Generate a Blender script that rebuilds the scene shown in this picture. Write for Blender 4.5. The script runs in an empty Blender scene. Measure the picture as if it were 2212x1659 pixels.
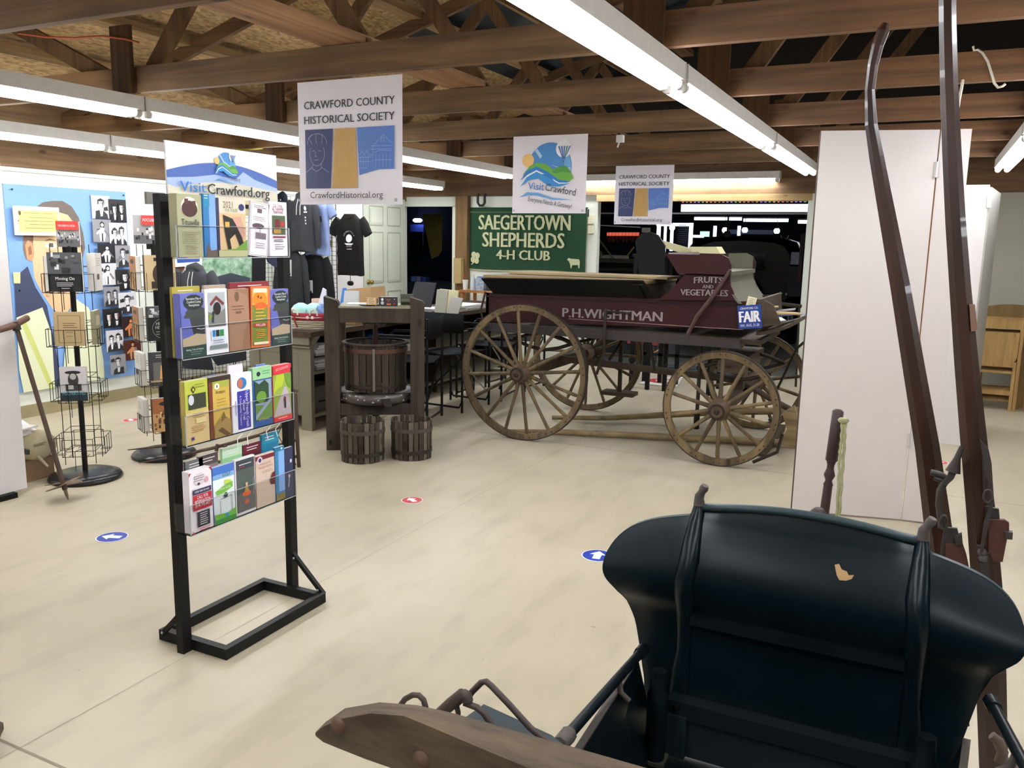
import bpy, math, random
from mathutils import Matrix, Vector, Quaternion
random.seed(7)
SC = bpy.context.scene
COL = SC.collection
PI = math.pi
# ---------------------------------------------------------------- camera
RT = Vector((0.8970142, 0.4416441, 0.0177787))
UP = Vector((-0.0907353, 0.1446260, 0.9853174))
FW = Vector((-0.4325884, 0.8854568, -0.1698043))
FPX = 1800.0; PCX = 1106.0; PCY = 829.5
CP = Vector((0, 0, 1.5))
cd = bpy.data.cameras.new('camera'); cam = bpy.data.objects.new('camera', cd); COL.objects.link(cam)
cd.sensor_fit = 'HORIZONTAL'; cd.sensor_width = 36.0; cd.lens = FPX / 2212 * 36.0
cd.clip_start = .02; cd.clip_end = 100
m3 = Matrix((RT, UP, -FW)).transposed()
cam.matrix_world = Matrix.Translation(CP) @ m3.to_4x4()
SC.camera = cam
SC.view_settings.view_transform = 'Standard'; SC.view_settings.look = 'None'
SC.view_settings.gamma = 1.0; SC.view_settings.use_curve_mapping = False
SC.view_settings.exposure = 1.68
TUBE_E = 10.0          # fluorescent tube radiance
w = bpy.data.worlds.new('world'); SC.world = w; w.use_nodes = True
w.node_tree.nodes['Background'].inputs[0].default_value = (.75, .85, 1, 1)
w.node_tree.nodes['Background'].inputs[1].default_value = .02

# ---------------------------------------------------------------- measuring helpers
def ray(x, y): return (RT * (x - PCX) - UP * (y - PCY)) / FPX + FW
def onz(x, y, z=0.0):
    d = ray(x, y); return CP + d * ((z - 1.5) / d.z)
def ony(x, y, Y):
    d = ray(x, y); return CP + d * (Y / d.y)
def onx(x, y, X):
    d = ray(x, y); return CP + d * (X / d.x)
def onp(x, y, p, n):
    d = ray(x, y); p = Vector(p); n = Vector(n); return CP + d * ((p - CP).dot(n) / d.dot(n))

# ---------------------------------------------------------------- materials
def lin(h):
    h = h.lstrip('#'); c = [int(h[i:i+2], 16) / 255 for i in (0, 2, 4)]
    return tuple(x / 12.92 if x <= .04045 else ((x + .055) / 1.055) ** 2.4 for x in c) + (1,)
MC = {}
def nn(nt, t, **k):
    n = nt.nodes.new(t)
    for a, b in k.items(): setattr(n, a, b)
    return n
def mat(col, rough=.6, metal=0.0, var=0.0, scale=8.0, bump=0.0, spec=.4, stretch=None, col2=None, coat=0.0):
    key = (col, rough, metal, var, scale, bump, spec, stretch, col2, coat)
    if key in MC: return MC[key]
    m = bpy.data.materials.new('m_' + col); m.use_nodes = True; nt = m.node_tree
    b = nt.nodes['Principled BSDF']; c = lin(col)
    b.inputs['Base Color'].default_value = c; b.inputs['Roughness'].default_value = rough
    b.inputs['Metallic'].default_value = metal; b.inputs['Specular IOR Level'].default_value = spec
    b.inputs['Coat Weight'].default_value = coat
    if var or bump or col2:
        tc = nn(nt, 'ShaderNodeTexCoord'); mp = nn(nt, 'ShaderNodeMapping')
        s = stretch or (1, 1, 1); mp.inputs['Scale'].default_value = s
        nt.links.new(tc.outputs['Object'], mp.inputs[0])
        no = nn(nt, 'ShaderNodeTexNoise'); no.inputs['Scale'].default_value = scale; no.inputs['Detail'].default_value = 6; no.inputs['Roughness'].default_value = .65
        nt.links.new(mp.outputs[0], no.inputs['Vector'])
        r = nn(nt, 'ShaderNodeValToRGB'); r.color_ramp.elements[0].position = .3; r.color_ramp.elements[1].position = .72
        c2 = lin(col2) if col2 else tuple(min(1, x * (1 + var)) for x in c[:3]) + (1,)
        c1 = c if col2 else tuple(x * (1 - var) for x in c[:3]) + (1,)
        r.color_ramp.elements[0].color = c1; r.color_ramp.elements[1].color = c2
        nt.links.new(no.outputs[0], r.inputs[0]); nt.links.new(r.outputs[0], b.inputs['Base Color'])
        if bump:
            bp = nn(nt, 'ShaderNodeBump'); bp.inputs['Strength'].default_value = bump; bp.inputs['Distance'].default_value = .01
            nt.links.new(no.outputs[0], bp.inputs['Height']); nt.links.new(bp.outputs[0], b.inputs['Normal'])
    MC[key] = m; return m
def wood(c1, c2, ax=0, rough=.65, scale=14, bump=.25):
    key = ('w', c1, c2, ax, rough, scale, bump)
    if key in MC: return MC[key]
    m = bpy.data.materials.new('m_wood'); m.use_nodes = True; nt = m.node_tree; b = nt.nodes['Principled BSDF']; L = nt.links.new
    tc = nn(nt, 'ShaderNodeTexCoord'); s = [22.0 * scale / 14] * 3; s[ax] = 1.1
    def noise(sv, sc, d):
        mp = nn(nt, 'ShaderNodeMapping'); mp.inputs['Scale'].default_value = sv; L(tc.outputs['Object'], mp.inputs[0])
        n = nn(nt, 'ShaderNodeTexNoise'); n.inputs['Scale'].default_value = sc; n.inputs['Detail'].default_value = d; n.inputs['Distortion'].default_value = .6; L(mp.outputs[0], n.inputs[0]); return n
    n1 = noise(s, 1.0, 6); n2 = noise((1.3, 1.3, 1.3), 1.0, 3)
    r = nn(nt, 'ShaderNodeValToRGB'); r.color_ramp.elements[0].position = .32; r.color_ramp.elements[1].position = .68; r.color_ramp.elements[0].color = lin(c1); r.color_ramp.elements[1].color = lin(c2)
    L(n1.outputs[0], r.inputs[0])
    r2 = nn(nt, 'ShaderNodeValToRGB'); r2.color_ramp.elements[0].position = .3; r2.color_ramp.elements[1].position = .7; r2.color_ramp.elements[0].color = (.72, .68, .66, 1); r2.color_ramp.elements[1].color = (1.12, 1.1, 1.05, 1)
    L(n2.outputs[0], r2.inputs[0]); mx = nn(nt, 'ShaderNodeMix', data_type='RGBA', blend_type='MULTIPLY'); mx.inputs[0].default_value = 1; L(r.outputs[0], mx.inputs[6]); L(r2.outputs[0], mx.inputs[7])
    # knots
    mp = nn(nt, 'ShaderNodeMapping'); sv = [7.0, 7.0, 7.0]; sv[ax] = 3.2; mp.inputs['Scale'].default_value = sv; L(tc.outputs['Object'], mp.inputs[0])
    v = nn(nt, 'ShaderNodeTexVoronoi'); v.inputs['Scale'].default_value = 1; L(mp.outputs[0], v.inputs[0])
    r3 = nn(nt, 'ShaderNodeValToRGB'); r3.color_ramp.elements[0].position = .06; r3.color_ramp.elements[1].position = .15; r3.color_ramp.elements[0].color = (.38, .3, .26, 1); r3.color_ramp.elements[1].color = (1, 1, 1, 1)
    L(v.outputs['Distance'], r3.inputs[0]); m2 = nn(nt, 'ShaderNodeMix', data_type='RGBA', blend_type='MULTIPLY'); m2.inputs[0].default_value = .9; L(mx.outputs[2], m2.inputs[6]); L(r3.outputs[0], m2.inputs[7]); L(m2.outputs[2], b.inputs['Base Color'])
    b.inputs['Roughness'].default_value = rough; b.inputs['Specular IOR Level'].default_value = .3
    bp = nn(nt, 'ShaderNodeBump'); bp.inputs['Strength'].default_value = bump; bp.inputs['Distance'].default_value = .004; L(n1.outputs[0], bp.inputs['Height']); L(bp.outputs[0], b.inputs['Normal'])
    MC[key] = m; return m
def emis(col, s):
    key = ('e', col, s)
    if key in MC: return MC[key]
    m = bpy.data.materials.new('m_glow'); m.use_nodes = True; nt = m.node_tree
    b = nt.nodes['Principled BSDF']; b.inputs['Base Color'].default_value = (.8, .8, .8, 1)
    b.inputs['Emission Color'].default_value = lin(col); b.inputs['Emission Strength'].default_value = s
    MC[key] = m; return m
def acrylic():
    if 'acr' in MC: return MC['acr']
    m = bpy.data.materials.new('m_acrylic'); m.use_nodes = True; nt = m.node_tree
    nt.nodes.remove(nt.nodes['Principled BSDF'])
    t = nn(nt, 'ShaderNodeBsdfTransparent'); t.inputs[0].default_value = (.985, .988, .99, 1)
    g = nn(nt, 'ShaderNodeBsdfGlossy'); g.inputs['Roughness'].default_value = .08
    f = nn(nt, 'ShaderNodeFresnel'); f.inputs[0].default_value = 1.18
    x = nn(nt, 'ShaderNodeMixShader'); nt.links.new(f.outputs[0], x.inputs[0]); nt.links.new(t.outputs[0], x.inputs[1]); nt.links.new(g.outputs[0], x.inputs[2])
    nt.links.new(x.outputs[0], nt.nodes['Material Output'].inputs[0]); MC['acr'] = m; return m
def concrete():
    m = bpy.data.materials.new('m_concrete'); m.use_nodes = True; nt = m.node_tree; b = nt.nodes['Principled BSDF']
    tc = nn(nt, 'ShaderNodeTexCoord'); L = nt.links.new
    def noise(s, d=5, sx=1, sy=1):
        mp = nn(nt, 'ShaderNodeMapping'); mp.inputs['Scale'].default_value = (sx, sy, 1); L(tc.outputs['Object'], mp.inputs[0])
        n = nn(nt, 'ShaderNodeTexNoise'); n.inputs['Scale'].default_value = s; n.inputs['Detail'].default_value = d; L(mp.outputs[0], n.inputs[0]); return n
    n1 = noise(.7, 6); n2 = noise(5, 8, 1.6, .5); n3 = noise(30, 3)
    r1 = nn(nt, 'ShaderNodeValToRGB'); r1.color_ramp.elements[0].position = .3; r1.color_ramp.elements[1].position = .7
    r1.color_ramp.elements[0].color = lin('a89d85'); r1.color_ramp.elements[1].color = lin('c4b8a0'); L(n1.outputs[0], r1.inputs[0])
    r2 = nn(nt, 'ShaderNodeValToRGB'); r2.color_ramp.elements[0].position = .28; r2.color_ramp.elements[1].position = .5
    r2.color_ramp.elements[0].color = (.42, .42, .40, 1); r2.color_ramp.elements[1].color = (1, 1, 1, 1); L(n2.outputs[0], r2.inputs[0])
    mx = nn(nt, 'ShaderNodeMix', data_type='RGBA', blend_type='MULTIPLY'); mx.inputs[0].default_value = .24
    L(r1.outputs[0], mx.inputs[6]); L(r2.outputs[0], mx.inputs[7])
    r3 = nn(nt, 'ShaderNodeValToRGB'); r3.color_ramp.elements[0].position = .24; r3.color_ramp.elements[1].position = .27
    r3.color_ramp.elements[0].color = (.45, .42, .38, 1); r3.color_ramp.elements[1].color = (1, 1, 1, 1); L(n3.outputs[0], r3.inputs[0])
    mx2 = nn(nt, 'ShaderNodeMix', data_type='RGBA', blend_type='MULTIPLY'); mx2.inputs[0].default_value = .6
    L(mx.outputs[2], mx2.inputs[6]); L(r3.outputs[0], mx2.inputs[7]); L(mx2.outputs[2], b.inputs['Base Color'])
    b.inputs['Roughness'].default_value = .42; b.inputs['Specular IOR Level'].default_value = .35
    return m
def osb():
    m = bpy.data.materials.new('m_osb'); m.use_nodes = True; nt = m.node_tree; b = nt.nodes['Principled BSDF']; L = nt.links.new
    tc = nn(nt, 'ShaderNodeTexCoord'); mp = nn(nt, 'ShaderNodeMapping'); mp.inputs['Scale'].default_value = (1, .35, 1); mp.inputs['Rotation'].default_value = (0, 0, .5)
    L(tc.outputs['Object'], mp.inputs[0]); v = nn(nt, 'ShaderNodeTexVoronoi'); v.inputs['Scale'].default_value = 62; L(mp.outputs[0], v.inputs[0])
    r = nn(nt, 'ShaderNodeValToRGB'); r.color_ramp.elements[0].color = lin('94774f'); r.color_ramp.elements[1].color = lin('cfae7c')
    sp = nn(nt, 'ShaderNodeSeparateColor'); L(v.outputs['Color'], sp.inputs[0]); L(sp.outputs[0], r.inputs[0]); L(r.outputs[0], b.inputs['Base Color'])
    b.inputs['Roughness'].default_value = .75
    return m

# ---------------------------------------------------------------- mesh builder
def V(*a): return Vector(a)
class MB:
    def __init__(s): s.v = []; s.f = []; s.m = []; s.ms = []; s.sm = []
    def mi(s, m):
        if m not in s.ms: s.ms.append(m)
        return s.ms.index(m)
    def add(s, vs, fs, m, smooth=False, T=None):
        o = len(s.v)
        for p in vs: s.v.append((T @ Vector(p)) if T else Vector(p))
        k = s.mi(m)
        for f in fs: s.f.append([i + o for i in f]); s.m.append(k); s.sm.append(smooth)
        return s
    def box(s, a, b, m, T=None):
        x0, y0, z0 = a; x1, y1, z1 = b
        vs = [(x0,y0,z0),(x1,y0,z0),(x1,y1,z0),(x0,y1,z0),(x0,y0,z1),(x1,y0,z1),(x1,y1,z1),(x0,y1,z1)]
        return s.add(vs, [(0,3,2,1),(4,5,6,7),(0,1,5,4),(1,2,6,5),(2,3,7,6),(3,0,4,7)], m, T=T)
    def cbox(s, c, d, m, T=None): return s.box([c[i]-d[i]/2 for i in range(3)], [c[i]+d[i]/2 for i in range(3)], m, T)
    def bevbox(s, c, d, r, m, T=None):
        # box with chamfered edges: three loops
        x, y, z = [q/2 for q in d]; r = min(r, x*.9, y*.9, z*.9); rings = []
        for zz, k in ((-z, r), (-z+r, 0), (z-r, 0), (z, r)):
            X, Y = x-k, y-k; rr = r if k == 0 else r*.4
            rings.append([V(c[0]+a, c[1]+b, c[2]+zz) for a, b in ((-X+rr,-Y),(X-rr,-Y),(X,-Y+rr),(X,Y-rr),(X-rr,Y),(-X+rr,Y),(-X,Y-rr),(-X,-Y+rr))])
        return s.loft(rings, m, T=T, smooth=False)
    def poly(s, pts, m, T=None, smooth=False): return s.add(pts, [list(range(len(pts)))], m, smooth, T)
    def loft(s, rings, m, cap=True, closed=True, smooth=True, T=None):
        n = len(rings[0]); vs = [p for r in rings for p in r]; fs = []
        for i in range(len(rings)-1):
            for j in range(n if closed else n-1):
                k = (j+1) % n; fs.append((i*n+j, i*n+k, (i+1)*n+k, (i+1)*n+j))
        s.add(vs, fs, m, smooth, T)
        if cap and closed: s.add(rings[0], [list(range(n))[::-1]], m, False, T); s.add(rings[-1], [list(range(n))], m, False, T)
        return s
    def tube(s, pts, r, m, seg=8, cap=True, flat=1.0, T=None, smooth=True, up=None):
        pts = [Vector(p) for p in pts]; n = len(pts); rs = r if isinstance(r, (list, tuple)) else [r]*n
        rings = []; prev = None
        for i in range(n):
            t = (pts[min(i+1, n-1)] - pts[max(i-1, 0)]).normalized()
            if prev is None:
                a = Vector(up) if up else (V(0,0,1) if abs(t.z) < .9 else V(1,0,0)); u = (a - t*a.dot(t)).normalized()
            else: u = (prev - t*prev.dot(t)).normalized()
            prev = u; w2 = t.cross(u)
            rings.append([pts[i] + u*(math.cos(2*PI*j/seg + (PI/seg if seg == 4 else 0))*rs[i]) + w2*(math.sin(2*PI*j/seg + (PI/seg if seg == 4 else 0))*rs[i]*flat) for j in range(seg)])
        return s.loft(rings, m, cap, True, smooth and seg > 4, T)
    def lathe(s, prof, m, c=(0,0,0), ax=(0,0,1), seg=24, cap=True, smooth=True, T=None):
        q = V(0,0,1).rotation_difference(Vector(ax)); c = Vector(c)
        rings = [[c + q @ V(r*math.cos(2*PI*j/seg), r*math.sin(2*PI*j/seg), z) for j in range(seg)] for r, z in prof]
        return s.loft(rings, m, cap, True, smooth, T)
    def prism(s, pts, d, m, T=None):
        # polygon pts (3-D) extruded by vector d
        d = Vector(d); a = [Vector(p) for p in pts]; b = [p + d for p in a]; n = len(a)
        nrm = V(0,0,0)
        for i in range(n): nrm += a[i].cross(a[(i+1) % n])
        if nrm.dot(d) > 0: a, b = b, a
        s.add(a, [list(range(n))], m, False, T); s.add(b, [list(range(n))[::-1]], m, False, T)
        s.add(a + b, [(i, i+n, (i+1) % n + n, (i+1) % n) for i in range(n)], m, False, T); return s
    def sphere(s, c, r, m, seg=12, T=None, sc=(1,1,1)):
        rings = []
        for i in range(1, seg//2):
            a = PI*i/(seg//2); rings.append([V(c[0]+sc[0]*r*math.sin(a)*math.cos(2*PI*j/seg), c[1]+sc[1]*r*math.sin(a)*math.sin(2*PI*j/seg), c[2]-sc[2]*r*math.cos(a)) for j in range(seg)])
        return s.loft(rings, m, True, True, True, T)
    def mesh(s, name, inv=None):
        me = bpy.data.meshes.new(name)
        me.from_pydata([(inv @ p) if inv else p for p in s.v], [], s.f)
        for m in s.ms: me.materials.append(m)
        me.polygons.foreach_set('material_index', s.m); me.polygons.foreach_set('use_smooth', s.sm); me.update()
        return me
RM = {}
def put(name, mb, parent=None, label=None, local=False):
    """link one mesh object; vertices are world positions unless local, re-expressed in the parent's frame"""
    inv = None if (local or parent is None) else RM[parent.name].inverted()
    o = bpy.data.objects.new(name, mb.mesh(name, inv)); COL.objects.link(o)
    if parent: o.parent = parent; RM[o.name] = RM[parent.name]
    if label: o['label'] = label
    return o
def thing(name, label, cat, loc=(0,0,0), rz=0.0, group=None):
    o = bpy.data.objects.new(name, None); COL.objects.link(o); o.empty_display_size = .05
    o.location = loc; o.rotation_euler = (0, 0, rz); RM[o.name] = Matrix.Translation(loc) @ Matrix.Rotation(rz, 4, 'Z')
    o['label'] = label; o['category'] = cat
    if group: o['group'] = group
    return o
def solo(name, mb, label, cat, group=None, kind=None):
    """a thing that is one mesh, its origin at its base"""
    xs = [p.x for p in mb.v]; ys = [p.y for p in mb.v]; zs = [p.z for p in mb.v]
    c = V((min(xs)+max(xs))/2, (min(ys)+max(ys))/2, min(zs))
    o = bpy.data.objects.new(name, mb.mesh(name, Matrix.Translation(-c))); COL.objects.link(o); o.location = c
    RM[o.name] = Matrix.Translation(c)
    o['label'] = label; o['category'] = cat
    if group: o['group'] = group
    if kind: o['kind'] = kind
    return o
def struct(name, mb, parent=None):
    o = bpy.data.objects.new(name, mb.mesh(name)); COL.objects.link(o); RM[o.name] = Matrix.Identity(4)
    if parent: o.parent = parent
    else: o['kind'] = 'structure'
    return o
def dup(root, loc, rz, label, group=None, name=None):
    r = root.copy(); COL.objects.link(r); r.location = loc; r.rotation_euler = (0, 0, rz); r['label'] = label
    if group: r['group'] = group
    RM[r.name] = Matrix.Translation(loc) @ Matrix.Rotation(rz, 4, 'Z')
    for ch in list(root.children):
        c = ch.copy(); COL.objects.link(c); c.parent = r
        for g in list(ch.children):
            d = g.copy(); COL.objects.link(d); d.parent = c
    return r

# ---------------------------------------------------------------- lettering and printed faces
TXT = {}
def text2d(t):
    if t in TXT: return TXT[t]
    cu = bpy.data.curves.new('t', 'FONT'); cu.body = t; cu.resolution_u = 2; cu.fill_mode = 'FRONT'
    o = bpy.data.objects.new('t', cu); COL.objects.link(o)
    dg = bpy.context.evaluated_depsgraph_get(); me = bpy.data.meshes.new_from_object(o.evaluated_get(dg))
    vs = [(v.co.x, v.co.y) for v in me.vertices]; fs = [list(p.vertices) for p in me.polygons]
    bpy.data.objects.remove(o); bpy.data.curves.remove(cu); bpy.data.meshes.remove(me)
    x0 = min(v[0] for v in vs); x1 = max(v[0] for v in vs)
    TXT[t] = ([(x - x0, y) for x, y in vs], fs, x1 - x0); return TXT[t]
class Face:
    """draws flat print on a surface: origin lower left, u to the right, v up, unit plane scaled to metres"""
    def __init__(s, mb, o, u, v, w=1.0, h=1.0, fn=None):
        s.mb = mb; s.o = Vector(o); s.w = w; s.h = h
        s.u = Vector(u).normalized(); s.vv = Vector(v).normalized(); s.n = s.u.cross(s.vv); s.k = 1; s.fn = fn
    def P(s, x, y, k=None):
        return s.o + s.u*(x*s.w) + s.vv*(y*s.h) + s.n*((s.k if k is None else k)*.0005 + (s.fn(x, y) if s.fn else 0))
    def poly(s, pts, m):
        s.mb.poly([s.P(x, y) for x, y in pts], m); s.k += 1
    def rect(s, x0, y0, x1, y1, m): s.poly([(x0,y0),(x1,y0),(x1,y1),(x0,y1)], m)
    def ell(s, cx, cy, rx, ry, m, n=20): s.poly([(cx+rx*math.cos(2*PI*i/n), cy+ry*math.sin(2*PI*i/n)) for i in range(n)], m)
    def line(s, pts, wd, m):
        # thin strokes, wd in units of width
        for i in range(len(pts)-1):
            (x0,y0),(x1,y1) = pts[i], pts[i+1]; dx, dy = (x1-x0)*s.w, (y1-y0)*s.h; L = math.hypot(dx, dy) or 1e-6
            nx, ny = -dy/L*wd*.5/s.w, dx/L*wd*.5/s.h
            s.mb.poly([s.P(x0-nx,y0-ny), s.P(x1-nx,y1-ny), s.P(x1+nx,y1+ny), s.P(x0+nx,y0+ny)], m)
        s.k += 1
    def text(s, t, x, y, h, m, w=None, al='c', rot=0.0, curve=None, bold=0):
        vs, fs, L = text2d(t); sc = h / .69; sx = sc if w is None else w / L   # h, w in metres; x, y in face units
        ca, sa = math.cos(rot), math.sin(rot); out = []
        off = {'c': -L*sx/2, 'l': 0, 'r': -L*sx}[al]
        copies = [0] if not bold else [-bold, bold]
        for bo in copies:
            out = []
            for a, b in vs:
                p = a*sx + off + bo; q = b*sc
                if curve: q += curve(p)
                X = x*s.w + p*ca - q*sa; Y = y*s.h + p*sa + q*ca
                out.append(s.P(X/s.w, Y/s.h))
            s.mb.add(out, fs, m); s.k += 1
    def lines(s, x0, y0, x1, n, dy, hh, m, jit=.25):
        for i in range(n):
            e = x1 - random.random()*jit*(x1-x0); s.rect(x0, y0 - i*dy, e, y0 - i*dy + hh, m); s.k -= 1
        s.k += 1
INK = mat('26262c', .6); WHT = mat('f1eef0', .5); PAPER = mat('e9e6e2', .6)
# ================================================================ STRUCTURE
BROWN = wood('5e4b36', '86694b', 0, .75); BROWN2 = wood('5f4835', '8b664a', 0, .75); DKWOOD = wood('453323', '65492f', 2, .8)
WALLW = mat('e4e6da', .65, 0, .03, 3); WALLG = mat('aaa798', .7, 0, .04, 3)
FL = MB(); FL.box((-6.7, -4, -.1), (7, 9.9, 0), concrete()); floor = struct('floor', FL)
crk = mat('8d816b', .8)
j = MB()
for a, b, wd in (((-2.262, -2), (-2.27, 9.7), .006), ((-6.4, 1.40), (6, 1.33), .009), ((-6.4, 5.72), (2, 5.6), .006)):
    j.poly([(a[0]-wd*.5, a[1]-wd*.5, .0008), (b[0]+wd*.5, a[1]-wd*.5 if abs(a[0]-b[0])<1 else b[1]-wd*.5, .0008), (b[0]+wd*.5, b[1]+wd*.5, .0008), (a[0]-wd*.5, b[1]+wd*.5 if abs(a[0]-b[0])<1 else a[1]+wd*.5, .0008)], crk)
struct('control_joint', j, floor)
FL2 = MB(); FL2.box((-6.7, 9.9, -.1), (4, 22, -.005), mat('77756c', .5, 0, .18, 2.5)); struct('floor_garage', FL2)
wl = MB(); wl.box((-6.6, -4, 0), (-6.5, 9.9, 2.0), WALLW)
struct('wall_left', wl)
tb = MB(); tb.box((-6.56, -4, 2.0), (-6.44, 9.8, 2.56), wood('5e4b36', '86694b', 1, .75)); tb.box((-6.5, -4, 1.965), (-6.475, 9.78, 2.0), WALLW)
struct('trim_1', tb)
bb = MB(); bb.box((-6.5, -4, 0), (-6.478, 8.6, .1), mat('9c8f6c', .7, 0, .1, 6)); struct('baseboard_left', bb)
WB = mat('dfe3d6', .65, 0, .03, 3)
wb = MB()
wb.box((-5.66, 9.8, 0), (-3.66, 9.9, 2.06), WB); wb.box((-1.17, 9.8, 0), (7, 9.9, 2.06), WALLG)
wb.box((-6.6, 9.8, 1.93), (-5.66, 9.9, 2.06), WB)
struct('wall_back', wb)
tb = MB(); tb.box((-6.6, 9.74, 2.06), (7, 9.9, 2.5), BROWN)
tb.box((-3.66, 9.735, 1.985), (-1.17, 9.9, 2.06), wood('a08860', 'b89c70', 0)); struct('trim_2', tb)
tb = MB()
for x0, x1 in ((-6.5, -6.46), (-5.70, -5.64)): tb.box((x0, 9.77, 0), (x1, 9.8, 1.94), WB)
tb.box((-6.5, 9.77, 1.93), (-5.64, 9.8, 1.96), WB); struct('trim_3', tb)
tb = MB(); tb.box((-1.21, 9.74, 0), (-1.10, 9.8, 2.06), WB); struct('trim_4', tb)
tb = MB(); tb.box((-5.62, 9.71, 0), (-5.44, 9.8, 2.06), wood('6f5739', '8a6c48', 2)); struct('trim_5', tb)
wr = MB(); wr.box((7, -4, 0), (7.1, 9.9, 3.0), WALLG); struct('wall_right', wr)
wf = MB(); wf.box((-6.6, -4.1, 0), (7, -4, 4.6), WALLG); struct('wall_front', wf)
# roof: two slopes, sheathing then metal
def zr(x): return 2.50 + .30*(x + 6.6) if x < .5 else 4.63 - .30*(x - .5)
OSB = osb(); METAL = mat('3c4248', .45, .6, .1, 4); METAL2 = mat('565d62', .45, .5, .1, 4)
ce = MB()
def slab(x0, x1, y0, y1, m, n=1):
    ce.box((0, 0, 0), (1, 1, 1), m, T=Matrix(((x1-x0, 0, 0, x0), (0, y1-y0, 0, y0), (zr(x1)-zr(x0), 0, .03, zr(x0)), (0, 0, 0, 1))))
slab(-6.7, -1.5, -4, 6.4, OSB); slab(-1.5, .5, -4, 3.3, OSB)
slab(-6.7, -4.2, 6.4, 9.9, OSB); slab(-4.2, -1.5, 6.4, 9.9, METAL); slab(-1.5, .5, 3.3, 9.9, METAL); slab(.5, 7.1, -4, 9.9, METAL)
for k in range(52):     # ribs of the metal sheets
    x = -1.4 + k*.16
    if x < 6.9: 
        y0 = 3.3 if x < .5 else -4
        ce.box((0, 0, 0), (1, 1, 1), METAL2, T=Matrix(((.03, 0, 0, x), (0, 9.9-y0, 0, y0), (zr(x+.03)-zr(x), 0, .02, zr(x)-.02), (0, 0, 0, 1))))
ceiling = struct('ceiling', ce)
pu = MB()
for i, x in enumerate((-6.3, -5.7, -5.1, -4.5, -3.9, -3.3, -2.7, -2.1, -1.5, -.9, -.3, .3, 1.2, 2.1, 3.0, 4, 5, 6)):
    pu.box((x, -3.9, zr(x)-.09), (x+.14, 9.75, zr(x)-.03), wood('7a6040', 'a3835a', 1, .8))
struct('purlins', pu, ceiling)
g = MB(); g.box((-6.6, 9.82, 2.5), (7, 9.86, 4.7), mat('2c2622', .9)); struct('wall_gable', g)
# ---- roof trusses
ZC = 2.285
def chord(x0, x1): return MB().box((x0, -.022, ZC), (x1, .022, ZC+.14), BROWN if x0 < -2 else BROWN2)
tr = thing('roof_truss', 't', 'roof truss', (0, 0, 0))
put('bottom_chord', MB().box((-6.5, -.022, ZC), (-4.1, .022, ZC+.14), wood('75563b', '8f6f4c', 0)), tr, local=True)
put('bottom_chord', MB().box((-4.08, -.022, ZC), (-1.1, .022, ZC+.14), BROWN), tr, local=True)
put('bottom_chord', MB().box((-1.08, -.022, ZC), (6.9, .022, ZC+.14), BROWN2), tr, local=True)
for sx in (0, 1):
    r = MB(); a, b = ((-6.5, .5), (6.9, .5))[sx]; za, zb = zr(a)-.10, zr(b)-.10
    if sx: a, b, za, zb = b, a, zb, za
    r.prism([(a, -.02, za-.1), (b, -.02, zb-.1), (b, -.02, zb), (a, -.02, za)], (0, .04, 0), wood('5d4630', '7d6040', 0, .8)); put('rafter', r, tr, local=True)
for xn, wd in ((-4.17, .15), (-1.12, .17), (1.95, .17), (4.6, .17)):
    put('gusset', MB().box((xn-wd/2, -.05, ZC-.005), (xn+wd/2, -.022, ZC+.36), DKWOOD), tr, local=True)
def web(x0, z0, x1, z1, wd=.09):
    dx, dz = x1-x0, z1-z0; L = math.hypot(dx, dz); nx, nz = -dz/L*wd/2, dx/L*wd/2
    m = MB().prism([(x0-nx, .022, z0-nz), (x1-nx, .022, z1-nz), (x1+nx, .022, z1+nz), (x0+nx, .022, z0+nz)], (0, .04, 0), wood('574029', '7c5f3f', 2, .8))
    put('web', m, tr, local=True)
for a in ((-4.22, 2.32, -5.25, 2.78), (-4.1, 2.32, -3.2, 3.32), (-1.2, 2.32, -3.1, 3.35), (-2.55, 2.40, -3.2, 3.3), (-1.0, 2.32, .4, 4.3), (1.9, 2.32, .6, 4.4), (2.0, 2.32, 3.4, 3.6), (4.6, 2.32, 3.5, 3.5), (4.7, 2.3, 5.9, 2.9)): web(*a)
TY = [2.25 + 1.24*k for k in range(6)]; ordn = ['nearest', 'second', 'third', 'fourth', 'fifth', 'sixth']
tr.location = (0, TY[0], 0); RM[tr.name] = Matrix.Translation((0, TY[0], 0))
tr['label'] = 'timber roof truss nearest to the viewer, cutting the top left corner'; tr['group'] = 'roof trusses'
lab = ['', 'second roof truss from the viewer, its chord holding the larger society banner', 'third roof truss from the viewer, behind the larger society banner',
       'fourth roof truss from the viewer, passing over the left banner with the hills', 'fifth roof truss from the viewer, just past the hills banner', 'sixth roof truss, farthest one before the back wall header']
for k in range(1, 6): dup(tr, (0, TY[k], 0), 0, lab[k], 'roof trusses')
# flat lateral boards lying on the chords
for i, (x, lb) in enumerate(((-2.78, 'wide flat board laid along the chords left of the large society banner'), (2.9, 'flat brace board laid along the chords at the far right'))):
    m = MB().box((x, -1.5, ZC+.145), (x+.24, 8.6, ZC+.185), wood('7f5f45', 'ab8462', 1)); solo('ceiling_brace', m, lb, 'brace', 'ceiling braces')

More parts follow.
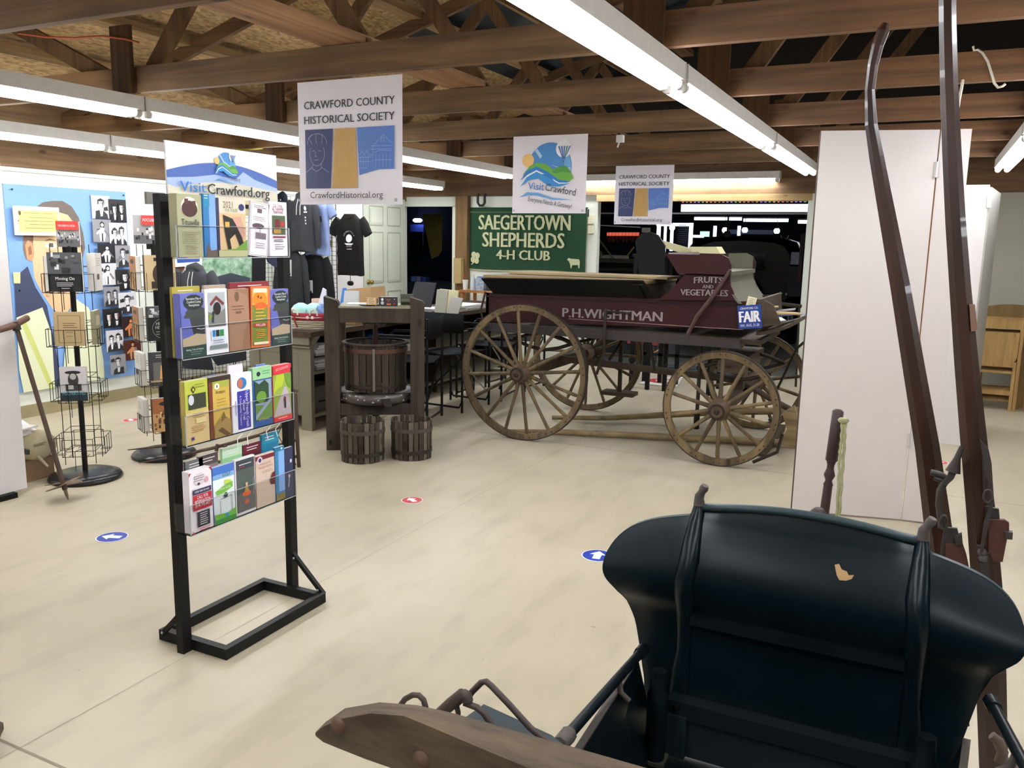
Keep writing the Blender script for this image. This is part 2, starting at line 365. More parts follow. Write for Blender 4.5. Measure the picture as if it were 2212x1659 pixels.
# ================================================================ STRIP LIGHTS
HOUS = mat('d8d3cc', .45, 0, .06, 20); GLOW = emis('f6faff', TUBE_E); CAP = mat('c9c6c0', .4)
def strip(n, zt, L=2.44, wd=.125):
    """a lamp along local +y from 0 to L; tube undersides at zt"""
    t = thing('strip_light', 'x', 'strip light')
    hz = .075
    h = MB(); h.prism([(-wd/2, .01, zt+.035), (wd/2, .01, zt+.035), (wd/2, .01, zt+.035+hz), (-wd/2, .01, zt+.035+hz)], (0, L-.02, 0), HOUS)
    h.box((-wd/2-.001, .0, zt+.03), (wd/2+.001, .012, zt+.037+hz), CAP); h.box((-wd/2-.001, L-.012, zt+.03), (wd/2+.001, L, zt+.037+hz), CAP)
    put('housing', h, t, local=True)
    xs = (-.036, .036)
    for x in xs:
        put('tube', MB().tube([(x, .05, zt+.016), (x, L-.05, zt+.016)], .0215, GLOW, 10), t, 'lit white tube', local=True)
        for y in (.030, L-.030):
            m = MB(); m.box((x-.016, y-.014, zt+.004), (x+.016, y+.014, zt+.05), CAP); m.tube([(x, y-.018, zt+.017), (x, y+.018, zt+.017)], .0235, CAP, 10); put('socket', m, t, local=True)
    return t
def row(base, X, ys, labels, grp):
    for i, (y, lb) in enumerate(zip(ys, labels)):
        if i == 0: base.location = (X, y, 0); base['label'] = lb; base['group'] = grp; RM[base.name] = Matrix.Translation((X, y, 0))
        else: dup(base, (X, y, 0), 0, lb, grp)
row(strip(2, 2.175), -1.09, [6.31, 3.83, 1.36, -1.1, -3.56], ['far double tube strip light of the row right of centre, ending over the wagon', 'middle double tube strip light of the row right of centre', 'nearest double tube strip light right of centre, leaving the top of the picture', 'strip light overhead, out of view behind the viewer', 'strip light overhead, rearmost behind the viewer'], 'ceiling lights, centre row')
row(strip(1, 2.17), -4.2, [6.01, 3.57, 1.12, -1.33], ['far strip light of the second row from the left, right of the large society banner', 'strip light of the second row from the left, just left of the large society banner', 'strip light of the second row from the left, leaving the left edge', 'strip light of the second row, behind the viewer'], 'ceiling lights, left row')
row(strip(1, 2.115), -5.64, [6.93, 4.48, 2.03], ['far strip light of the row nearest the poster wall, seen past the large banner', 'strip light of the row nearest the poster wall, behind the brochure stand sign', 'strip light nearest the poster wall, at the left edge'], 'ceiling lights, poster wall row')
row(strip(2, 2.175), .53, [6.3, 3.83, 1.36, -1.1], ['strip light at the right edge above the folding chairs', 'strip light right of the viewer, overhead', 'strip light right of the viewer, nearer', 'strip light right of the viewer, behind'], 'ceiling lights, right row')
s = strip(1, 2.185); s.location = (-1.51, 9.675, 0); s.rotation_euler = (0, 0, PI/2); s['label'] = 'crosswise strip light on the far header above the wide doorway'; RM[s.name] = Matrix.Translation((-1.51, 9.675, 0)) @ Matrix.Rotation(PI/2, 4, 'Z')
row(strip(2, 2.175), 3.6, [3.83, .2], ['strip light far right, out of the picture', 'strip light far right and behind, out of the picture'], 'ceiling lights, far right row')
# cables
YEL = mat('c3b04a', .6)
def cable(pts, r, m, lb, nm='cable', cat='cable'):
    solo(nm, MB().tube(pts, r, m, 6), lb, cat)
cable([(-6.2+.3*i, 7.17+.0*i, 2.50-.012*math.sin(i*1.3)) for i in range(28)], .005, YEL, 'thin yellow cable stapled along a far roof chord')
cable([(-6.3, 5.9, 2.28), (-5.9, 5.9, 2.262), (-5.4, 5.9, 2.27)], .008, YEL, 'short yellow cable under the beam near the poster wall')
cable([(-5.0, 5.93, 2.275), (-4.75, 5.9, 2.255), (-4.5, 5.93, 2.27)], .007, YEL, 'short yellow cable under the beam beside the left light row')
cable([onp(x, y, (0, 3.435, 0), (0, 1, 0)) for x, y in ((40, 72), (100, 80), (160, 82), (220, 78), (270, 84), (300, 92))], .006, mat('b4562c', .6), 'orange cord slung between roof webs at top left')
cable([ony(x, y, 4.702) for x, y in ((2102, 100), (2104, 109), (2112, 107), (2122, 114), (2134, 133), (2142, 160), (2148, 180), (2156, 189), (2166, 186), (2172, 181))], .006, mat('d8cfc0', .5), 'white curled cable hanging under the chord at top right')
cable([ony(x, y, 4.706) for x, y in ((2080, 172), (2078, 185), (2072, 215), (2066, 255), (2062, 270))], .007, mat('d8cfc0', .5), 'short white cable dropping behind the tall curved shaft')
hk = MB().tube([ony(x, y, 9.72) for x, y in ((1032, 418), (1032, 438), (1036, 444), (1043, 444), (1047, 438), (1047, 418))], .017, mat('2b2b2a', .6), 8); solo('hook', hk, 'dark U-shaped hook hanging above the green club banner', 'hook')
cl = MB(); c = ony(1340, 300, 5.93); cl.cbox(c, (.05, .04, .05), CAP); cl.tube([c, c+V(-.02, 0, -.06)], .006, CAP, 6); solo('socket_outlet', cl, 'small pale pull switch on the chord right of the hills banner', 'switch')
# ================================================================ DELIVERY WAGON
WH = wood('5a4d3a', '857354', 2, .7, 10); WHD = wood('4a3f30', '746248', 2, .7, 10); MAR = mat('351518', .5, 0, .12, 5, .05, .25); MARD = mat('281013', .55, 0, .12, 6, 0, .25)
IRON = mat('3b332c', .6, .5, .15, 12); BLK = mat('0b0b0b', .5, 0, 0, 8, 0, .25); BLKW = mat('0e0d0d', .55, 0, .2, 6, 0, .25); CREAM = mat('5a5848', .6, 0, .1, 5); OLDW = wood('3f342a', '5c4e3f', 0, .7)
LETT = mat('8f8284', .6, 0, .12, 30)
wag = thing('delivery_wagon', 'maroon spoke wheeled horse wagon lettered for fruits and vegetables', 'wagon', (-2.0, 6.28, 0))
def wheel(c, R, n, sgn, ph, lb):
    """spoked wheel in the plane Y=const; sgn -1 hub points to the viewer"""
    c = Vector(c)
    rim = MB(); seg = 56; w2 = .021; d = .048
    rings = []
    for i in range(seg):
        a = 2*PI*i/seg; e = V(math.cos(a), 0, math.sin(a)); b = .0022*random.uniform(-1, 1)
        rings.append([c+e*(R-.006)+V(0,-w2,0), c+e*(R-.006)+V(0,w2,0), c+e*(R-d+b)+V(0,w2*.8,0), c+e*(R-d-.004+b)+V(0,0,0), c+e*(R-d+b)+V(0,-w2*.8,0)])
    rings.append(rings[0]); rim.loft(rings, WH, False, True, False)
    for i in range(n*2):       # bolt heads on the felloe
        a = 2*PI*(i//2)/n + ph + (.05 if i % 2 else -.05); e = V(math.cos(a), 0, math.sin(a)); rim.tube([c+e*(R-.022)+V(0,sgn*(w2-.001),0), c+e*(R-.022)+V(0,sgn*(w2+.003),0)], .0055, IRON, 6)
    wo = put('wheel', rim, wag, lb)
    ti = MB(); rr = []
    for i in range(seg+1):
        a = 2*PI*i/seg; e = V(math.cos(a), 0, math.sin(a)); rr.append([c+e*(R-.007)+V(0,-w2-.001,0), c+e*R+V(0,-w2-.001,0), c+e*R+V(0,w2+.001,0), c+e*(R-.007)+V(0,w2+.001,0)])
    ti.loft(rr, IRON, False, True, False); put('iron_tyre', ti, wo)
    hub = MB(); s = sgn
    hub.lathe([(.055, -.09), (.062, -.07), (.078, -.03), (.082, 0), (.078, .03), (.062, .075), (.052, .10), (.050, .115)], mat('5a4736', .55, 0, .2, 14), c, (0, s, 0), 24)
    hub.lathe([(.053, .10), (.055, .117), (.040, .119), (.038, .09)], IRON, c, (0, s, 0), 20); hub.lathe([(.02, .08), (.02, .125), (.012, .13)], IRON, c, (0, s, 0), 10)
    hub.lathe([(.084, -.012), (.086, .0), (.084, .012)], IRON, c, (0, s, 0), 24, False)
    put('hub', hub, wo)
    for i in range(n):
        a = 2*PI*i/n + ph; e = V(math.cos(a), 0, math.sin(a))
        m = MB().tube([c+e*.06+V(0,s*.022,0), c+e*.13+V(0,s*.022,0), c+e*(R*.55)+V(0,s*.016,0), c+e*(R-.07)+V(0,s*.008,0), c+e*(R-.045)], [.017, .015, .0125, .014, .011], WH if i % 3 else WHD, 8, True, 1.0)
        put('spoke', m, wo)
wheel((-2.655, 5.62, .518), .518, 16, -1, .1, 'large rear wheel on the near side')
wheel((-2.655, 6.95, .518), .518, 16, 1, .0, 'large rear wheel on the far side')
wheel((-1.165, 5.62, .397), .397, 14, -1, PI/2, 'small front wheel on the near side')
wheel((-1.165, 6.95, .397), .397, 14, 1, .2, 'small front wheel on the far side')
for x, z in ((-2.655, .518), (-1.165, .397)):
    m = MB().box((x-.035, 5.72, z-.035), (x+.035, 6.85, z+.045), OLDW); m.tube([(x, 5.55, z), (x, 7.02, z)], .022, IRON, 8); put('axle', m, wag)
put('reach_pole', MB().tube([(-2.66, 6.28, .55), (-1.17, 6.28, .50)], .034, OLDW, 4), wag)
put('bolster', MB().box((-1.24, 5.80, .62), (-1.09, 6.76, .70), OLDW).box((-1.2, 6.2, .42), (-1.13, 6.36, .62), OLDW), wag)
for x, z in ((-2.655, .63), (-1.165, .52)):         # elliptic springs
    for y in (5.98, 6.60):
        m = MB()
        for s in (1, -1): m.tube([(x-.26, y, z+.09), (x-.13, y, z+.09+s*.045), (x, y, z+.09+s*.07), (x+.13, y, z+.09+s*.045), (x+.26, y, z+.09)], .014, IRON, 6, True, .9)
        put('spring', m, wag)
# body
def side(y, d):
    m = MB(); m.prism([(-3.10, y, .86), (-1.10, y, .925), (-.97, y, .93), (-.995, y, 1.12), (-1.12, y, 1.115), (-3.10, y, 1.09)], (0, d, 0), MAR)
    return m
sd = side(5.85, .025)
# trim rail and lettering on the near side
sd.prism([(-3.1, 5.843, 1.055), (-1.12, 5.843, 1.085), (-1.12, 5.843, 1.098), (-3.1, 5.843, 1.07)], (0, .01, 0), MARD)
f = Face(sd, (-2.44, 5.848, .935), (1, 0, .012), (0, 0, 1)); f.text('P.H.WIGHTMAN', .0, .0, .068, LETT, .775, 'l', bold=.003)
lt = mat('b9908c', .6)
f.line([(.05, -.012), (.45, -.018), (1.35, -.03)], .003, lt)
put('side_board', sd, wag, 'maroon side board lettered P.H.WIGHTMAN')
put('side_board', side(6.70, .025), wag)
put('tail_board', MB().box((-3.1, 5.85, .86), (-3.075, 6.72, 1.09), MARD), wag)
put('bed', MB().box((-3.1, 5.85, .82), (-.97, 6.72, .855), OLDW).box((-3.12, 5.82, .79), (-1.1, 5.88, .85), mat('37302f', .6, 0, .15, 12)), wag)
# black hinged flap with the boards lying over it
fp = MB(); fp.prism([(-3.09, 5.74, 1.205), (-3.03, 5.84, 1.085), (-1.72, 5.84, 1.108), (-1.79, 5.74, 1.232)], (0, .018, .006), BLKW)
for x in (-2.75, -1.86): fp.prism([(x, 5.733, 1.205), (x+.04, 5.733, 1.205), (x+.07, 5.833, 1.105), (x+.02, 5.833, 1.105)], (0, .01, 0), BLK)
put('side_flap', fp, wag, 'black tilted flap')
cv = MB(); cv.box((-3.08, 5.76, 1.205), (-1.80, 6.70, 1.232), wood('807052', 'a8946e', 0, .7)); cv.box((-3.0, 6.05, 1.236), (-1.7, 6.45, 1.252), wood('9a8868', 'bfae88', 0, .7))
for x in (-3.0, -2.4, -1.85): cv.box((x, 5.87, 1.09), (x+.04, 6.70, 1.205), OLDW)
put('cover_boards', cv, wag)
put('light_strip', MB().box((-2.95, 5.86, 1.088), (-1.9, 5.88, 1.10), mat('cdbd9c', .6)), wag)
# seat riser and seat box
def riser(y, d): return MB().prism([(-1.70, y, 1.10), (-1.60, y, 1.18), (-1.51, y, 1.29), (-1.20, y, 1.30), (-1.19, y, 1.22), (-1.14, y, 1.12)], (0, d, 0), MAR)
r = riser(5.83, .02)
f = Face(r, (-1.47, 5.828, 1.0), (1, 0, .02), (0, 0, 1))
f.text('FRUITS', .125, .232, .043, LETT, .20, curve=lambda p: -.6*p*p, bold=.002); f.text('AND', .125, .193, .024, LETT, .075, bold=.001)
f.text('VEGETABLES', .10, .142, .042, LETT, .33, bold=.002)
put('seat_riser', r, wag, 'maroon riser lettered FRUITS AND VEGETABLES'); put('seat_riser', riser(6.70, .02), wag)
def ssd(y, d):
    return MB().prism([(-1.65, y, 1.425), (-1.56, y, 1.293), (-1.195, y, 1.293), (-1.19, y, 1.36), (-1.215, y, 1.41), (-1.26, y, 1.43), (-1.45, y, 1.425)], (0, d, 0), MAR)
put('seat_side', ssd(5.81, .02), wag)
m = ssd(6.72, .02); m.prism([(-1.40, 6.715, 1.43), (-1.42, 6.715, 1.31), (-1.21, 6.715, 1.31), (-1.21, 6.715, 1.40), (-1.26, 6.715, 1.435)], (0, .004, 0), CREAM); put('seat_side', m, wag)
put('seat_board', MB().box((-1.55, 5.83, 1.285), (-1.19, 6.72, 1.315), CREAM), wag)
put('seat_back', MB().prism([(-1.66, 5.83, 1.425), (-1.57, 5.83, 1.30), (-1.55, 5.83, 1.30), (-1.64, 5.83, 1.435)], (0, .89, 0), MARD), wag)
# front panel under the seat, curved and painted grey-cream
m = MB(); rg = []
for i in range(9):
    t = i/8; z = 1.285 - t*.185; x = -1.20 + .09*t*t
    rg.append([(x, 5.85 - .03*t, z), (x, 6.72 + .05*t, z), (x-.02, 6.72 + .05*t, z), (x-.02, 5.85 - .03*t, z)])
m.loft([[Vector(p) for p in r_] for r_ in rg], CREAM, True, True, False); put('front_panel', m, wag)
put('dash_board', MB().prism([(-.99, 5.84, .93), (-.965, 5.84, .93), (-.985, 5.84, 1.135), (-1.01, 5.84, 1.135)], (0, .9, 0), OLDW).prism([(-.965, 5.84, .95), (-.84, 5.84, .975), (-.90, 5.84, 1.10), (-.96, 5.84, 1.13)], (0, .02, 0), OLDW), wag)
m = MB(); rg = []
for i in range(8):
    t = i/7; x = -1.0 + t*.25; z = .915 + .085*t**1.8
    rg.append([V(x, 5.84, z), V(x, 6.74, z), V(x, 6.74, z-.025), V(x, 5.84, z-.025)])
m.loft(rg, OLDW, True, True, False); put('toe_board', m, wag)
put('brake_lever', MB().tube([(-1.19, 5.79, 1.33), (-1.28, 5.79, 1.17), (-1.40, 5.79, 1.0), (-1.46, 5.79, .87)], [.012, .016, .018, .014], mat('4a3230', .5, 0, .1, 8), 6), wag)
put('brake_rod', MB().tube([(-3.05, 5.80, .72), (-3.12, 5.80, .95), (-3.08, 5.80, 1.10)], .009, IRON, 6), wag)
put('brake_bar', MB().tube([(-2.1, 5.83, .86), (-2.1, 5.83, 1.0), (-1.9, 5.83, .99)], .007, IRON, 6), wag)
put('iron_strap', MB().tube([(-2.08, 5.80, 1.02), (-2.08, 5.80, .70), (-2.15, 5.85, .52)], .011, IRON, 6), wag)
for x0, x1 in ((-2.1, -2.25), (-1.8, -1.78)): put('body_brace', MB().tube([(x0, 6.0, .82), (x1, 6.1, .55)], .012, IRON, 6).tube([(x0, 6.5, .82), (x1, 6.4, .55)], .012, IRON, 6), wag)
put('prop', MB().tube([(-1.40, 5.95, .83), (-1.40, 5.95, .17)], .014, IRON, 6).tube([(-1.40, 5.95, .30), (-1.40, 5.95, .165)], .022, BLK, 6), wag)
put('step_plate', MB().box((-2.35, 6.5, .24), (-2.07, 6.65, .27), OLDW).tube([(-2.2, 6.55, .82), (-2.2, 6.55, .27)], .02, IRON, 4), wag)
put('front_brace', MB().tube([(-1.17, 6.28, .5), (-.95, 6.3, .38), (-.78, 6.32, .30)], .022, OLDW, 6), wag)
# things on the wagon
sg = MB(); a = ony(1596, 711, 5.80); o_ = V(-1.110, 5.795, .928)
sg.box((0, 0, 0), (.155, .004, .16), mat('1f3f8f', .5), T=Matrix.Translation(o_) @ Matrix.Rotation(-.12, 4, 'Y') @ Matrix.Rotation(.0, 4, 'X'))
f = Face(sg, o_ + V(0, -.001, 0), (math.cos(.12), 0, math.sin(.12)), (-math.sin(.12), 0, math.cos(.12)))
f.text('CRAWFORD CO.', .078, .132, .014, WHT, .12); f.text('FAIR', .078, .045, .075, WHT, .135, bold=.004); f.text('AUG. 21-28', .095, .015, .018, WHT, .085); f.lines(.012, .028, .045, 3, .006, .002, WHT)
solo('fair_sign', sg, 'blue county fair sign with white letters leaning on wagon dash', 'sign')
tg = MB(); o_ = V(-1.075, 5.80, 1.088); tg.box((0, 0, 0), (.06, .003, .07), mat('ddd6b4', .6), T=Matrix.Translation(o_) @ Matrix.Rotation(.2, 4, 'Y'))
f = Face(tg, o_ + V(0, -.001, 0), (math.cos(.2), 0, -math.sin(.2)), (math.sin(.2), 0, math.cos(.2))); f.lines(.015, .055, .05, 4, .012, .003, mat('8b8570'))
solo('paper_tag', tg, 'small cream paper tag above the blue fair sign', 'tag')
for i, (x, y, r, c, lb) in enumerate(((-.93, 6.0, .3, 'cfcac0', 'white printed leaflet lying on wagon toe board'), (-.86, 6.25, -.4, '5d8ed8', 'blue and white leaflet at the front of the wagon toe board'), (-.92, 6.5, .1, '51443c', 'brown leaflet at the back of the wagon toe board'))):
    m = MB(); m.cbox((0, 0, 0), (.16, .22, .004), mat(c, .4), T=Matrix.Translation((x, y, .985+.018*i)) @ Matrix.Rotation(r, 4, 'Z') @ Matrix.Rotation(-.15, 4, 'Y'))
    solo('leaflet', m, lb, 'leaflet')
m = MB(); m.tube([V(-.95+.2*math.sin(t*.8), 6.1+.16*math.cos(t*.8), 1.02+.005*t) for t in range(9)], .009, mat('a8906a', .7), 6); solo('rope_coil', m, 'loose loop of tan rope on wagon toe board', 'rope')
# two light boards/boxes behind the seat, and the dark vintage car are built below
for i, (pts, Y, lb) in enumerate(((((1422, 517), (1548, 553), (1520, 562), (1424, 532)), 8.6, 'long cream sheet sloping down behind the wagon seat, on the rack beyond'), (((1487, 533), (1547, 533), (1556, 548), (1500, 550)), 8.3, 'cream lidded box behind the wagon seat'))):
    m = MB().prism([ony(x, y, Y) for x, y in pts], (0, .25 if i else .03, 0), mat('d8d0a2', .6)); solo('cream_box', m, lb, 'box')
sx0, sx1 = ony(1366, 560, 8.2).x, ony(1548, 560, 8.2).x; tb = MB(); tb.box((sx0, 8.2, 1.36), (sx1, 8.75, 1.385), BLKW)
for x in (sx0, ony(1402, 560, 8.2).x, ony(1440, 560, 8.2).x, sx1-.04):
    for y in (8.25, 8.7): tb.box((x, y, 0), (x+.04, y+.04, 1.36), BLK)
for z in (.3, 1.0): tb.box((sx0, 8.7, z), (sx1, 8.72, z+.03), BLK)
solo('display_stand', tb, 'tall thin legged black stand behind the wagon, holding cream sheets', 'stand')
# black shaped board on that stand
m = MB().prism([ony(x, y, 8.15) for x, y in ((1382, 610), (1372, 520), (1385, 505), (1405, 501), (1422, 508), (1436, 530), (1436, 610))], (0, .03, 0), BLK); solo('black_board', m, 'black round-shouldered board standing behind the wagon', 'board')
# floor poles beneath the wagon
PALE = wood('7c6b50', 'a8966f', 0, .7)
cableP = [((-2.83, 5.68, .03), (-2.4, 5.90, .03), (-1.6, 6.15, .035), (-.30, 6.55, .035)), ((-2.72, 6.35, .03), (-2.3, 6.52, .04), (-1.95, 6.68, .07), (-1.4, 6.75, .15), (-.55, 6.95, .22))]
solo('wagon_shaft', MB().tube(cableP[0], [.018, .024, .028, .03], PALE, 8), 'pale round pole on the floor under the wagon, nearer one', 'pole', 'poles on the floor under the wagon')
solo('wagon_shaft', MB().tube(cableP[1], [.018, .022, .026, .03, .03], PALE, 8), 'pale bent pole under the wagon, farther one rising to the right', 'pole', 'poles on the floor under the wagon')
m = MB().box((-.98, 6.0, .02), (-.90, 6.9, .07), OLDW); m.tube([(-.94, 6.1, .05), (-.90, 6.05, .12), (-.86, 6.0, .18), (-.86, 6.0, .26), (-.90, 6.02, .28)], .012, IRON, 6)
m.tube([(-.95, 5.75, .02), (-.80, 5.80, .10), (-.78, 5.85, .22)], .012, IRON, 6); m.prism([(-.86, 6.2, .05), (-.74, 6.2, .05), (-.70, 6.2, .20), (-.76, 6.2, .36), (-.84, 6.2, .30), (-.80, 6.2, .18)], (0, .04, 0), PALE)
solo('whiffletree', m, 'weathered wooden hitch with iron hooks beside front wheel', 'hitch')

# ================================================================ CIDER PRESS
PW = wood('332b24', '4c4239', 2, .75, 10); PWL = wood('3c332c', '5a4e43', 2, .8, 10)
ang = math.radians(32); PB = V(-3.74, 4.66, 0)
pr_ = thing('cider_press', 'old dark wooden cider press with slatted tub between tall posts', 'press', (PB.x, PB.y, 0), ang)
W2 = .685
for x in (.045, W2-.045):
    m = MB(); m.box((x-.05, -.05, 0), (x+.05, .06, 1.05), PW); m.prism([(x-.05, -.05, 1.05), (x+.05, -.05, 1.05), (x+.035, -.05, 1.068), (x-.05, -.05, 1.095)], (0, .11, 0), PW)
    m.box((x-.03, -.052, .04), (x-.012, -.049, .075), BLK); put('post', m, pr_, local=True)
m = MB().box((.09, -.045, .915), (W2-.085, .055, 1.015), PW); put('top_beam', m, pr_, local=True)
put('shelf_top', MB().box((.09, -.05, 1.015), (W2-.09, .30, 1.028), mat('8d8672', .7, 0, .1, 8)), pr_, local=True)
put('rear_frame', MB().box((.02, .34, 0), (.10, .42, .95), PW).box((W2-.1, .34, 0), (W2-.02, .42, .95), PW).box((.05, .33, .33), (W2-.05, .41, .40), PW), pr_, local=True)
put('screw', MB().lathe([(.018, 0), (.018, .45)], mat('3a2724', .5, .4, .1, 30), (.335, .16, .62), seg=10), pr_, local=True)
put('screw_nut', MB().cbox((.335, .05, .905), (.16, .08, .012), IRON).cbox((.27, -.0, .90), (.02, .02, .018), IRON).cbox((.36, 0, .90), (.02, .02, .018), IRON).cbox((.41, 0, .90), (.02, .02, .018), IRON), pr_, local=True)
def slat_tub(mb, c, r0, r1, z0, z1, n, wm, gap=.86, th=.012):
    for i in range(n):
        a = 2*PI*i/n; da = PI/n*gap; m = wm[i % len(wm)]; e = random.uniform(-.004, .004)
        ring = []
        for r, z in ((r0, z0+e), (r1, z1+e)):
            ring.append([V(c[0]+r*math.cos(a-da), c[1]+r*math.sin(a-da), z), V(c[0]+r*math.cos(a+da), c[1]+r*math.sin(a+da), z), V(c[0]+(r-th)*math.cos(a+da), c[1]+(r-th)*math.sin(a+da), z), V(c[0]+(r-th)*math.cos(a-da), c[1]+(r-th)*math.sin(a-da), z)])
        mb.loft(ring, m, True, True, False)
def hoop(mb, c, r, z, h, m, th=.004): mb.lathe([(r+.001, 0), (r+th, 0), (r+th, h), (r+.001, h), (r+.001, 0)], m, (c[0], c[1], z), seg=36, cap=False, smooth=False)
cx_, cy_ = .335, .16; wm = [PW, PWL, PW, wood('302822', '483e35', 2, .8, 10)]
m = MB(); slat_tub(m, (cx_, cy_), .222, .226, .415, .745, 26, wm); put('slatted_tub', m, pr_, local=True)
m = MB(); hoop(m, (cx_, cy_), .228, .695, .03, mat('5a3d33', .6, .3, .1, 20)); hoop(m, (cx_, cy_), .226, .44, .025, IRON); m.lathe([(.228, 0), (.240, .004), (.240, .016), (.216, .018)], PW, (cx_, cy_, .745), seg=36, cap=False); m.box((cx_-.008, cy_-.236, .43), (cx_+.008, cy_-.226, .73), mat('7b736a', .5, .5)); put('hoop', m, pr_, local=True)
m = MB(); m.lathe([(.20, 0), (.27, .0), (.282, .02), (.285, .065), (.265, .075), (.25, .045), (.20, .03)], mat('4a4440', .35, .0, .25, 9, .2, coat=.3), (cx_, cy_, .335), seg=40)
m.prism([(cx_+.04, cy_-.24, .40), (cx_+.11, cy_-.24, .395), (cx_+.13, cy_-.36, .345), (cx_+.08, cy_-.36, .35)], (0, 0, -.012), IRON)
# pale chips of paint on the rim
for i in range(26):
    a = -PI/2 + random.uniform(-1.3, 1.3); z = .335 + random.choice((.02, .035, .06)); r = .2865
    p = [V(cx_+r*math.cos(a+d)*1.0, cy_+r*math.sin(a+d), z+e) for d, e in ((0, 0), (random.uniform(.03, .08), .003), (.05, .008), (.01, .012))]; m.poly(p, mat('b9b3aa', .5))
put('drip_tray', m, pr_, local=True)
m = MB().box((.08, -.04, .255), (W2-.08, .06, .335), PW); m.box((.10, .05, .285), (W2-.10, .36, .335), PW); m.tube([(.36, -.02, .26), (.36, -.02, .20)], .008, IRON, 6); put('lower_beam', m, pr_, local=True)
def bucket(x, y, r, h, lb):
    t = thing('slatted_basket', lb, 'basket', (x, y, 0), random.random(), 'slatted pressing baskets')
    m = MB(); slat_tub(m, (0, 0), r*.97, r, 0, h, 24, [PWL, PW, wood('5a5044', '80746a', 2, .8, 10)], .78, .011); put('staves', m, t, local=True)
    m = MB(); hoop(m, (0, 0), r*.975, h*.16, .026, IRON); hoop(m, (0, 0), r*.995, h*.72, .026, mat('4d443d', .6, .2, .1, 20)); put('hoop', m, t, local=True)
    m = MB(); m.lathe([(r-.014, 0), (r-.014, .01)], PW, (0, 0, .01), seg=24); put('bottom', m, t, local=True)
b1 = onz(772, 1003); b2 = onz(880, 997)
bucket(b1.x-.05, b1.y+.13, .150, .275, 'open slatted wooden basket at the foot of press, left one'); bucket(b2.x-.05, b2.y+.13, .142, .27, 'open slatted wooden basket at the foot of press, right one')
# on top of the press
PMX = Matrix.Translation(PB) @ Matrix.Rotation(ang, 4, 'Z')
def onpress(x, y, z): return PMX @ V(x, y, z)
m = MB(); m.lathe([(.055, 0), (.072, .004), (.075, .008), (.06, .008)], mat('3a2a22', .4), (.30, .05, 1.028), seg=24); m.v = [PMX @ p + V(0, 0, .001) for p in m.v]; solo('dish', m, 'small dark round dish on the press top', 'dish')
m = MB(); m.box((.285, 0, 0), (.355, .012, .058), mat('c9a274', .6)); f = Face(m, (.285, -.001, 0), (1, 0, 0), (0, 0, 1)); f.rect(.008, .006, .062, .052, mat('e0c398')); f.lines(.014, .044, .058, 5, .008, .0025, mat('6c4a30'))
m.v = [PMX @ Matrix.Translation((0, -.01, 1.034)) @ Matrix.Rotation(-.2, 4, 'X') @ p for p in m.v]; solo('small_card', m, 'small tan card standing in the dish on press top', 'card')
m = MB(); m.box((.37, 0, 0), (.50, .07, .062), mat('3b3338', .5)); f = Face(m, (.37, -.001, 0), (1, 0, 0), (0, 0, 1)); f.ell(.025, .045, .008, .010, WHT); f.ell(.025, .02, .011, .012, mat('bcc6d4')); f.text('Thank', .068, .040, .008, mat('d8a05a'), .03); f.text('you', .068, .028, .008, mat('c46f4a')); f.rect(.055, .006, .085, .018, mat('c46f4a')); f.ell(.107, .015, .006, .007, mat('b8404a')); f.ell(.11, .047, .003, .004, WHT)
m.v = [PMX @ Matrix.Translation((0, -.0, 1.030)) @ p for p in m.v]; solo('card_box', m, 'dark box printed with small white figures on press top', 'box')
m = MB(); m.box((.52, .09, 0), (.61, .105, .08), mat('57564d', .6)); m.box((.525, .088, .0), (.61, .09, .045), mat('8a8a72', .6)); m.box((.51, .02, 0), (.61, .09, .004), mat('a9a184', .6)); 
for i in range(6): m.tube([(.53+.013*i, .08, .004), (.53+.013*i, .08, .025)], .004, mat('2b2825'), 6)
m.v = [PMX @ Matrix.Translation((0, 0, 1.028)) @ p for p in m.v]; solo('card_holder', m, 'grey-green card with dark pegs at right end of press top', 'card')
m = MB(); m.box((.14, .1, 0), (.30, .24, .003), WHT); m.v = [PMX @ Matrix.Translation((0, 0, 1.03)) @ p for p in m.v]; solo('paper_sheet', m, 'white sheet of paper lying on press top', 'paper')
# ================================================================ GARAGE BEYOND THE WIDE DOORWAY
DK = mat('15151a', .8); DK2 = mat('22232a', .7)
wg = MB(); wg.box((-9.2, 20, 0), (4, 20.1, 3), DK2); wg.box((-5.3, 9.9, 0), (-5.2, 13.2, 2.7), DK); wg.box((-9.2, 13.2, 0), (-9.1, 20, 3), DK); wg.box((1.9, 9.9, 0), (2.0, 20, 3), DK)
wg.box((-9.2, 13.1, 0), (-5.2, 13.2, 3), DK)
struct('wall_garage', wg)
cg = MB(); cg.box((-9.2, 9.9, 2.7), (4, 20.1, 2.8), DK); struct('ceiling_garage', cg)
# lit fascia with coloured lamps above the doorway
fz0, fz1, fzb, fx0 = ony(1600, 457.5, 10.35).z, ony(1600, 441, 10.35).z, ony(1600, 434, 10.31).z, ony(1471, 450, 10.35).x
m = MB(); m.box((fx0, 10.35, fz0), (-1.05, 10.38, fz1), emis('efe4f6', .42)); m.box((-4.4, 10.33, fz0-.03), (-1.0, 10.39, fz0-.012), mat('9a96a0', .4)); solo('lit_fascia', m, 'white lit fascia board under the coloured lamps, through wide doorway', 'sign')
ORD = ('first second third fourth fifth sixth seventh eighth ninth tenth eleventh twelfth thirteenth fourteenth fifteenth sixteenth seventeenth eighteenth nineteenth twentieth ' + ' '.join('twenty-' + q for q in 'first second third fourth fifth sixth seventh eighth ninth'.split()) + ' thirtieth ' + ' '.join('thirty-' + q for q in 'first second third fourth'.split())).split()
cols = ['d8432e', 'e0b030', '3fae58', '8c5ad0', 'e06a30', '5a3a20']
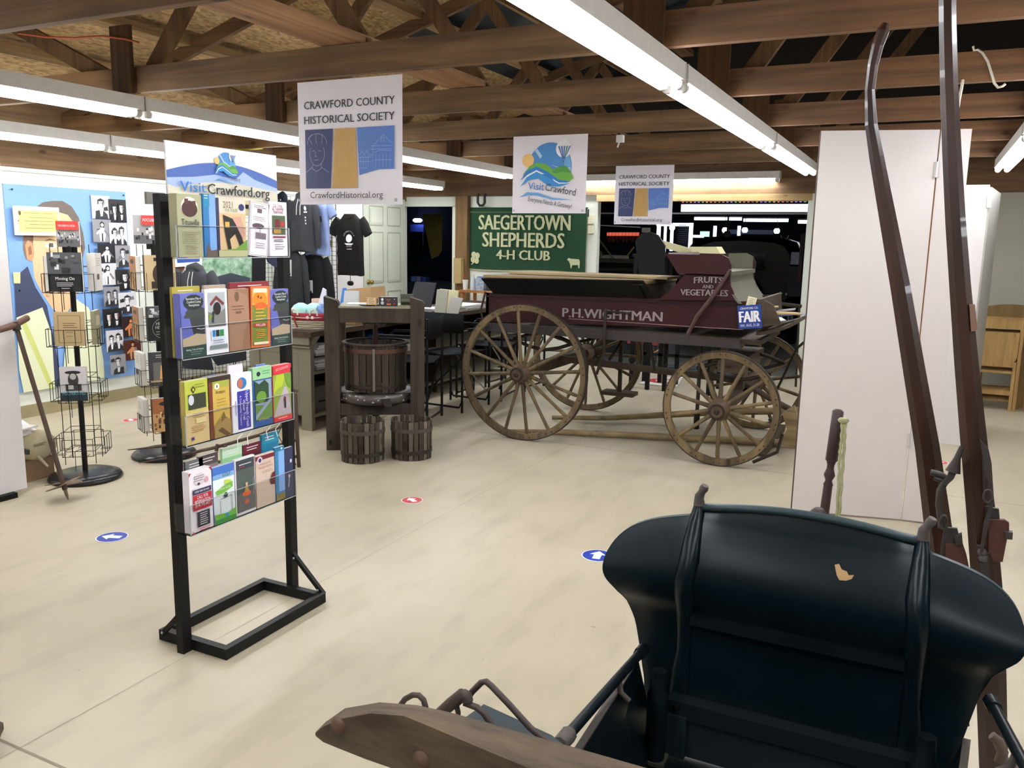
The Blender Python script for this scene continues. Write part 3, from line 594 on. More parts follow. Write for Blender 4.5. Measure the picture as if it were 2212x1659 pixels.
for i in range(34):
    x = fx0 + .03 + i*(-1.1-fx0)/34; ci = (i*5+i//4) % 6; c = cols[ci]; m = MB().sphere((x, 10.31, fzb), .021, emis(c, .30), 8, sc=(.8, .8, 1.2)); m.tube([(x, 10.32, fzb+.012), (x, 10.33, fzb+.03)], .008, BLK, 6)
    solo('lamp_bulb', m, ['red', 'yellow', 'green', 'violet', 'orange', 'dark brown'][ci] + ' bulb, ' + ORD[i] + ' from the left in the string above the lit fascia', 'bulb', 'coloured bulbs on the fascia')
solo('bulb_rail', MB().box((fx0, 10.32, fzb+.028), (-1.03, 10.36, fzb+.04), mat('b89c70', .6)), 'tan rail the coloured bulbs hang from', 'rail')
# vintage car, seen from behind its left rear
CARB = mat('060607', .22, 0, 0, 8, 0, .25); GLS = mat('14171c', .08, 0, 0, 8, 0, .6)
car = thing('vintage_car', 'black tall roofed vintage car parked behind the wagon', 'car', (-2.55, 13.2, 0), .06)
prof = [(x*1.14, z) for x, z in ((-.82, .55), (-.84, .9), (-.80, 1.2), (-.76, 1.42), (-.68, 1.55), (-.5, 1.61), (0, 1.64), (.5, 1.61), (.68, 1.55), (.76, 1.42), (.80, 1.2), (.84, .9), (.82, .55))]
rg = []
for y, sx, dz in ((-.02, .80, -.12), (.03, .93, -.04), (.15, 1, 0), (1.6, 1, .0), (1.9, .97, -.05), (2.0, .9, -.3)): rg.append([V(x*sx, y, .55 + (z-.55)*(1 + dz*.6)) for x, z in prof])
put('body', MB().loft(rg, CARB), car, local=True)
m = MB(); m.prism([(-.36, -.035, 1.12), (.36, -.035, 1.12), (.34, -.03, 1.36), (.0, -.028, 1.39), (-.34, -.03, 1.36)], (0, .03, 0), GLS); put('rear_window', m, car, local=True)
m = MB(); m.prism([(.845, .5, 1.05), (.845, 1.4, 1.05), (.815, 1.4, 1.38), (.815, .5, 1.38)], (.01, 0, 0), GLS); put('side_window', m, car, local=True)
put('hood', MB().loft([[V(x*.62, 2.0, .6+(z-.55)*.5) for x, z in prof], [V(x*.5, 3.1, .6+(z-.55)*.42) for x, z in prof]], CARB), car, local=True)
for sx in (-1, 1):
    for y in (.25, 2.9):
        m = MB().lathe([(.20, -.06), (.33, -.06), (.36, -.03), (.36, .03), (.33, .06), (.20, .06)], BLK, (sx*.80, y, .36), (1, 0, 0), 24); put('tyre', m, car, local=True)
        m = MB(); rr = []
        for i in range(9):
            a = math.radians(-10 + i*25); rr.append([V(sx*.80+dx, y - math.cos(a)*(.44+dr), .36 + math.sin(a)*(.44+dr)) for dx, dr in ((-.13, -.02), (-.1, .01), (0, .03), (.1, .01), (.13, -.02), (0, 0))])
        m.loft(rr, CARB); put('fender', m, car, local=True)
    put('tail_light', MB().lathe([(.03, 0), (.035, .03), (.02, .05)], mat('8a8f98', .2, .8), (sx*.7, -.10, .78), (0, -1, 0), 10), car, local=True)
put('bumper', MB().tube([(-.8, -.14, .5), (.8, -.14, .5)], .03, mat('3a3c42', .15, .9), 8), car, local=True)
put('spare_wheel', MB().lathe([(.2, 0), (.33, 0), (.35, .05), (.33, .1), (.2, .1)], BLK, (0, -.17, .72), (0, 1, 0), 24), car, local=True)
# lit shop fittings far behind
def lamp_bar(x0, x1, y, z, e, lb, c='e6ecff', h=.05):
    m = MB().box((x0, y, z), (x1, y+.05, z+h), emis(c, e)); m.box((x0-.02, y+.01, z+h), (x1+.02, y+.06, z+h+.03), DK2); solo('far_strip_light', m, lb, 'strip light', 'distant strip lights')
lamp_bar(-3.9, -3.05, 15.5, 1.93, 3.2, 'distant strip light in the garage, left of the three in a line'); lamp_bar(-2.95, -2.2, 15.2, 1.90, 3.2, 'distant strip light in the garage, middle of the three in a line'); lamp_bar(-1.95, -1.0, 14.6, 1.86, 3.2, 'distant strip light in the garage, right of the three in a line')
for i, (x, y, lb) in enumerate(((1452, 492, 'leftmost glowing globe lamp far in garage'), (1566, 497, 'second glowing globe lamp far in garage, over the car roof'), (1609, 497, 'third glowing globe lamp far in garage, over the car roof'), (1678, 499, 'rightmost glowing globe lamp far in garage'))):
    c = ony(x, y, 14.4); m = MB().sphere(c, .05, emis('f4f2ff', 3.0), 10); m.tube([c + V(0, 0, .04), V(c.x, c.y, 2.7)], .006, BLK, 5); solo('globe_lamp', m, lb, 'lamp', 'globe lamps in the garage')
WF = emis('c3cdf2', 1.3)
def at(Y, *p): return [ony(x, y, Y) for x, y in p]
def fr(Y, x0, y0, x1, y1, d=.03): a, b = ony(x0, y1, Y), ony(x1, y0, Y); return (min(a.x, b.x), Y, a.z), (max(a.x, b.x), Y+d, b.z)
m = MB()
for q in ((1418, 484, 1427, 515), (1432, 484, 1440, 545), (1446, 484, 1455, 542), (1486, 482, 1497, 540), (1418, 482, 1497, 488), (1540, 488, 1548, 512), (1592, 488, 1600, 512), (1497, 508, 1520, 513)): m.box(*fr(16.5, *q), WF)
m.box(*fr(16.5, 1560, 497, 1670, 505), mat('5b6580', .5))
solo('lit_window_frame', m, 'bright pale window frames far in garage, left of the car', 'window frame')
m = MB(); m.box(*fr(16.2, 1459, 490, 1485, 532), mat('3a3c44', .6)); 
f = Face(m, ony(1459, 532, 16.19), (1, 0, 0), (0, 0, 1)); f.lines(.04, .40, .24, 9, .04, .012, mat('8a8d98')); solo('notice_board', m, 'dark notice board with pale lines beside the lit frames', 'board')
m = MB(); m.box(*fr(16.2, 1512, 500, 1532, 511), emis('8fe0c0', .7)); solo('green_sign', m, 'small pale green lit sign left of the car roof', 'sign')
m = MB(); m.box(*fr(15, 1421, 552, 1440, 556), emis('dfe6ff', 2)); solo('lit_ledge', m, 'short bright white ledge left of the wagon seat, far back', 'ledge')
# orange fringed drape, ledge, bars at left of the doorway
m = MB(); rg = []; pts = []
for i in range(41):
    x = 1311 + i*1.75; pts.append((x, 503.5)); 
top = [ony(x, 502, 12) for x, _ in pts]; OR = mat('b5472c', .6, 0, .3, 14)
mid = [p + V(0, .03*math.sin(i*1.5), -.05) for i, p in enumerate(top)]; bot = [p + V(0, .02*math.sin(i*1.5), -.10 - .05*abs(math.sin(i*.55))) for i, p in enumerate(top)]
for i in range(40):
    m.poly([mid[i], mid[i+1], top[i+1], top[i]], emis('c8442a', .25), smooth=True); m.poly([bot[i], bot[i+1], mid[i+1], mid[i]], mat('6d2f22', .7, 0, .3, 14), smooth=True)  # upper band emits faintly, standing in for light falling on the drape
solo('drape_painted_glow', m, 'orange scalloped drape with painted-in glow in the dark garage, left of the black board', 'fringed drape')
m = MB().box(*fr(12.0, 1286, 552, 1347, 558, .25), mat('c9cbb4', .5)); solo('white_shelf', m, 'pale shelf edge in the dark garage beneath the orange drape', 'shelf')
m = MB().box(*fr(11.9, 1286, 543, 1295, 556, .1), mat('a5785c', .6)); solo('small_box', m, 'small brown box on the pale shelf in the garage', 'box')
m = MB().tube(at(11.8, (1287, 508), (1332, 568)), .012, mat('7c7148', .5), 6); solo('slanting_pole', m, 'thin yellowish pole slanting down beside the club banner board, longer one', 'pole', 'slanting poles')
m = MB().tube(at(11.8, (1287, 528), (1303, 553)), .010, mat('7c7148', .5), 6); solo('slanting_pole', m, 'thin yellowish pole slanting beside the club banner board, shorter one', 'pole', 'slanting poles')
m = MB().tube(at(11.8, (1354, 553), (1370, 533)), .012, mat('a39a68', .5), 6); solo('slanting_pole', m, 'thin yellowish pole leaning the other way near the black board', 'pole', 'slanting poles')
m = MB()
for z0, c in ((560, '4b4a38'), (575, '34332b'), (588, '5a5a4a')):
    m.box(*fr(11.7, 1286, z0, 1368, z0+14, .2), mat(c, .8, 0, .4, 9))
for y in (569, 587): m.box(*fr(11.5, 1284, y, 1385, y+3, .02), BLK)
solo('stone_hearth', m, 'low dark mottled block beneath the pale shelf in the garage', 'hearth')
m = MB().tube(at(10.6, (1284, 486), (1383, 491)), .008, mat('b9bbb5', .4), 6); solo('track_rail', m, 'thin pale rail crossing the dark doorway at left', 'rail')
m = MB().box(*fr(11.0, 1386, 492, 1404, 502), mat('a9a8a0', .5)); solo('small_notice', m, 'small pale notice above the black board in the garage', 'notice')
m = MB(); c = ony(1571, 506, 13.0); m.sphere(c, .06, mat('4a3430', .6), 10); m.tube([c, c + V(0, 0, .3)], .015, mat('2c2220'), 6); solo('hanging_pot', m, 'round brown pot hanging above the car roof', 'pot')
m = MB(); m.tube([ony(1695+8*math.cos(a), 508-9*math.sin(a), 13.5) for a in [PI + i*PI/10 for i in range(11)]], .006, mat('b9b3b0', .4), 6); solo('hose_loop', m, 'pale loop of hose hanging right of the car roof', 'hose')
m = MB(); m.box(*fr(12.6, 1707, 545, 1730, 575, .3), mat('8f93a6', .5, 0, .3, 20)); m.box(*fr(12.6, 1700, 572, 1734, 640, .3), DK2); solo('supply_stand', m, 'cluttered dark stand with pale papers right of the car', 'stand')
m = MB(); m.box(*fr(12.3, 1722, 505, 1737, 610, .2), mat('3c2d2a', .7, 0, .2, 5)); solo('brown_curtain', m, 'dark brown hanging by the right jamb of wide doorway', 'curtain')
m = MB().tube([(-1.35, 9.3, .88), (-1.14, 9.25, .87)], .02, IRON, 6); m.tube([(-1.35, 9.3, .88), (-1.40, 9.3, .95), (-1.36, 9.3, 1.0)], .015, mat('8d8a84', .3, .7), 6); m.tube([(-1.16, 9.26, .87), (-1.14, 9.3, .0)], .012, IRON, 6); solo('iron_lever', m, 'iron lever standing at the right jamb behind the wagon', 'lever')
m = MB(); m.tube([ony(1722, 752, 6.6), ony(1745, 732, 6.4), ony(1765, 712, 6.2), (-.4, 6.1, .9)], .010, IRON, 6); m.tube([ony(1722, 752, 6.6), (-1.0, 6.9, .32)], .010, IRON, 6); solo('iron_rod', m, 'long thin iron rod slanting up beside the far front wheel', 'rod')
# red stool, tarp, mat under the wagon
m = MB(); c = V(-3.0, 9.9, 0); m.box((c.x-.2, 9.75, .28), (c.x+.18, 10.05, .32), mat('8f2f34', .6)); m.prism([(c.x-.16, 10.03, .32), (c.x+.14, 10.03, .32), (c.x+.12, 10.05, .46), (c.x-.06, 10.05, .46)], (0, .03, 0), mat('8f2f34', .6))
for dx in (-.18, .16):
    for dy in (-.12, .12): m.tube([(c.x+dx, 9.9+dy, 0), (c.x+dx*.9, 9.9+dy*.9, .28)], .012, IRON, 6)
solo('red_stool', m, 'low red seat seen between the wagon wheels', 'stool')
m = MB(); 
for k in range(4): m.tube([V(-3.35+.3*i+.02*k, 9.55+.04*math.sin(i*2+k)+.05*k, .03+.02*(k % 2)) for i in range(7)], .022, mat('2c3436', .7), 6)
solo('folded_tarp', m, 'dark rolled tarp along the threshold under wagon', 'tarp')
m = MB(); p = [onz(x, y, .004) for x, y in ((1378, 829), (1400, 819), (1478, 812), (1462, 836))]; m.prism(p, (0, 0, .004), mat('cfcfc8', .6)); c = sum(p, V(0,0,0))/4; m.lathe([(.16, 0), (.16, .001)], mat('b5363a', .6), (c.x, c.y, .009), seg=20); m.lathe([(.10, 0), (.10, .001)], mat('d8b9b8', .6), (c.x+.03, c.y, .011), seg=20)
solo('floor_sign', m, 'white sheet with red disc lying on floor under wagon', 'sign')
m = MB(); 
for k in range(3): m.tube([V(-2.95+.12*math.cos(t*.9+k), 9.45+.08*math.sin(t*.9+k), .02+.012*k) for t in range(8)], .008, mat('b5743c', .6), 6)
m.tube([V(-2.95, 9.5, .03), V(-2.9, 9.6, .15), V(-2.75, 9.7, .26), V(-2.68, 9.7, .25)], .008, mat('b5844c', .6), 6)
solo('orange_cord', m, 'coil of orange cord on floor by red seat', 'cord')

# ================================================================ SMALL ROOM BEHIND THE DOOR
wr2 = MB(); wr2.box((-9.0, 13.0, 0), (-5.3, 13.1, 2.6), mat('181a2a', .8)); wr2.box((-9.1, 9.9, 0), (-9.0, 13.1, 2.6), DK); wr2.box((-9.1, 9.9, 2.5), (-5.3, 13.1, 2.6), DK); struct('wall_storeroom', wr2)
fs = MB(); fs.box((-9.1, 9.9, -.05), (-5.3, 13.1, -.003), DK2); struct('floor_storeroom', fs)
m = MB(); c = ony(902, 476, 12.7); m.sphere(c, .05, emis('b9c4ff', 6), 10, sc=(2.0, 1, .8)); m.tube([c + V(0, 0, .04), V(c.x, c.y, 2.48)], .006, BLK, 5); solo('blue_lamp', m, 'glowing bluish lamp seen through the narrow doorway', 'lamp')
m = MB().box(*fr(12.8, 886, 485, 915, 502), mat('2b3f80', .6)); m.box(*fr(12.75, 894, 503, 914, 537), mat('9fb0cf', .5, 0, .2, 12)); f = Face(m, ony(894, 537, 12.74), (1, 0, 0), (0, 0, 1)); f.rect(.09, .21, .15, .235, mat('c2404a')); f.rect(.05, .06, .07, .15, DK); f.rect(.09, .06, .11, .14, DK); solo('wall_poster', m, 'pale blue poster under the lamp in the narrow doorway', 'poster')
m = MB(); rg = []
a = [ony(x, 462, 11.6) for x in (912, 925, 940, 955)]; b = [ony(x, y, 11.6) for x, y in ((932, 560), (940, 556), (948, 553), (955, 540))]
m.loft([[*a], [*b]], mat('6b5f20', .8, 0, .15, 5), False, False); solo('olive_drape', m, 'olive yellow cloth hanging in the narrow doorway', 'drape')
m = MB(); m.box((-7.6, 11.2, .78), (-6.0, 11.9, .82), DK2); m.box((-7.6, 11.19, 0), (-6.0, 11.21, .8), mat('20202c', .8)); solo('dark_table', m, 'dark covered table inside the narrow doorway', 'table')
for i, (x, z, c) in enumerate(((898, 541, '5d78c0'), (908, 540, '8a90b8'), (918, 543, '394a90'))):
    p = ony(x, z, 11.5); m = MB(); m.cbox((p.x, 11.5, .86), (.10, .12, .08), mat(c, .4, 0, .3, 20)); solo('small_parcel', m, ['bluish parcel at left on the dark table', 'pale parcel in the middle of the dark table', 'deep blue parcel at right on the dark table'][i], 'parcel')
m = MB(); rr = [[V(-6.05+.30*s*math.cos(a), 10.9+.3*s*math.sin(a), z) for a in [2*PI*k/16 for k in range(16)]] for z, s in ((0, .8), (.5, .9), (.9, .9), (1.15, .7), (1.22, .35))]; m.loft(rr, mat('101012', .9)); solo('armchair', m, 'black rounded chair back inside the narrow doorway', 'chair')
m = MB(); m.box(*fr(12.0, 873, 500, 886, 550, .4), mat('2a2633', .7, 0, .3, 15)); solo('folded_cloths', m, 'stack of dark folded cloths at left inside narrow doorway', 'cloths')
# ================================================================ PRINT HELPERS
def C(h, r=.5): return mat(h, r)
def logo(f, cx, cy, s, tag=True):
    """round valley emblem: sky disc, balloon, sun, green hills, blue waves; f is in metres"""
    def q(pts): return [(cx + x*s, cy + y*s) for x, y in pts]
    def arc(r, a0, a1, n=24, ox=0, oy=0): return [(ox + r*math.cos(math.radians(a0+(a1-a0)*i/n)), oy + r*math.sin(math.radians(a0+(a1-a0)*i/n))) for i in range(n+1)]
    f.poly(q(arc(1.0, -38, 190, 30)), C('4f8fd0')); f.poly(q(arc(.97, -32, 60, 14) + [(.35, .2), (.55, -.35)]), C('74aee0'))
    f.poly(q([(-.75, .72), (-.35, .2), (.25, -.1), (.95, -.2), (.97, -.05), (.3, .02), (-.25, .3), (-.62, .78)]), C('b7d3ee'))
    f.poly(q(arc(.28, 0, 350, 18, -1.02, .28)), C('eec07a'))
    f.poly(q(arc(.36, 0, 350, 20, .62, .72)), C('f2eff0'))
    for i in range(5):
        x = .36 + .13*i; f.poly(q([(x, .82), (x+.07, .84), (.62+(i-2)*.02+.02, .30), (.62+(i-2)*.02-.01, .30)]), C('4a6fb8' if i != 3 else '2f8f70'))
    f.poly(q([(.58, .26), (.67, .26), (.66, .17), (.59, .17)]), C('5c6f90'))
    f.poly(q([(-1.25, -.35), (-.95, .02), (-.6, .18), (-.2, .12), (.18, -.12), (.5, .02), (.78, .0), (1.0, -.28), (1.12, -.5), (.8, -.68), (.4, -.6), (0, -.38), (-.5, -.12)]), C('6db04a'))
    f.poly(q([(.12, -.2), (.5, .02), (.78, .0), (1.0, -.28), (.6, -.22), (.3, -.3)]), C('4f9a44'))
    for k, c in ((0, '2f7fca'), (-.19, 'eef2f6'), (-.27, '3f93d6')):
        f.poly(q([(-1.35, -.55+k), (-1.05, -.15+k), (-.6, .02+k*.8), (-.1, -.2+k*.8), (.45, -.55+k*.6), (1.0, -.62+k*.3), (.5, -.72+k*.4), (0, -.55+k), (-.5, -.22+k), (-.95, -.28+k)]), C(c))
    f.text('Visit', cx-.98*s, cy-.93*s, .30*s, C('2f7ec4'), .76*s, 'l', -.06); f.text('Crawford', cx-.18*s, cy-.98*s, .30*s, C('3a4048'), 1.42*s, 'l', -.17)
    f.poly(q([(-1.4, -1.28), (-1.0, -1.05), (-.5, -1.08), (.2, -1.3), (1.1, -1.38), (.2, -1.38), (-.6, -1.18), (-1.0, -1.18)]), C('6ba6dc'))
    if tag: f.text('Everyone Needs A Getaway!', cx-.95*s, cy-1.42*s, .19*s, C('4a4a52'), 2.05*s, 'l', -.16)
def portrait(f, x0, y0, x1, y1, k, bg, dk, lt):
    w_, h_ = x1-x0, y1-y0; f.rect(x0, y0, x1, y1, C(bg)); rr = random.Random(k*7+3)
    def P_(pts, c): f.poly([(x0+a*w_, y0+b*h_) for a, b in pts], C(c))
    def e(a, b, rx, ry, c): f.ell(x0+a*w_, y0+b*h_, rx*w_, ry*h_, C(c), 14)
    md = '77757a' if k not in (11, 13) else '8a4a34'
    for _ in range(4): a = rr.uniform(.02, .7); b = rr.uniform(.02, .7); P_([(a, b), (a+.25, b+.03), (a+.2, b+.2), (a-.0, b+.15)], rr.choice((md, bg, dk)))
    def bust(cx, s, hair, top):
        P_([(cx-.34*s, 0), (cx-.30*s, .22), (cx-.12*s, .34), (cx+.14*s, .34), (cx+.32*s, .20), (cx+.36*s, 0)], hair); P_([(cx-.05*s, .1), (cx-.08*s, .34), (cx+.1*s, .34), (cx+.06*s, .12)], lt)
        P_([(cx-.22*s, top-.42), (cx-.25*s, top-.18), (cx-.15*s, top), (cx+.08*s, top+.02), (cx+.22*s, top-.1), (cx+.24*s, top-.40)] if k % 2 else [(cx-.18*s, top-.25), (cx-.18*s, top-.06), (cx, top+.01), (cx+.18*s, top-.08), (cx+.17*s, top-.26)], hair)
        P_([(cx-.13*s, top-.12), (cx+.12*s, top-.12), (cx+.15*s, top-.26), (cx+.08*s, top-.43), (cx-.03*s, top-.46), (cx-.12*s, top-.36)], lt)
        P_([(cx+.04*s, top-.14), (cx+.13*s, top-.14), (cx+.14*s, top-.28), (cx+.06*s, top-.44)], md)
        for q in (-.06, .05): P_([(cx+(q-.03)*s, top-.225), (cx+(q+.03)*s, top-.22), (cx+(q+.03)*s, top-.2), (cx+(q-.03)*s, top-.205)], dk)
        P_([(cx-.04*s, top-.37), (cx+.05*s, top-.365), (cx+.0*s, top-.39)], dk)
    if k % 3 == 1: bust(.30, .75, dk, .80); bust(.68, .78, dk, .86)
    elif k % 3 == 0: bust(.5, 1.0, dk, .88)
    else:
        P_([(.36, .04), (.32, .42), (.42, .66), (.60, .64), (.70, .40), (.60, .04)], lt); P_([(.44, .04), (.46, .4), (.52, .4), (.52, .04)], dk); P_([(.40, .66), (.38, .86), (.5, .93), (.62, .84), (.60, .64)], dk); e(.5, .76, .08, .08, lt)
        P_([(.15, .40), (.36, .58), (.40, .50), (.20, .32)], lt); P_([(.62, .58), (.84, .30), (.80, .26), (.58, .48)], md)

# ================================================================ POSTER WALL
PX_ = -6.474
m = MB(); m.box((-6.499, 4.20, .215), (-6.475, 5.315, 1.865), C('7ea6dd', .45))
f = Face(m, (PX_, 0, 0), (0, 1, 0), (0, 0, 1))
def pp(*p): return [(max(4.2, min(5.315, (q := onx(x, y, PX_)).y)), max(.215, q.z)) for x, y in p]
f.poly(pp((55, 520), (58, 480), (72, 452), (92, 437), (112, 434), (135, 434), (155, 446), (170, 470), (180, 505), (184, 535), (178, 560), (120, 560), (70, 560)), C('6e6058'))
f.poly(pp((70, 560), (72, 505), (84, 475), (100, 462), (126, 458), (146, 464), (162, 484), (172, 512), (178, 545), (176, 580), (170, 625), (156, 662), (136, 684), (114, 668), (92, 635), (74, 600)), C('dcb98f'))
f.poly(pp((150, 470), (164, 486), (173, 512), (178, 545), (176, 580), (170, 625), (160, 655), (158, 600), (164, 550), (158, 500)), C('cda67c'))
f.poly(pp((50, 505), (60, 500), (70, 515), (73, 545), (68, 562), (56, 560), (50, 540)), C('8b6a55')); f.poly(pp((54, 530), (60, 518), (70, 526), (74, 548), (68, 566), (58, 560)), C('c8946c')); f.poly(pp((60, 535), (66, 530), (69, 548), (62, 552)), C('9a6448'))
for ex, ey in ((110, 530), (158, 540)):
    f.poly(pp((ex-14, ey+2), (ex-6, ey-6), (ex+5, ey-6), (ex+14, ey+2), (ex+5, ey+6), (ex-6, ey+6)), C('efe0cc')); f.poly(pp((ex-5, ey-5), (ex+4, ey-5), (ex+5, ey+4), (ex-4, ey+4)), C('5a5048')); f.poly(pp((ex-16, ey-9), (ex-4, ey-15), (ex+14, ey-9), (ex, ey-11)), C('8a6a50'))
    f.poly(pp((ex-13, ey+9), (ex, ey+12), (ex+12, ey+9), (ex, ey+15)), C('c49a74'))
f.poly(pp((138, 530), (146, 575), (150, 590), (140, 596), (128, 590), (134, 575)), C('cfa47a')); f.poly(pp((116, 622), (134, 617), (152, 622), (140, 632), (122, 630)), C('b5736a')); f.poly(pp((92, 600), (100, 592), (108, 640), (100, 640)), C('cda67c'))
f.poly(pp((30, 600), (58, 575), (75, 620), (100, 660), (120, 760), (135, 830), (105, 842), (34, 700)), C('3f4560'))
f.poly(pp((34, 686), (90, 664), (110, 720), (118, 845), (50, 852), (34, 800)), C('dde0bc')); f.poly(pp((40, 690), (52, 688), (100, 800), (116, 846), (106, 846)), C('c9d07a'))
f.poly(pp((155, 640), (190, 665), (212, 720), (222, 780), (224, 818), (132, 834), (140, 740)), C('dfe3c0')); f.poly(pp((26, 588), (42, 588), (42, 612), (28, 612)), C('d8d39a'))
for q in ((24, 409), (265, 422), (40, 628)): a = pp(q)[0]; f.ell(a[0], a[1], .008, .008, BLK, 10)
ph = [(197, 424, 234, 472), (234, 432, 268, 480), (197, 475, 234, 523), (232, 482, 267, 533), (205, 526, 242, 568), (242, 530, 272, 577), (205, 568, 241, 616), (241, 581, 277, 628), (214, 618, 246, 662), (244, 630, 280, 678), (209, 664, 248, 708), (248, 680, 284, 728), (214, 710, 248, 759), (250, 730, 285, 778), (220, 762, 251, 808)]
for k, (x0, y0, x1, y1) in enumerate(ph):
    a = pp((x0, y1))[0]; b = pp((x1, y0))[0]; c1 = (('c9c6c8', '2b2a2c', 'e4e0e0'), ('1d1c1e', '0f0f10', 'd2cfcf'), ('8c8a8e', '2a2a2c', 'cfcccc'))[k % 3]
    if k == 11: c1 = ('2a1a16', '15100f', 'c9794e')
    if k == 13: c1 = ('4a2216', '15100f', 'c98a5e')
    portrait(f, a[0], a[1], b[0], b[1], k + (k//3), *c1)
solo('wall_poster', m, 'tall blue poster of a large face beside two columns of portraits', 'poster')
m = MB(); a = onx(35, 508, -6.42); b = onx(127, 450, -6.42); m.box((-6.44, a.y, a.z), (-6.42, b.y, b.z+.005), C('ece9dd')); f = Face(m, (-6.42, a.y, a.z), (0, 1, 0), (0, 0, 1), b.y-a.y, b.z-a.z)
f.rect(.07, .12, .97, .88, C('e8dd7e')); f.ell(.11, .78, .03, .08, C('5a4a40')); 
for k, y in enumerate((.78, .62, .5, .38, .25)): f.rect(.2 + .1*(k % 2), y, .85, y+.02, C('8d8450'))
f.rect(.06, .48, .08, .54, C('a8382f')); f.rect(.88, .56, .95, .6, C('b8ab58'))
for z in (.25, .75): m.tube([(-6.474, a.y+.05, a.z+.2*z), (-6.44, a.y+.05, a.z+.2*z)], .006, BLK, 6)
solo('ticket_sign', m, 'yellow ticket shaped sign fixed over the face on the blue poster', 'sign')
m = MB(); a = onx(318, 440, -6.47); b = onx(346, 416, -6.47); m.box((-6.498, a.y, a.z), (-6.47, b.y+.06, b.z), C('5b564f')); solo('wall_plate', m, 'dark grey plate on the wall behind the second book spinner', 'plate')

# ================================================================ LEFT DISPLAY PANEL AND THINGS AT THE LEFT EDGE
PANL = mat('dfdad8', .5, 0, .02, 3)
dp = thing('exhibit_divider', 'white display panel standing at the left edge of the picture', 'panel', (-4.6, 2.4, 0))
put('board', MB().box((-4.62, 1.5, .03), (-4.58, 2.965, 1.995), PANL), dp)
put('foot', MB().box((-4.66, 2.78, 0), (-4.54, 2.88, .03), BLK), dp)
OW = wood('443730', '65554a', 2, .7)
au = thing('tree_planting_auger', 'old wooden hand auger with T handle leaning on the left panel', 'auger', (-4.27, 2.99, 0))
tip, top = V(-4.26, 2.99, 0), V(-4.53, 2.945, .985); dr = (top-tip).normalized()
put('shaft', MB().tube([tip+dr*.06, tip+dr*.5, top], [.014, .013, .013], OW, 10), au)
put('handle', MB().tube([onx(-14, 716, -4.53), onx(0, 712, -4.53), onx(30, 703, -4.53), onx(58, 687, -4.53), onx(61, 686, -4.53)], [.014, .018, .02, .019, .015], mat('6b4f42', .6, 0, .1, 9), 10).tube([top-dr*.03, top+dr*.015], .022, IRON, 8), au)
m = MB(); u = dr.orthogonal().normalized(); w2 = dr.cross(u); RUST = mat('806a55', .6, .3, .15, 20)
for k in range(2):
    pts = []; n = 12
    for i in range(n+1):
        a = PI*k + PI*1.0*i/n; pts.append(tip + dr*(.075+.035*i/n) + (u*math.cos(a) + w2*math.sin(a))*.095)
    c = tip + dr*.09
    for i in range(n): m.prism([c - dr*.01 + dr*.02*i/n, pts[i], pts[i+1]], dr*.004, RUST)
put('blade', m, au); put('point', MB().tube([tip+dr*.08, tip+dr*.03, tip], [.011, .009, .002], RUST, 8), au)
m = MB(); cb = onz(75, 1036); m.box((cb.x-.14, cb.y-.06, 0), (cb.x+.02, cb.y+.12, .13), mat('8a6f52', .7)); solo('cardboard_box', m, 'small brown carton on the floor behind the auger shaft', 'box')
m = MB(); rr = []
for z, s in ((.13, .09), (.15, .12), (.2, .13), (.24, .125), (.28, .09), (.30, .04)): rr.append([V(cb.x-.05+s*math.cos(t)*(1+.12*math.sin(3*t+z*20)), cb.y+.04+s*math.sin(t)*(1+.1*math.cos(2*t)), z) for t in [2*PI*i/20 for i in range(20)]])
m.loft(rr, mat('b5a98a', .8, 0, .1, 8, .3)); m.cbox((cb.x+.03, cb.y-.075, .2), (.10, .012, .03), C('2f4038')); solo('stuffed_bag', m, 'bunched beige cloth bag with a dark label on a carton', 'bag')
m = MB(); m.cbox((0, 0, 0), (.16, .11, .01), WHT, T=Matrix.Translation((cb.x-.08, cb.y, .315)) @ Matrix.Rotation(.35, 4, 'Y')); m.cbox((0, 0, 0), (.11, .12, .01), C('d8d6d2'), T=Matrix.Translation((cb.x-.04, cb.y-.02, .328)) @ Matrix.Rotation(.25, 4, 'Z'))
solo('crumpled_paper', m, 'crumpled white papers on the beige bag at the left edge', 'paper')
for a, lb in (((.0, .05), 'lower'), ((.05, -.02), 'middle'), ((.08, .06), 'upper')):
    m = MB(); m.tube([V(cb.x+.06+a[0]*.4, cb.y-.02, .18+a[1]), V(cb.x+.15+a[0]*.3, cb.y-.02, .15+a[1]*2)], [.012, .006], mat('a39a80', .8), 6)
    solo('dried_root', m, lb + ' pale twisted root sticking out behind the auger shaft', 'root', 'roots behind the auger')

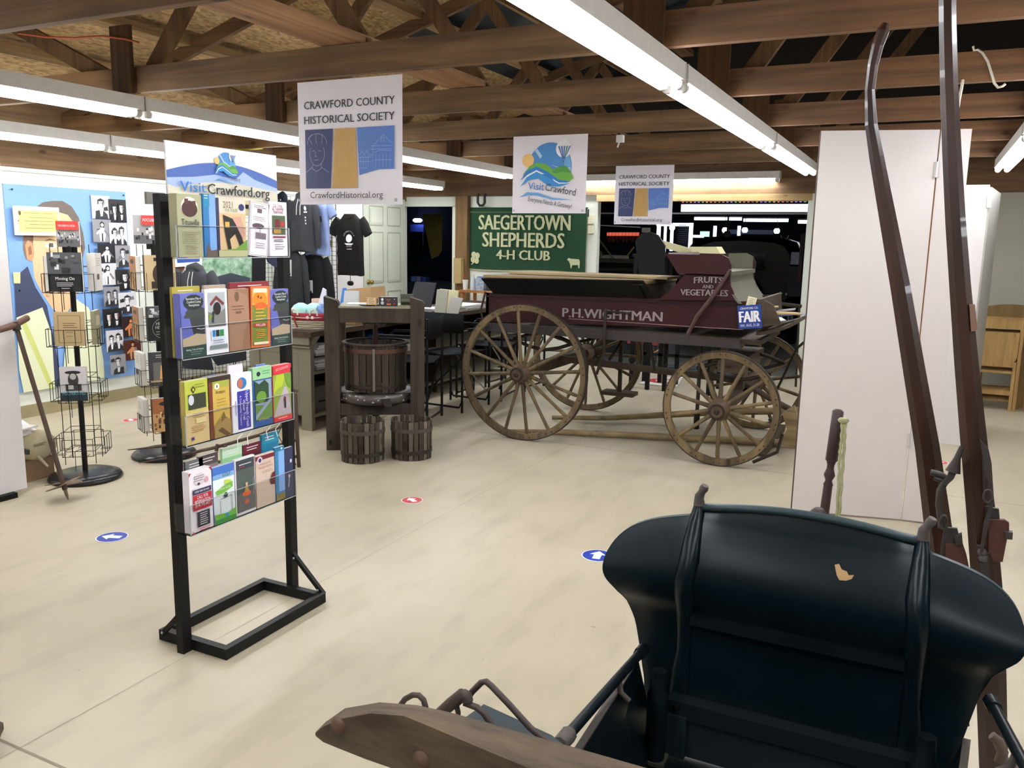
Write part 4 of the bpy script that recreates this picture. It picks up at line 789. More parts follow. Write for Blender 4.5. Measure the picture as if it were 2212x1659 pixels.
# ================================================================ BOOK SPINNERS
SPW = mat('0d0d0f', .4, 0, 0, 8, 0, .3)
def spinner(x, y, rz, label, levels, signfn, zs):
    t = thing('book_spinner', label, 'book rack', (x, y, 0), rz, 'wire book spinners')
    put('base', MB().lathe([(.0, 0), (.205, 0), (.212, .012), (.20, .03), (.15, .045), (.03, .05)], mat('1d1d20', .25), seg=40), t, local=True)
    put('pole', MB().tube([(0, 0, .04), (0, 0, zs[0])], .016, SPW, 12), t, local=True)
    for zb, hh, full in levels:
        wr_ = MB(); r = .0022; h = hh; s = .085; d = .055
        for z in (zb+.02, zb+h*.75): wr_.tube([(-s, -s, z), (s, -s, z), (s, s, z), (-s, s, z), (-s, -s, z)], r, SPW, 4)
        for sx, sy in ((-1, -1), (1, -1), (1, 1), (-1, 1)): wr_.tube([(sx*s, sy*s, zb-.06), (sx*s, sy*s, zb+h+.08)], r*1.2, SPW, 4)
        for q in (-.03, .03): wr_.tube([(q, -s, zb-.1), (q, -s, zb+.02)], r, SPW, 4); wr_.tube([(0, 0, zb+.02), (q, -s, zb+.02)], r, SPW, 4)
        for k in range(4):
            R4 = Matrix.Rotation(k*PI/2, 4, 'Z')
            for z in (zb, zb+h*.55): wr_.tube([(-s, -s, z), (-s, -s-d, z), (s, -s-d, z), (s, -s, z)], r, SPW, 4, T=R4)
            for q in (-s, -.03, .03, s): wr_.tube([(q, -s-d, zb), (q, -s-d, zb+h*.55)], r, SPW, 4, T=R4)
            for q in (-.05, .05): wr_.tube([(q, -s, zb), (q, -s-d, zb)], r, SPW, 4, T=R4)
        put('wire_pocket', wr_, t, local=True)
    m = MB(); m.box((-zs[1]/2, -.012, zs[2]), (zs[1]/2, .0, zs[3]), C('e6e0e2')); signfn(m, zs); put('header_card', m, t, local=True)
    put('header_clip', MB().box((-.04, .0, zs[0]-.06), (.04, .012, zs[2]+.03), SPW), t, local=True)
    return t
def head(m, zs):
    w_ = zs[1]; h_ = zs[3]-zs[2]; f = Face(m, (-w_/2, -.013, zs[2]), (1, 0, 0), (0, 0, 1), w_, h_)
    t_ = 1 if h_ < .2 else .72
    f.rect(0, 0, 1, t_, C('a9a6a6')); f.rect(0, 0, 1, t_*.3, C('6a686a'))
    for i in range(26): x = random.uniform(.04, .93); y = random.uniform(.12, .55)*t_; f.rect(x, y, x+.05, y+random.uniform(.05, .12), C(random.choice(('1c1b1d', 'e6e2e2', '3a393b', 'f0eeee'))))
    f.rect(.02 if h_ < .2 else .2, t_*.66, .98 if h_ < .2 else 1, t_, C('d6443c')); f.text('FOCUSED IS LOCAL', .5 if h_ < .2 else .6, t_*.79, h_*.07, WHT, w_*.72)
s1 = spinner(-4.56, 3.33, math.radians(40), 'nearly bare black wire book spinner on a round base, left one', [(1.15, .2, 1), (.83, .19, 1), (.50, .2, 1), (.17, .19, 0)], head, (1.42, .125, 1.415, 1.565))
s2 = spinner(-4.58, 3.95, math.radians(63), 'full book spinner on a round base just left of the brochure stand', [(1.13, .22, 1), (.80, .2, 1), (.50, .2, 1), (.19, .2, 1)], head, (1.46, .24, 1.435, 1.69))
def book(sp, k, zb, w_, h_, d_, col, fn, label, n=1, out=.105, tilt=0.0):
    m = MB(); M4 = RM[sp.name] @ Matrix.Rotation(k*PI/2, 4, 'Z')
    for i in range(n):
        y1 = -out - i*0 ; 
    m.box((-w_/2, -out-d_, zb), (w_/2, -out, zb+h_), C('e8e4da'))
    m.box((-w_/2-.001, -out-d_-.001, zb-.0005), (w_/2+.001, -out-d_+.001, zb+h_+.001), C(col)); m.box((-w_/2-.0012, -out-.001, zb), (w_/2+.001, -out+.001, zb+h_), C(col)); m.box((-w_/2-.0014, -out-d_, zb), (-w_/2-.0004, -out, zb+h_), C(col))
    f = Face(m, (-w_/2, -out-d_-.001, zb), (1, 0, 0), (0, 0, 1), w_, h_); fn(f)
    m.v = [M4 @ p for p in m.v]; solo('book', m, label, 'book', 'books on the spinners')
def bw_scene(f, y0=.45, pal=('1c1c1e', '9a9a9a', '55555a', 'd5d5d5', '303034')):
    f.rect(0, y0, 1, 1, C('55565a'))
    for i in range(14): x = random.uniform(0, .85); y = random.uniform(y0, .9); f.rect(x, y, min(1, x+random.uniform(.05, .2)), min(1, y+random.uniform(.04, .14)), C(random.choice(pal)))
def b_moving(f): f.rect(0, 0, 1, 1, C('232325')); bw_scene(f); f.text('Moving On', .5, .30, .018, WHT, .10); f.lines(.25, .22, .8, 3, .04, .014, C('bdbdbd')); f.rect(.38, .08, .62, .095, C('bdbdbd'))
def b_tan(f): f.rect(0, 0, 1, 1, C('bfa67c')); f.line([(.14, .1), (.14, .9), (.86, .9), (.86, .1), (.14, .1)], .003, C('7a6644')); f.lines(.3, .66, .75, 3, .06, .018, C('6f5b3c')); f.lines(.38, .4, .65, 2, .12, .012, C('6f5b3c'))
def b_green(f): f.rect(0, 0, 1, 1, C('8f8a6a')); f.rect(.2, .55, .8, .85, C('b5b090')); f.rect(.4, .12, .6, .2, C('40404a'))
def b_moon(f): f.rect(0, 0, 1, 1, C('cfc9cb')); f.rect(0, 0, 1, .25, C('24343a')); f.ell(.5, .62, .2, .22, C('3a3a3c')); f.ell(.5, .84, .3, .05, C('2a2a2c')); f.ell(.5, .72, .12, .09, C('b5b0b0')); f.rect(.2, .3, .8, .5, C('4a494c')); f.rect(.3, .35, .5, .48, C('c9c6c6')); f.text('MOONBOUND', .5, .18, .022, C('6fb0b8'), .125)
def b_white(f): f.rect(0, 0, 1, 1, C('dedad6')); f.lines(.15, .85, .8, 4, .06, .016, C('9a958e')); f.rect(.1, .3, .5, .45, C('5a4c44'))
def b_train(f):
    f.rect(0, 0, 1, 1, C('cdb48a')); f.ell(.55, .45, .3, .33, C('4a3328')); f.ell(.58, .5, .14, .16, C('7a4a30')); f.ell(.58, .5, .07, .08, C('c08a5a')); f.rect(.2, .05, .9, .25, C('3a2a22')); f.rect(.3, .83, .85, .93, C('2a2220')); f.text('TRAINS', .57, .85, .012, WHT, .06); f.rect(.45, .72, .6, .85, C('3a2a22'))
def b_hidden(f):
    f.rect(0, 0, 1, 1, C('151517')); bw_scene(f, .68, ('c9c9c9', 'a0a0a0', '606064', 'e4e4e4')); f.line([(.5+.36*math.cos(a*PI/12), .36+.29*math.sin(a*PI/12)) for a in range(25)], .002, C('a9a9a9'))
    f.text('HIDDEN', .5, .46, .02, C('c9c9c9'), .09); f.text('HISTORY', .5, .35, .02, C('c9c9c9'), .1); f.lines(.25, .26, .78, 2, .07, .016, C('9a9a9a'))
def b_grey(f): f.rect(0, 0, 1, 1, C('3f3e42')); f.lines(.2, .9, .85, 2, .06, .02, C('c9c6c0')); f.rect(.1, .15, 1, .7, C('6a6764')); f.poly([(.3, .2), (.35, .6), (.6, .7), (.8, .6), (.85, .2)], C('d9a860')); f.rect(.4, .25, .6, .5, C('4a2f20')); f.rect(0, .12, 1, .17, C('b5956c'))
def b_sepia(f):
    f.rect(0, 0, 1, 1, C('a5683c')); f.rect(0, 0, 1, .55, C('c99c68')); f.ell(.5, .84, .28, .07, C('2f241e'))
    for i in range(22): x = random.uniform(.02, .9); y = random.uniform(.05, .6); f.rect(x, y, x+.06, y+random.uniform(.05, .15), C(random.choice(('4a3022', '3a261c', 'e0c49a', '7a5030'))))
book(s1, 0, 1.16, .18, .225, .03, '1d1d1f', b_moving, 'black book with a street photograph, top pocket of the left spinner')
book(s1, 1, 1.16, .15, .22, .045, 'd8d4cc', b_white, 'thick pale booklets in the right side of the top pocket, left spinner')
book(s1, 3, 1.16, .15, .20, .02, '5a4a3a', b_green, 'thin brown book at the left side of the top pocket, left spinner')
book(s1, 0, .84, .165, .20, .02, 'bfa67c', b_tan, 'tan booklet with ornamental border, second level of the left spinner'); book(s1, 1, .84, .14, .20, .02, '9a957a', b_green, 'khaki booklet at the right side, second level of the left spinner')
book(s1, 0, .51, .145, .205, .02, '2a3438', b_moon, 'book with a hatted figure, third level of the left spinner')
for lv, fnn, lb in ((1.14, b_train, 'book with a locomotive, top level of the right spinner'), (.81, b_hidden, 'black book with a circled title, second level of the right spinner'), (.51, b_grey, 'grey book with a lit building, third level of the right spinner'), (.20, b_sepia, 'sepia book with a crowd scene, lowest level of the right spinner')):
    book(s2, 0, lv, .19, .225, .035, '2a2624', fnn, lb)
for lv, fnn, cc, lb in ((1.14, b_sepia, 'a08054', 'sepia book at the left side, top level of the right spinner'), (.81, b_sepia, '8a6a44', 'brown book at the left side, second level of the right spinner'), (.51, b_white, 'd8d4d0', 'white book at the left side, third level of the right spinner'), (.20, b_white, 'd0ccc4', 'pale book at the left side, lowest level of the right spinner')):
    book(s2, 3, lv, .16, .215, .03, cc, fnn, lb)

# ================================================================ BROCHURE STAND
BKM = mat('0f0e0e', .5, .0, .1, 20, 0, .25)
st = thing('brochure_stand', 'tall black square tube stand holding four rows of brochures', 'stand', (-2.3, 2.3, 0))
put('post', MB().box((-2.316, 2.006, 0), (-2.284, 2.046, 1.632), BKM), st); put('post', MB().box((-2.316, 2.592, .02), (-2.284, 2.630, 1.632), BKM), st)
a_, b_, t_ = (-2.452, 2.045), (-2.115, 2.60), .028
for nm, p0, p1 in (('base_rail', (a_[0], a_[1]), (b_[0], a_[1]+t_)), ('base_rail', (a_[0], b_[1]-t_), (b_[0], b_[1])), ('base_rail', (a_[0], a_[1]+t_), (a_[0]+t_, b_[1]-t_)), ('base_rail', (b_[0]-t_, a_[1]+t_), (b_[0], b_[1]-t_))):
    put(nm, MB().box((p0[0], p0[1], .002), (p1[0], p1[1], .042), BKM), st)
for y in (2.040, 2.606):
    m = MB().tube([(-2.43, y, .03), (-2.30, y, .16)] if y < 2.3 else [(-2.13, y, .03), (-2.30, y, .19)], .012, BKM, 4, up=(0, 1, 0)); 
    for q in (.12, .85): p = (V(-2.43, y, .03).lerp(V(-2.30, y, .16), q) if y < 2.3 else V(-2.13, y, .03).lerp(V(-2.30, y, .19), q)); m.tube([p + V(0, -.0125, 0), p + V(0, -.0145, 0)], .005, mat('c9c6c0', .3, .6), 6)
    put('corner_brace', m, st)
ACR = acrylic(); ROWZ = [1.425, 1.09, .79, .475]
for z in ROWZ:
    put('cross_bar', MB().box((-2.31, 2.046, z-.002), (-2.29, 2.592, z+.035), BKM), st)
    m = MB(); y0, y1, x0, x1 = 1.985, 2.525, -2.27, -2.195
    m.box((x0, y0, z-.004), (x1, y1, z), ACR); m.box((x1+.001, y0, z-.004), (x1+.003, y1, z+.105), ACR); m.box((x0-.003, y0, z), (x0, y1, z+.13), ACR)
    LIP = mat('a9acb0', .3); m.box((x1+.0005, y0, z-.0045), (x1+.0035, y1, z-.002), LIP); m.box((x1+.0005, y0, z+.104), (x1+.0035, y1, z+.1055), LIP)
    for y in (y0, y1): m.box((x0, y-.001, z), (x1, y+.001, z+.105), ACR); m.box((x1-.001, y-.0012, z), (x1+.0035, y+.0012, z+.105), LIP)
    put('clear_pocket', m, st)
sb = MB(); sb.box((-2.338, 2.082, 1.63), (-2.332, 2.622, 1.812), C('ece7ea')); f = Face(sb, (-2.332, 0, 0), (0, 1, 0), (0, 0, 1))
n = 24; arc_ = [(2.082+.54*i/n, 1.704+.058*math.sin(PI*(.08+.84*i/n))-.004) for i in range(n+1)]
f.poly([(2.082, 1.63), (2.622, 1.63)] + arc_[::-1], C('4f6cb4')); f.poly([(2.082, 1.63), (2.622, 1.63), (2.622, 1.685), (2.5, 1.71), (2.44, 1.735), (2.4, 1.705), (2.3, 1.715), (2.2, 1.70), (2.082, 1.69)], C('a9bde2')); f.poly([(2.082, 1.63), (2.622, 1.63), (2.622, 1.672), (2.4, 1.69), (2.25, 1.685), (2.12, 1.66), (2.082, 1.668)], C('d9d2bd'))
logo(f, 2.355, 1.752, .046, False)
f.text('Visit', 2.128, 1.648, .034, C('3a7cc8'), .115, 'l', bold=.0008); f.text('Crawford.org', 2.25, 1.645, .036, C('2f3238'), .315, 'l', bold=.0008)
# the board reaches below the first pocket row
sb.box((-2.338, 2.082, 1.575), (-2.332, 2.622, 1.63), C('b8b48c')); f.rect(2.082, 1.575, 2.622, 1.63, C('c9ba90')); f.poly([(2.082, 1.575), (2.13, 1.575), (2.13, 1.60), (2.082, 1.60)], C('7fa03c')); f.poly([(2.53, 1.575), (2.622, 1.575), (2.622, 1.61), (2.53, 1.60)], C('8a9a48'))
put('sign_board', sb, st, 'sign board lettered VisitCrawford.org')
put('mid_bracket', MB().box((-2.332, 2.06, 1.60), (-2.315, 2.60, 1.615), BKM), st)
# ---- brochures
def bro(row, y0, y1, dz, h, dep, side, fn, label, x=-2.200, lean=0.0, roll=0.0):
    m = MB(); z = ROWZ[row] + .001 + dz; w_ = y1-y0
    m.box((x-dep, y0, z), (x, y1, z+h), C('dcd8d4')); m.box((x-dep, y0-.0004, z), (x, y0+.0006, z+h), C(side)); 
    n_ = max(2, int(dep/.005))
    for i in range(1, n_): m.box((x-dep*i/n_-.0004, y0+.0005, z+h), (x-dep*i/n_+.0002, y1-.0005, z+h+.0006), C(side))
    f = Face(m, (x, y0, z), (0, 1, 0), (0, 0, 1), w_, h); f.k = 1
    f.rect(0, 0, 1, 1, C(side)); fn(f)
    if roll:
        c = V(x, (y0+y1)/2, z); R_ = Matrix.Rotation(roll, 4, 'X'); m.v = [c + R_ @ (p - c) for p in m.v]
    return solo('brochure', m, label, 'brochures', 'brochure stacks on the stand')
def g_map(f): f.rect(0, 0, 1, 1, C('6a6fb8')); f.rect(.2, .35, 1, .72, C('3a3c3e')); f.poly([(0, .35), (0, .7), (.35, .62), (.5, .35)], C('6068b0')); f.poly([(.1, .62), (.3, .75), (.7, .8), (1, .76), (1, .6)], C('3f4440')); f.ell(.55, .86, .42, .12, C('22302c')); f.text('Recreation Map of', .55, .90, .008, WHT, .065); f.text('Crawford County', .55, .85, .008, WHT, .06); f.text('Pennsylvania', .55, .80, .008, WHT, .045); f.poly([(0, .16), (1, .19), (1, .34), (.6, .37), (.3, .33), (0, .3)], C('b5a286')); f.rect(0, 0, 1, .18, C('2f4840')); f.text('Birding, Trails, & Fisheries', .5, .11, .006, WHT, .075); f.lines(.3, .08, .8, 2, .035, .008, C('8fa098')); f.line([(.6, .45), (.8, .43), (.95, .44)], .002, C('d8d8d8'))
def g_titus(f): f.rect(0, 0, 1, 1, C('a8a683')); f.ell(.5, .80, .34, .16, C('e6ddd2')); f.ell(.5, .77, .32, .13, C('4a2a26')); f.rect(.3, .85, .45, .93, C('5a3530')); f.rect(.62, .82, .75, .9, C('5a3530')); f.text('Titusville', .5, .51, .02, C('2f2a26'), .075); f.text('HISTORIC', .5, .47, .008, C('7a7458'), .06); f.line([(.15, .4), (.85, .4), (.85, .22), (.15, .22), (.15, .4)], .001, C('6f6a4c')); f.lines(.2, .37, .8, 5, .03, .006, C('6f6a4c')); f.lines(.25, .18, .8, 5, .03, .006, C('6f6a4c'))
def g_blue(f): f.rect(0, 0, 1, 1, C('7fa6dc')); f.rect(0, 0, .45, 1, C('2f76b0')); f.rect(.05, .8, .5, 1, C('2a86a8')); f.poly([(.1, 0), (.15, .15), (.3, .22), (.5, .1), (1, .12), (1, 0)], C('6a5a52')); f.lines(.1, .97, .4, 2, .04, .01, WHT)
def g_2021(f): f.rect(0, 0, 1, 1, C('d8b488')); f.rect(0, .75, 1, 1, C('d9cbb8')); f.rect(0, 0, .08, 1, C('34345a')); f.text('2021', .38, .84, .022, C('6a5f3c'), .045); f.ell(.85, .86, .10, .06, C('2a2f6a')); f.text('PA FAIR', .5, .77, .012, C('7f9a5a'), .06); f.poly([(.2, .72), (.5, .66), (.75, .45), (.9, .2), (.75, .18), (.6, .4), (.4, .3), (.45, .14), (.35, .1), (.25, .4)], C('26231f')); f.rect(.25, .5, .4, .6, C('d8a84a')); f.poly([(.5, .68), (.8, .7), (.95, .4), (.85, .3)], C('c99a86')); f.rect(0, 0, 1, .11, C('b8b48a')); f.poly([(0, .11), (1, .11), (1, .3), (.6, .14)], C('7aa048'))
def g_navy(f): f.rect(0, 0, 1, 1, C('343a5c')); f.ell(.75, .72, .12, .04, C('d8d8e8')); f.ell(.5, .42, .1, .04, C('e0d0d8')); f.line([(.5, .42), (.4, .2)], .004, C('c9c9d8'))
def g_white1(f): f.rect(0, 0, 1, 1, C('ece4ea')); f.line([(.04, .02), (.04, .98), (.96, .98), (.96, .02), (.04, .02)], .001, C('7a3a52')); f.rect(.35, .8, .6, .88, C('6a5058')); f.lines(.15, .93, .85, 2, .03, .008, C('8a6070')); f.lines(.12, .72, .85, 3, .03, .007, C('9a8a92')); f.ell(.42, .56, .32, .05, C('5a454c')); f.rect(.3, .33, .85, .44, C('7f6f78')); f.lines(.3, .24, .8, 3, .04, .01, C('9a8a92')); f.rect(.5, .44, .52, .52, C('5a454c'))
def g_rail(f): f.rect(0, 0, 1, 1, C('efe6ee')); f.text('Oil Creek', .5, .90, .013, C('8a2f42'), .05); f.text('& Titusville', .5, .845, .013, C('8a2f42'), .06); f.text('Railroad', .5, .79, .013, C('8a2f42'), .05); f.rect(.15, .4, .88, .75, C('4c5f3c')); f.rect(.3, .45, .55, .68, C('6a1f22')); f.rect(.6, .55, .8, .65, C('b0302c')); f.rect(.2, .42, .6, .5, C('b08a3c')); f.rect(.15, .34, .85, .37, C('8a2f42')); f.lines(.2, .30, .85, 2, .03, .010, C('4a3a48')); f.lines(.25, .21, .8, 3, .04, .010, C('6a5a68'))
def g_bridge(f): f.rect(0, 0, 1, 1, C('f0ecf2')); f.rect(.12, .42, .9, .95, C('a9b0b4')); f.poly([(.12, .42), (.9, .42), (.9, .7), (.5, .6), (.12, .66)], C('7c7c78')); f.poly([(.2, .78), (.5, .9), (.85, .78), (.8, .74), (.5, .84), (.25, .74)], C('7a3a38')); f.ell(.52, .70, .17, .10, C('2a201e')); f.poly([(.25, .5), (.3, .66), (.38, .66), (.35, .48)], C('2f3038')); f.poly([(.12, .5), (.12, .62), (.3, .6)], C('7a8f3a')); f.rect(.2, .22, .82, .38, C('d6e2ea')); f.rect(.25, .27, .38, .37, C('2f7cc0')); f.rect(.4, .27, .55, .37, C('2a3230')); f.rect(.57, .27, .75, .37, C('3a8a50')); f.rect(.12, .08, .9, .14, C('7f8a88')); f.lines(.25, .2, .8, 2, .03, .01, C('7a8aa0'))
def g_tan(f): f.rect(0, 0, 1, 1, C('a57e66')); f.poly([(0, .98), (.2, 1), (.9, .9), (1, .8), (1, .5), (.7, .3), (.6, 0), (1, 0), (1, 1), (0, 1)], C('9a7058')); f.ell(.42, .88, .1, .08, C('74543f')); f.lines(.15, .72, .85, 2, .05, .012, C('7a5844')); f.rect(.35, .61, .6, .64, C('74543f'))
def g_pump(f): f.rect(0, 0, 1, 1, C('d8733a')); f.rect(.06, .04, .86, .7, C('7a8a3c')); f.rect(.06, .7, .86, .96, C('e9b052')); f.ell(.45, .78, .38, .13, C('e88a2a')); f.ell(.5, .68, .34, .06, C('d9622a')); f.rect(.12, .9, .8, .97, C('ecd8c0')); f.lines(.2, .62, .75, 4, .055, .018, C('e8a83c')); f.rect(.12, .34, .8, .40, C('c0392c')); f.text('MILLER', .46, .35, .009, WHT, .05); f.lines(.22, .28, .75, 5, .03, .012, C('e0a040')); f.rect(.1, .05, .85, .09, C('ecd8c0')); f.rect(.45, .80, .5, .84, C('3a2a1a')); f.rect(.3, .82, .35, .86, C('3a2a1a'))
def g_yellow(f): f.rect(0, 0, 1, 1, C('c8b86c')); f.rect(0, .55, 1, 1, C('b8c24a')); f.rect(0, 0, 1, .5, C('d9c08a')); f.rect(.12, .55, .9, .79, C('3c4030')); f.ell(.25, .7, .12, .08, C('c9cdd6')); f.poly([(.25, .86), (.35, .92), (.45, .86), (.35, .80)], C('2a2a1c')); f.poly([(.3, .86), (.35, .89), (.4, .86), (.35, .83)], C('d9c83c')); f.lines(.4, .93, .9, 2, .04, .01, C('7a8030')); f.lines(.25, .48, .8, 3, .03, .007, C('8a6f3c')); f.rect(.4, .32, .85, .4, C('e6d29a')); f.lines(.2, .28, .85, 4, .03, .012, C('c08a5c')); f.rect(.18, .07, .28, .12, C('3a3a7a'))
def g_brown(f): f.rect(0, 0, 1, 1, C('7a3a28')); f.rect(.16, .0, .93, .97, C('d0b054')); f.rect(0, .92, 1, 1, C('3a2c26')); f.rect(.16, .82, .93, .92, C('a8b04a')); f.ell(.35, .84, .12, .05, C('f0ead8')); f.rect(.33, .82, .38, .86, C('3a3a22')); f.text('Antique', .5, .72, .012, C('5a3a22'), .045); f.lines(.3, .62, .8, 4, .05, .007, C('8a6a34')); f.poly([(.16, .0), (.16, .2), (.4, .3), (.6, .36), (.93, .25), (.93, 0)], C('a88a52')); f.poly([(.3, .12), (.5, .16), (.9, .02), (.7, 0)], C('6a5030')); f.poly([(.45, .25), (.6, .42), (.7, .3)], C('8a6a3a'))
def g_water(f): f.rect(0, 0, 1, 1, C('f2f0f6')); f.ell(.5, .83, .24, .10, C('2f7cc0')); f.ell(.42, .83, .13, .08, C('c46f5a')); f.rect(.25, .04, .88, .70, C('3c38a0')); f.text('Upper French Creek', .66, .37, .014, WHT, .135, 'c', -PI/2); f.text('Water Trail', .50, .37, .012, WHT, .075, 'c', -PI/2); f.text('A Community Treasure', .35, .37, .008, WHT, .11, 'c', -PI/2); f.rect(.12, .3, .16, .55, C('8a88b8'))
def g_green(f): f.rect(0, 0, 1, 1, C('2f5c9c')); f.rect(0, .8, 1, 1, C('9ccf98')); f.ell(.3, .89, .1, .04, C('24323a')); f.lines(.5, .92, .9, 2, .04, .012, C('5a9a6a')); f.rect(.08, .12, .95, .78, C('8fa8b8')); f.poly([(.08, .4), (.08, .78), (.3, .72), (.6, .78), (.8, .7), (.8, .4)], C('2f4a34')); f.ell(.4, .5, .26, .10, C('6a9a3c')); f.poly([(.08, .12), (.95, .12), (.95, .42), (.6, .34), (.08, .38)], C('6a8f48')); f.poly([(.08, .2), (.5, .34), (.8, .44), (.95, .42), (.6, .3), (.08, .12)], C('9aa4b8')); f.text('SCENIC', .5, .10, .008, C('d8c84a'), .06)
def g_bike(f): f.rect(0, 0, 1, 1, C('d84048')); f.rect(.02, .08, 1, .84, C('9ab04a')); f.poly([(0, .1), (.3, .1), (1, .1), (.85, .5), (.72, .6), (.62, .6), (.35, .4)], C('c0b0b8')); f.poly([(0, .5), (.2, .84), (.7, .84), (.5, .62), (.3, .6)], C('b8c83c')); f.poly([(.6, .84), (1, .84), (1, .55), (.8, .6)], C('6f9a3c')); f.ell(.62, .38, .07, .05, C('7a3038')); f.rect(.58, .22, .68, .36, C('3a3038')); f.rect(0, 0, 1, .09, C('d83a44')); f.poly([(0, .86), (.4, .84), (1, .93), (1, 1), (0, 1)], C('d83a44')); f.text('BICYCLE ROUTES', .5, .92, .009, C('f0c8c8'), .07, 'c', .1); f.lines(.2, .05, .8, 1, .1, .02, C('f0a0a0'))
def g_call(f): f.rect(0, 0, 1, 1, C('f2eaf0')); f.poly([(.0, .98), (.1, .98), (0, .92)], C('b8283c')); f.poly([(.88, 1), (1, 1), (1, .93)], C('b8283c')); f.ell(.45, .85, .26, .10, C('e0d4da')); f.lines(.2, .90, .7, 3, .035, .008, C('5a5060')); f.ell(.4, .78, .06, .02, C('2a2a30')); f.ell(.75, .82, .08, .05, C('e0a0ac')); f.rect(.1, .62, .94, .70, C('3a3458')); f.text('OPEN YEAR ROUND', .52, .645, .007, WHT, .065); f.rect(.1, .36, .94, .61, C('b82838')); f.text('CALL FOR', .52, .54, .012, WHT, .05); f.text('RESERVATION', .52, .47, .012, WHT, .07); f.text('(814) 775-4077', .52, .41, .011, WHT, .07); f.rect(.25, .08, .8, .33, C('3a3a48')); f.lines(.35, .29, .7, 6, .035, .012, WHT); f.poly([(0, 0), (.1, 0), (0, .05)], C('b8283c')); f.lines(.3, .05, .8, 2, .03, .01, C('b8283c'))
def g_golf(f): f.rect(0, 0, 1, 1, C('eaf2f4')); f.rect(0, .86, 1, 1, C('4a78cc')); f.rect(0, .78, 1, .86, C('86b4e4')); f.text('GOLF', .62, .80, .014, C('4a5a52'), .038); f.poly([(.1, .58), (.45, .64), (.9, .68), (.9, .58), (.5, .52), (.15, .5)], C('7cbc4a')); f.poly([(.5, .66), (.55, .74), (.8, .72), (.85, .68)], C('c8dc4a')); f.text('Course Guide', .5, .585, .009, C('eaf2e4'), .06); f.ell(.55, .47, .09, .05, C('3a4a3c')); f.line([(.28, .4), (.28, .16)], .002, C('6a7a7c')); f.line([(.28, .42), (.82, .44), (.82, .16)], .002, C('6a7a7c')); f.poly([(0, 0), (1, 0), (1, .2), (.6, .15), (0, .18)], C('7cc04a')); f.rect(0, 0, 1, .08, C('4a9a4c')); f.ell(.55, .12, .1, .04, C('4aa0c0'))
def g_kayak(f): f.rect(0, 0, 1, 1, C('ece8ee')); f.rect(.05, .05, .97, .97, C('55605c')); f.rect(.05, .80, .97, .97, C('3f4650')); f.lines(.2, .88, .85, 1, .04, .012, WHT); f.lines(.2, .84, .5, 1, .04, .012, C('c03a44')); f.rect(.05, .05, .97, .38, C('6a6a68')); f.ell(.52, .36, .22, .05, C('e8643a')); f.poly([(.42, .38), (.46, .5), (.58, .5), (.64, .38)], C('c89a4a')); f.ell(.52, .53, .06, .03, C('d8b88a')); f.ell(.5, .22, .12, .05, C('c4644a')); f.line([(.85, .3), (.85, .6), (.95, .62)], .001, C('c9ced0'))
def g_cream(f): f.rect(0, 0, 1, 1, C('dcc4b2')); f.rect(0, .90, 1, .98, C('7a2434')); f.ell(.22, .90, .14, .07, C('e8dce0')); f.ell(.22, .90, .08, .04, C('3a3a6a')); f.text('Historic', .5, .80, .010, C('b06f78'), .06); f.text('Saegertown', .5, .74, .010, C('b06f78'), .075); f.lines(.3, .68, .9, 2, .03, .007, C('a08070')); f.poly([(1, .62), (.85, .6), (.72, .5), (.75, .38), (1, .36)], C('6a2a2c')); f.rect(0, .33, .9, .335, C('c0a894'))
def g_teal(f): f.rect(0, 0, 1, 1, C('3f86b8')); f.rect(.35, .16, 1, .95, C('86b4ec')); f.rect(0, .92, 1, 1, C('2a7a9c')); f.poly([(.0, 0), (.1, .16), (.3, .1), (.7, .14), (1, .1), (1, 0)], C('8a7a3c')); f.ell(.7, .96, .1, .02, C('d8eef0'))
def g_plain(c1, c2):
    def q(f): f.rect(0, 0, 1, 1, C(c1)); f.rect(0, .85, 1, 1, C(c2)); f.lines(.2, .94, .85, 2, .04, .012, C('e6e4e0'))
    return q
Y5 = [1.992, 2.098, 2.205, 2.311, 2.417]; E5 = [2.093, 2.200, 2.306, 2.412, 2.518]
def R(row, k, fn, side, lb, dep=.02, h=.225, dz=0, **kw): return bro(row, Y5[k], E5[k], dz, h, dep, side, fn, lb, **kw)
bro(0, 1.998, 2.102, 0, .205, .035, 'a8a683', g_titus, 'sage green brochures with an oval building picture, top row left end')
bro(0, 2.108, 2.165, 0, .21, .012, '2f76b0', g_blue, 'blue brochures with a teal strip, top row second from left')
bro(0, 2.168, 2.305, 0, .20, .01, '34345a', g_2021, 'wide 2021 fair guide with a dark animal, middle of the top row')
bro(0, 2.315, 2.410, 0, .195, .008, 'ece4ea', g_white1, 'white brochure with a thin maroon border, top row', roll=-.10)
bro(0, 2.425, 2.522, .0, .20, .02, 'e6dce6', g_rail, 'white railroad brochures with a red locomotive picture, top row right end')
R(1, 0, g_map, '6a6fb8', 'purple and green recreation map brochures, second row left end', .03, .215); R(1, 1, g_bridge, 'e6e2ea', 'white brochures with a covered bridge, second row', .012, .225); R(1, 2, g_tan, 'a57e66', 'plain tan brochures, middle of the second row', .02, .22)
R(1, 3, g_pump, 'b0402c', 'orange pumpkin brochures with a red banner, second row', .025, .225, roll=-.03); R(1, 4, g_map, '6a6fb8', 'purple and green recreation map brochures, second row right end', .025, .21)
R(2, 0, g_yellow, 'b8a858', 'yellow green brochures with a dark tree picture, third row left end', .02, .22); R(2, 1, g_brown, '4a342a', 'brown and gold brochures, third row second from left', .03, .22); R(2, 2, g_water, 'e8e6f0', 'white brochures with a tall blue title block, middle of the third row', .015, .215)
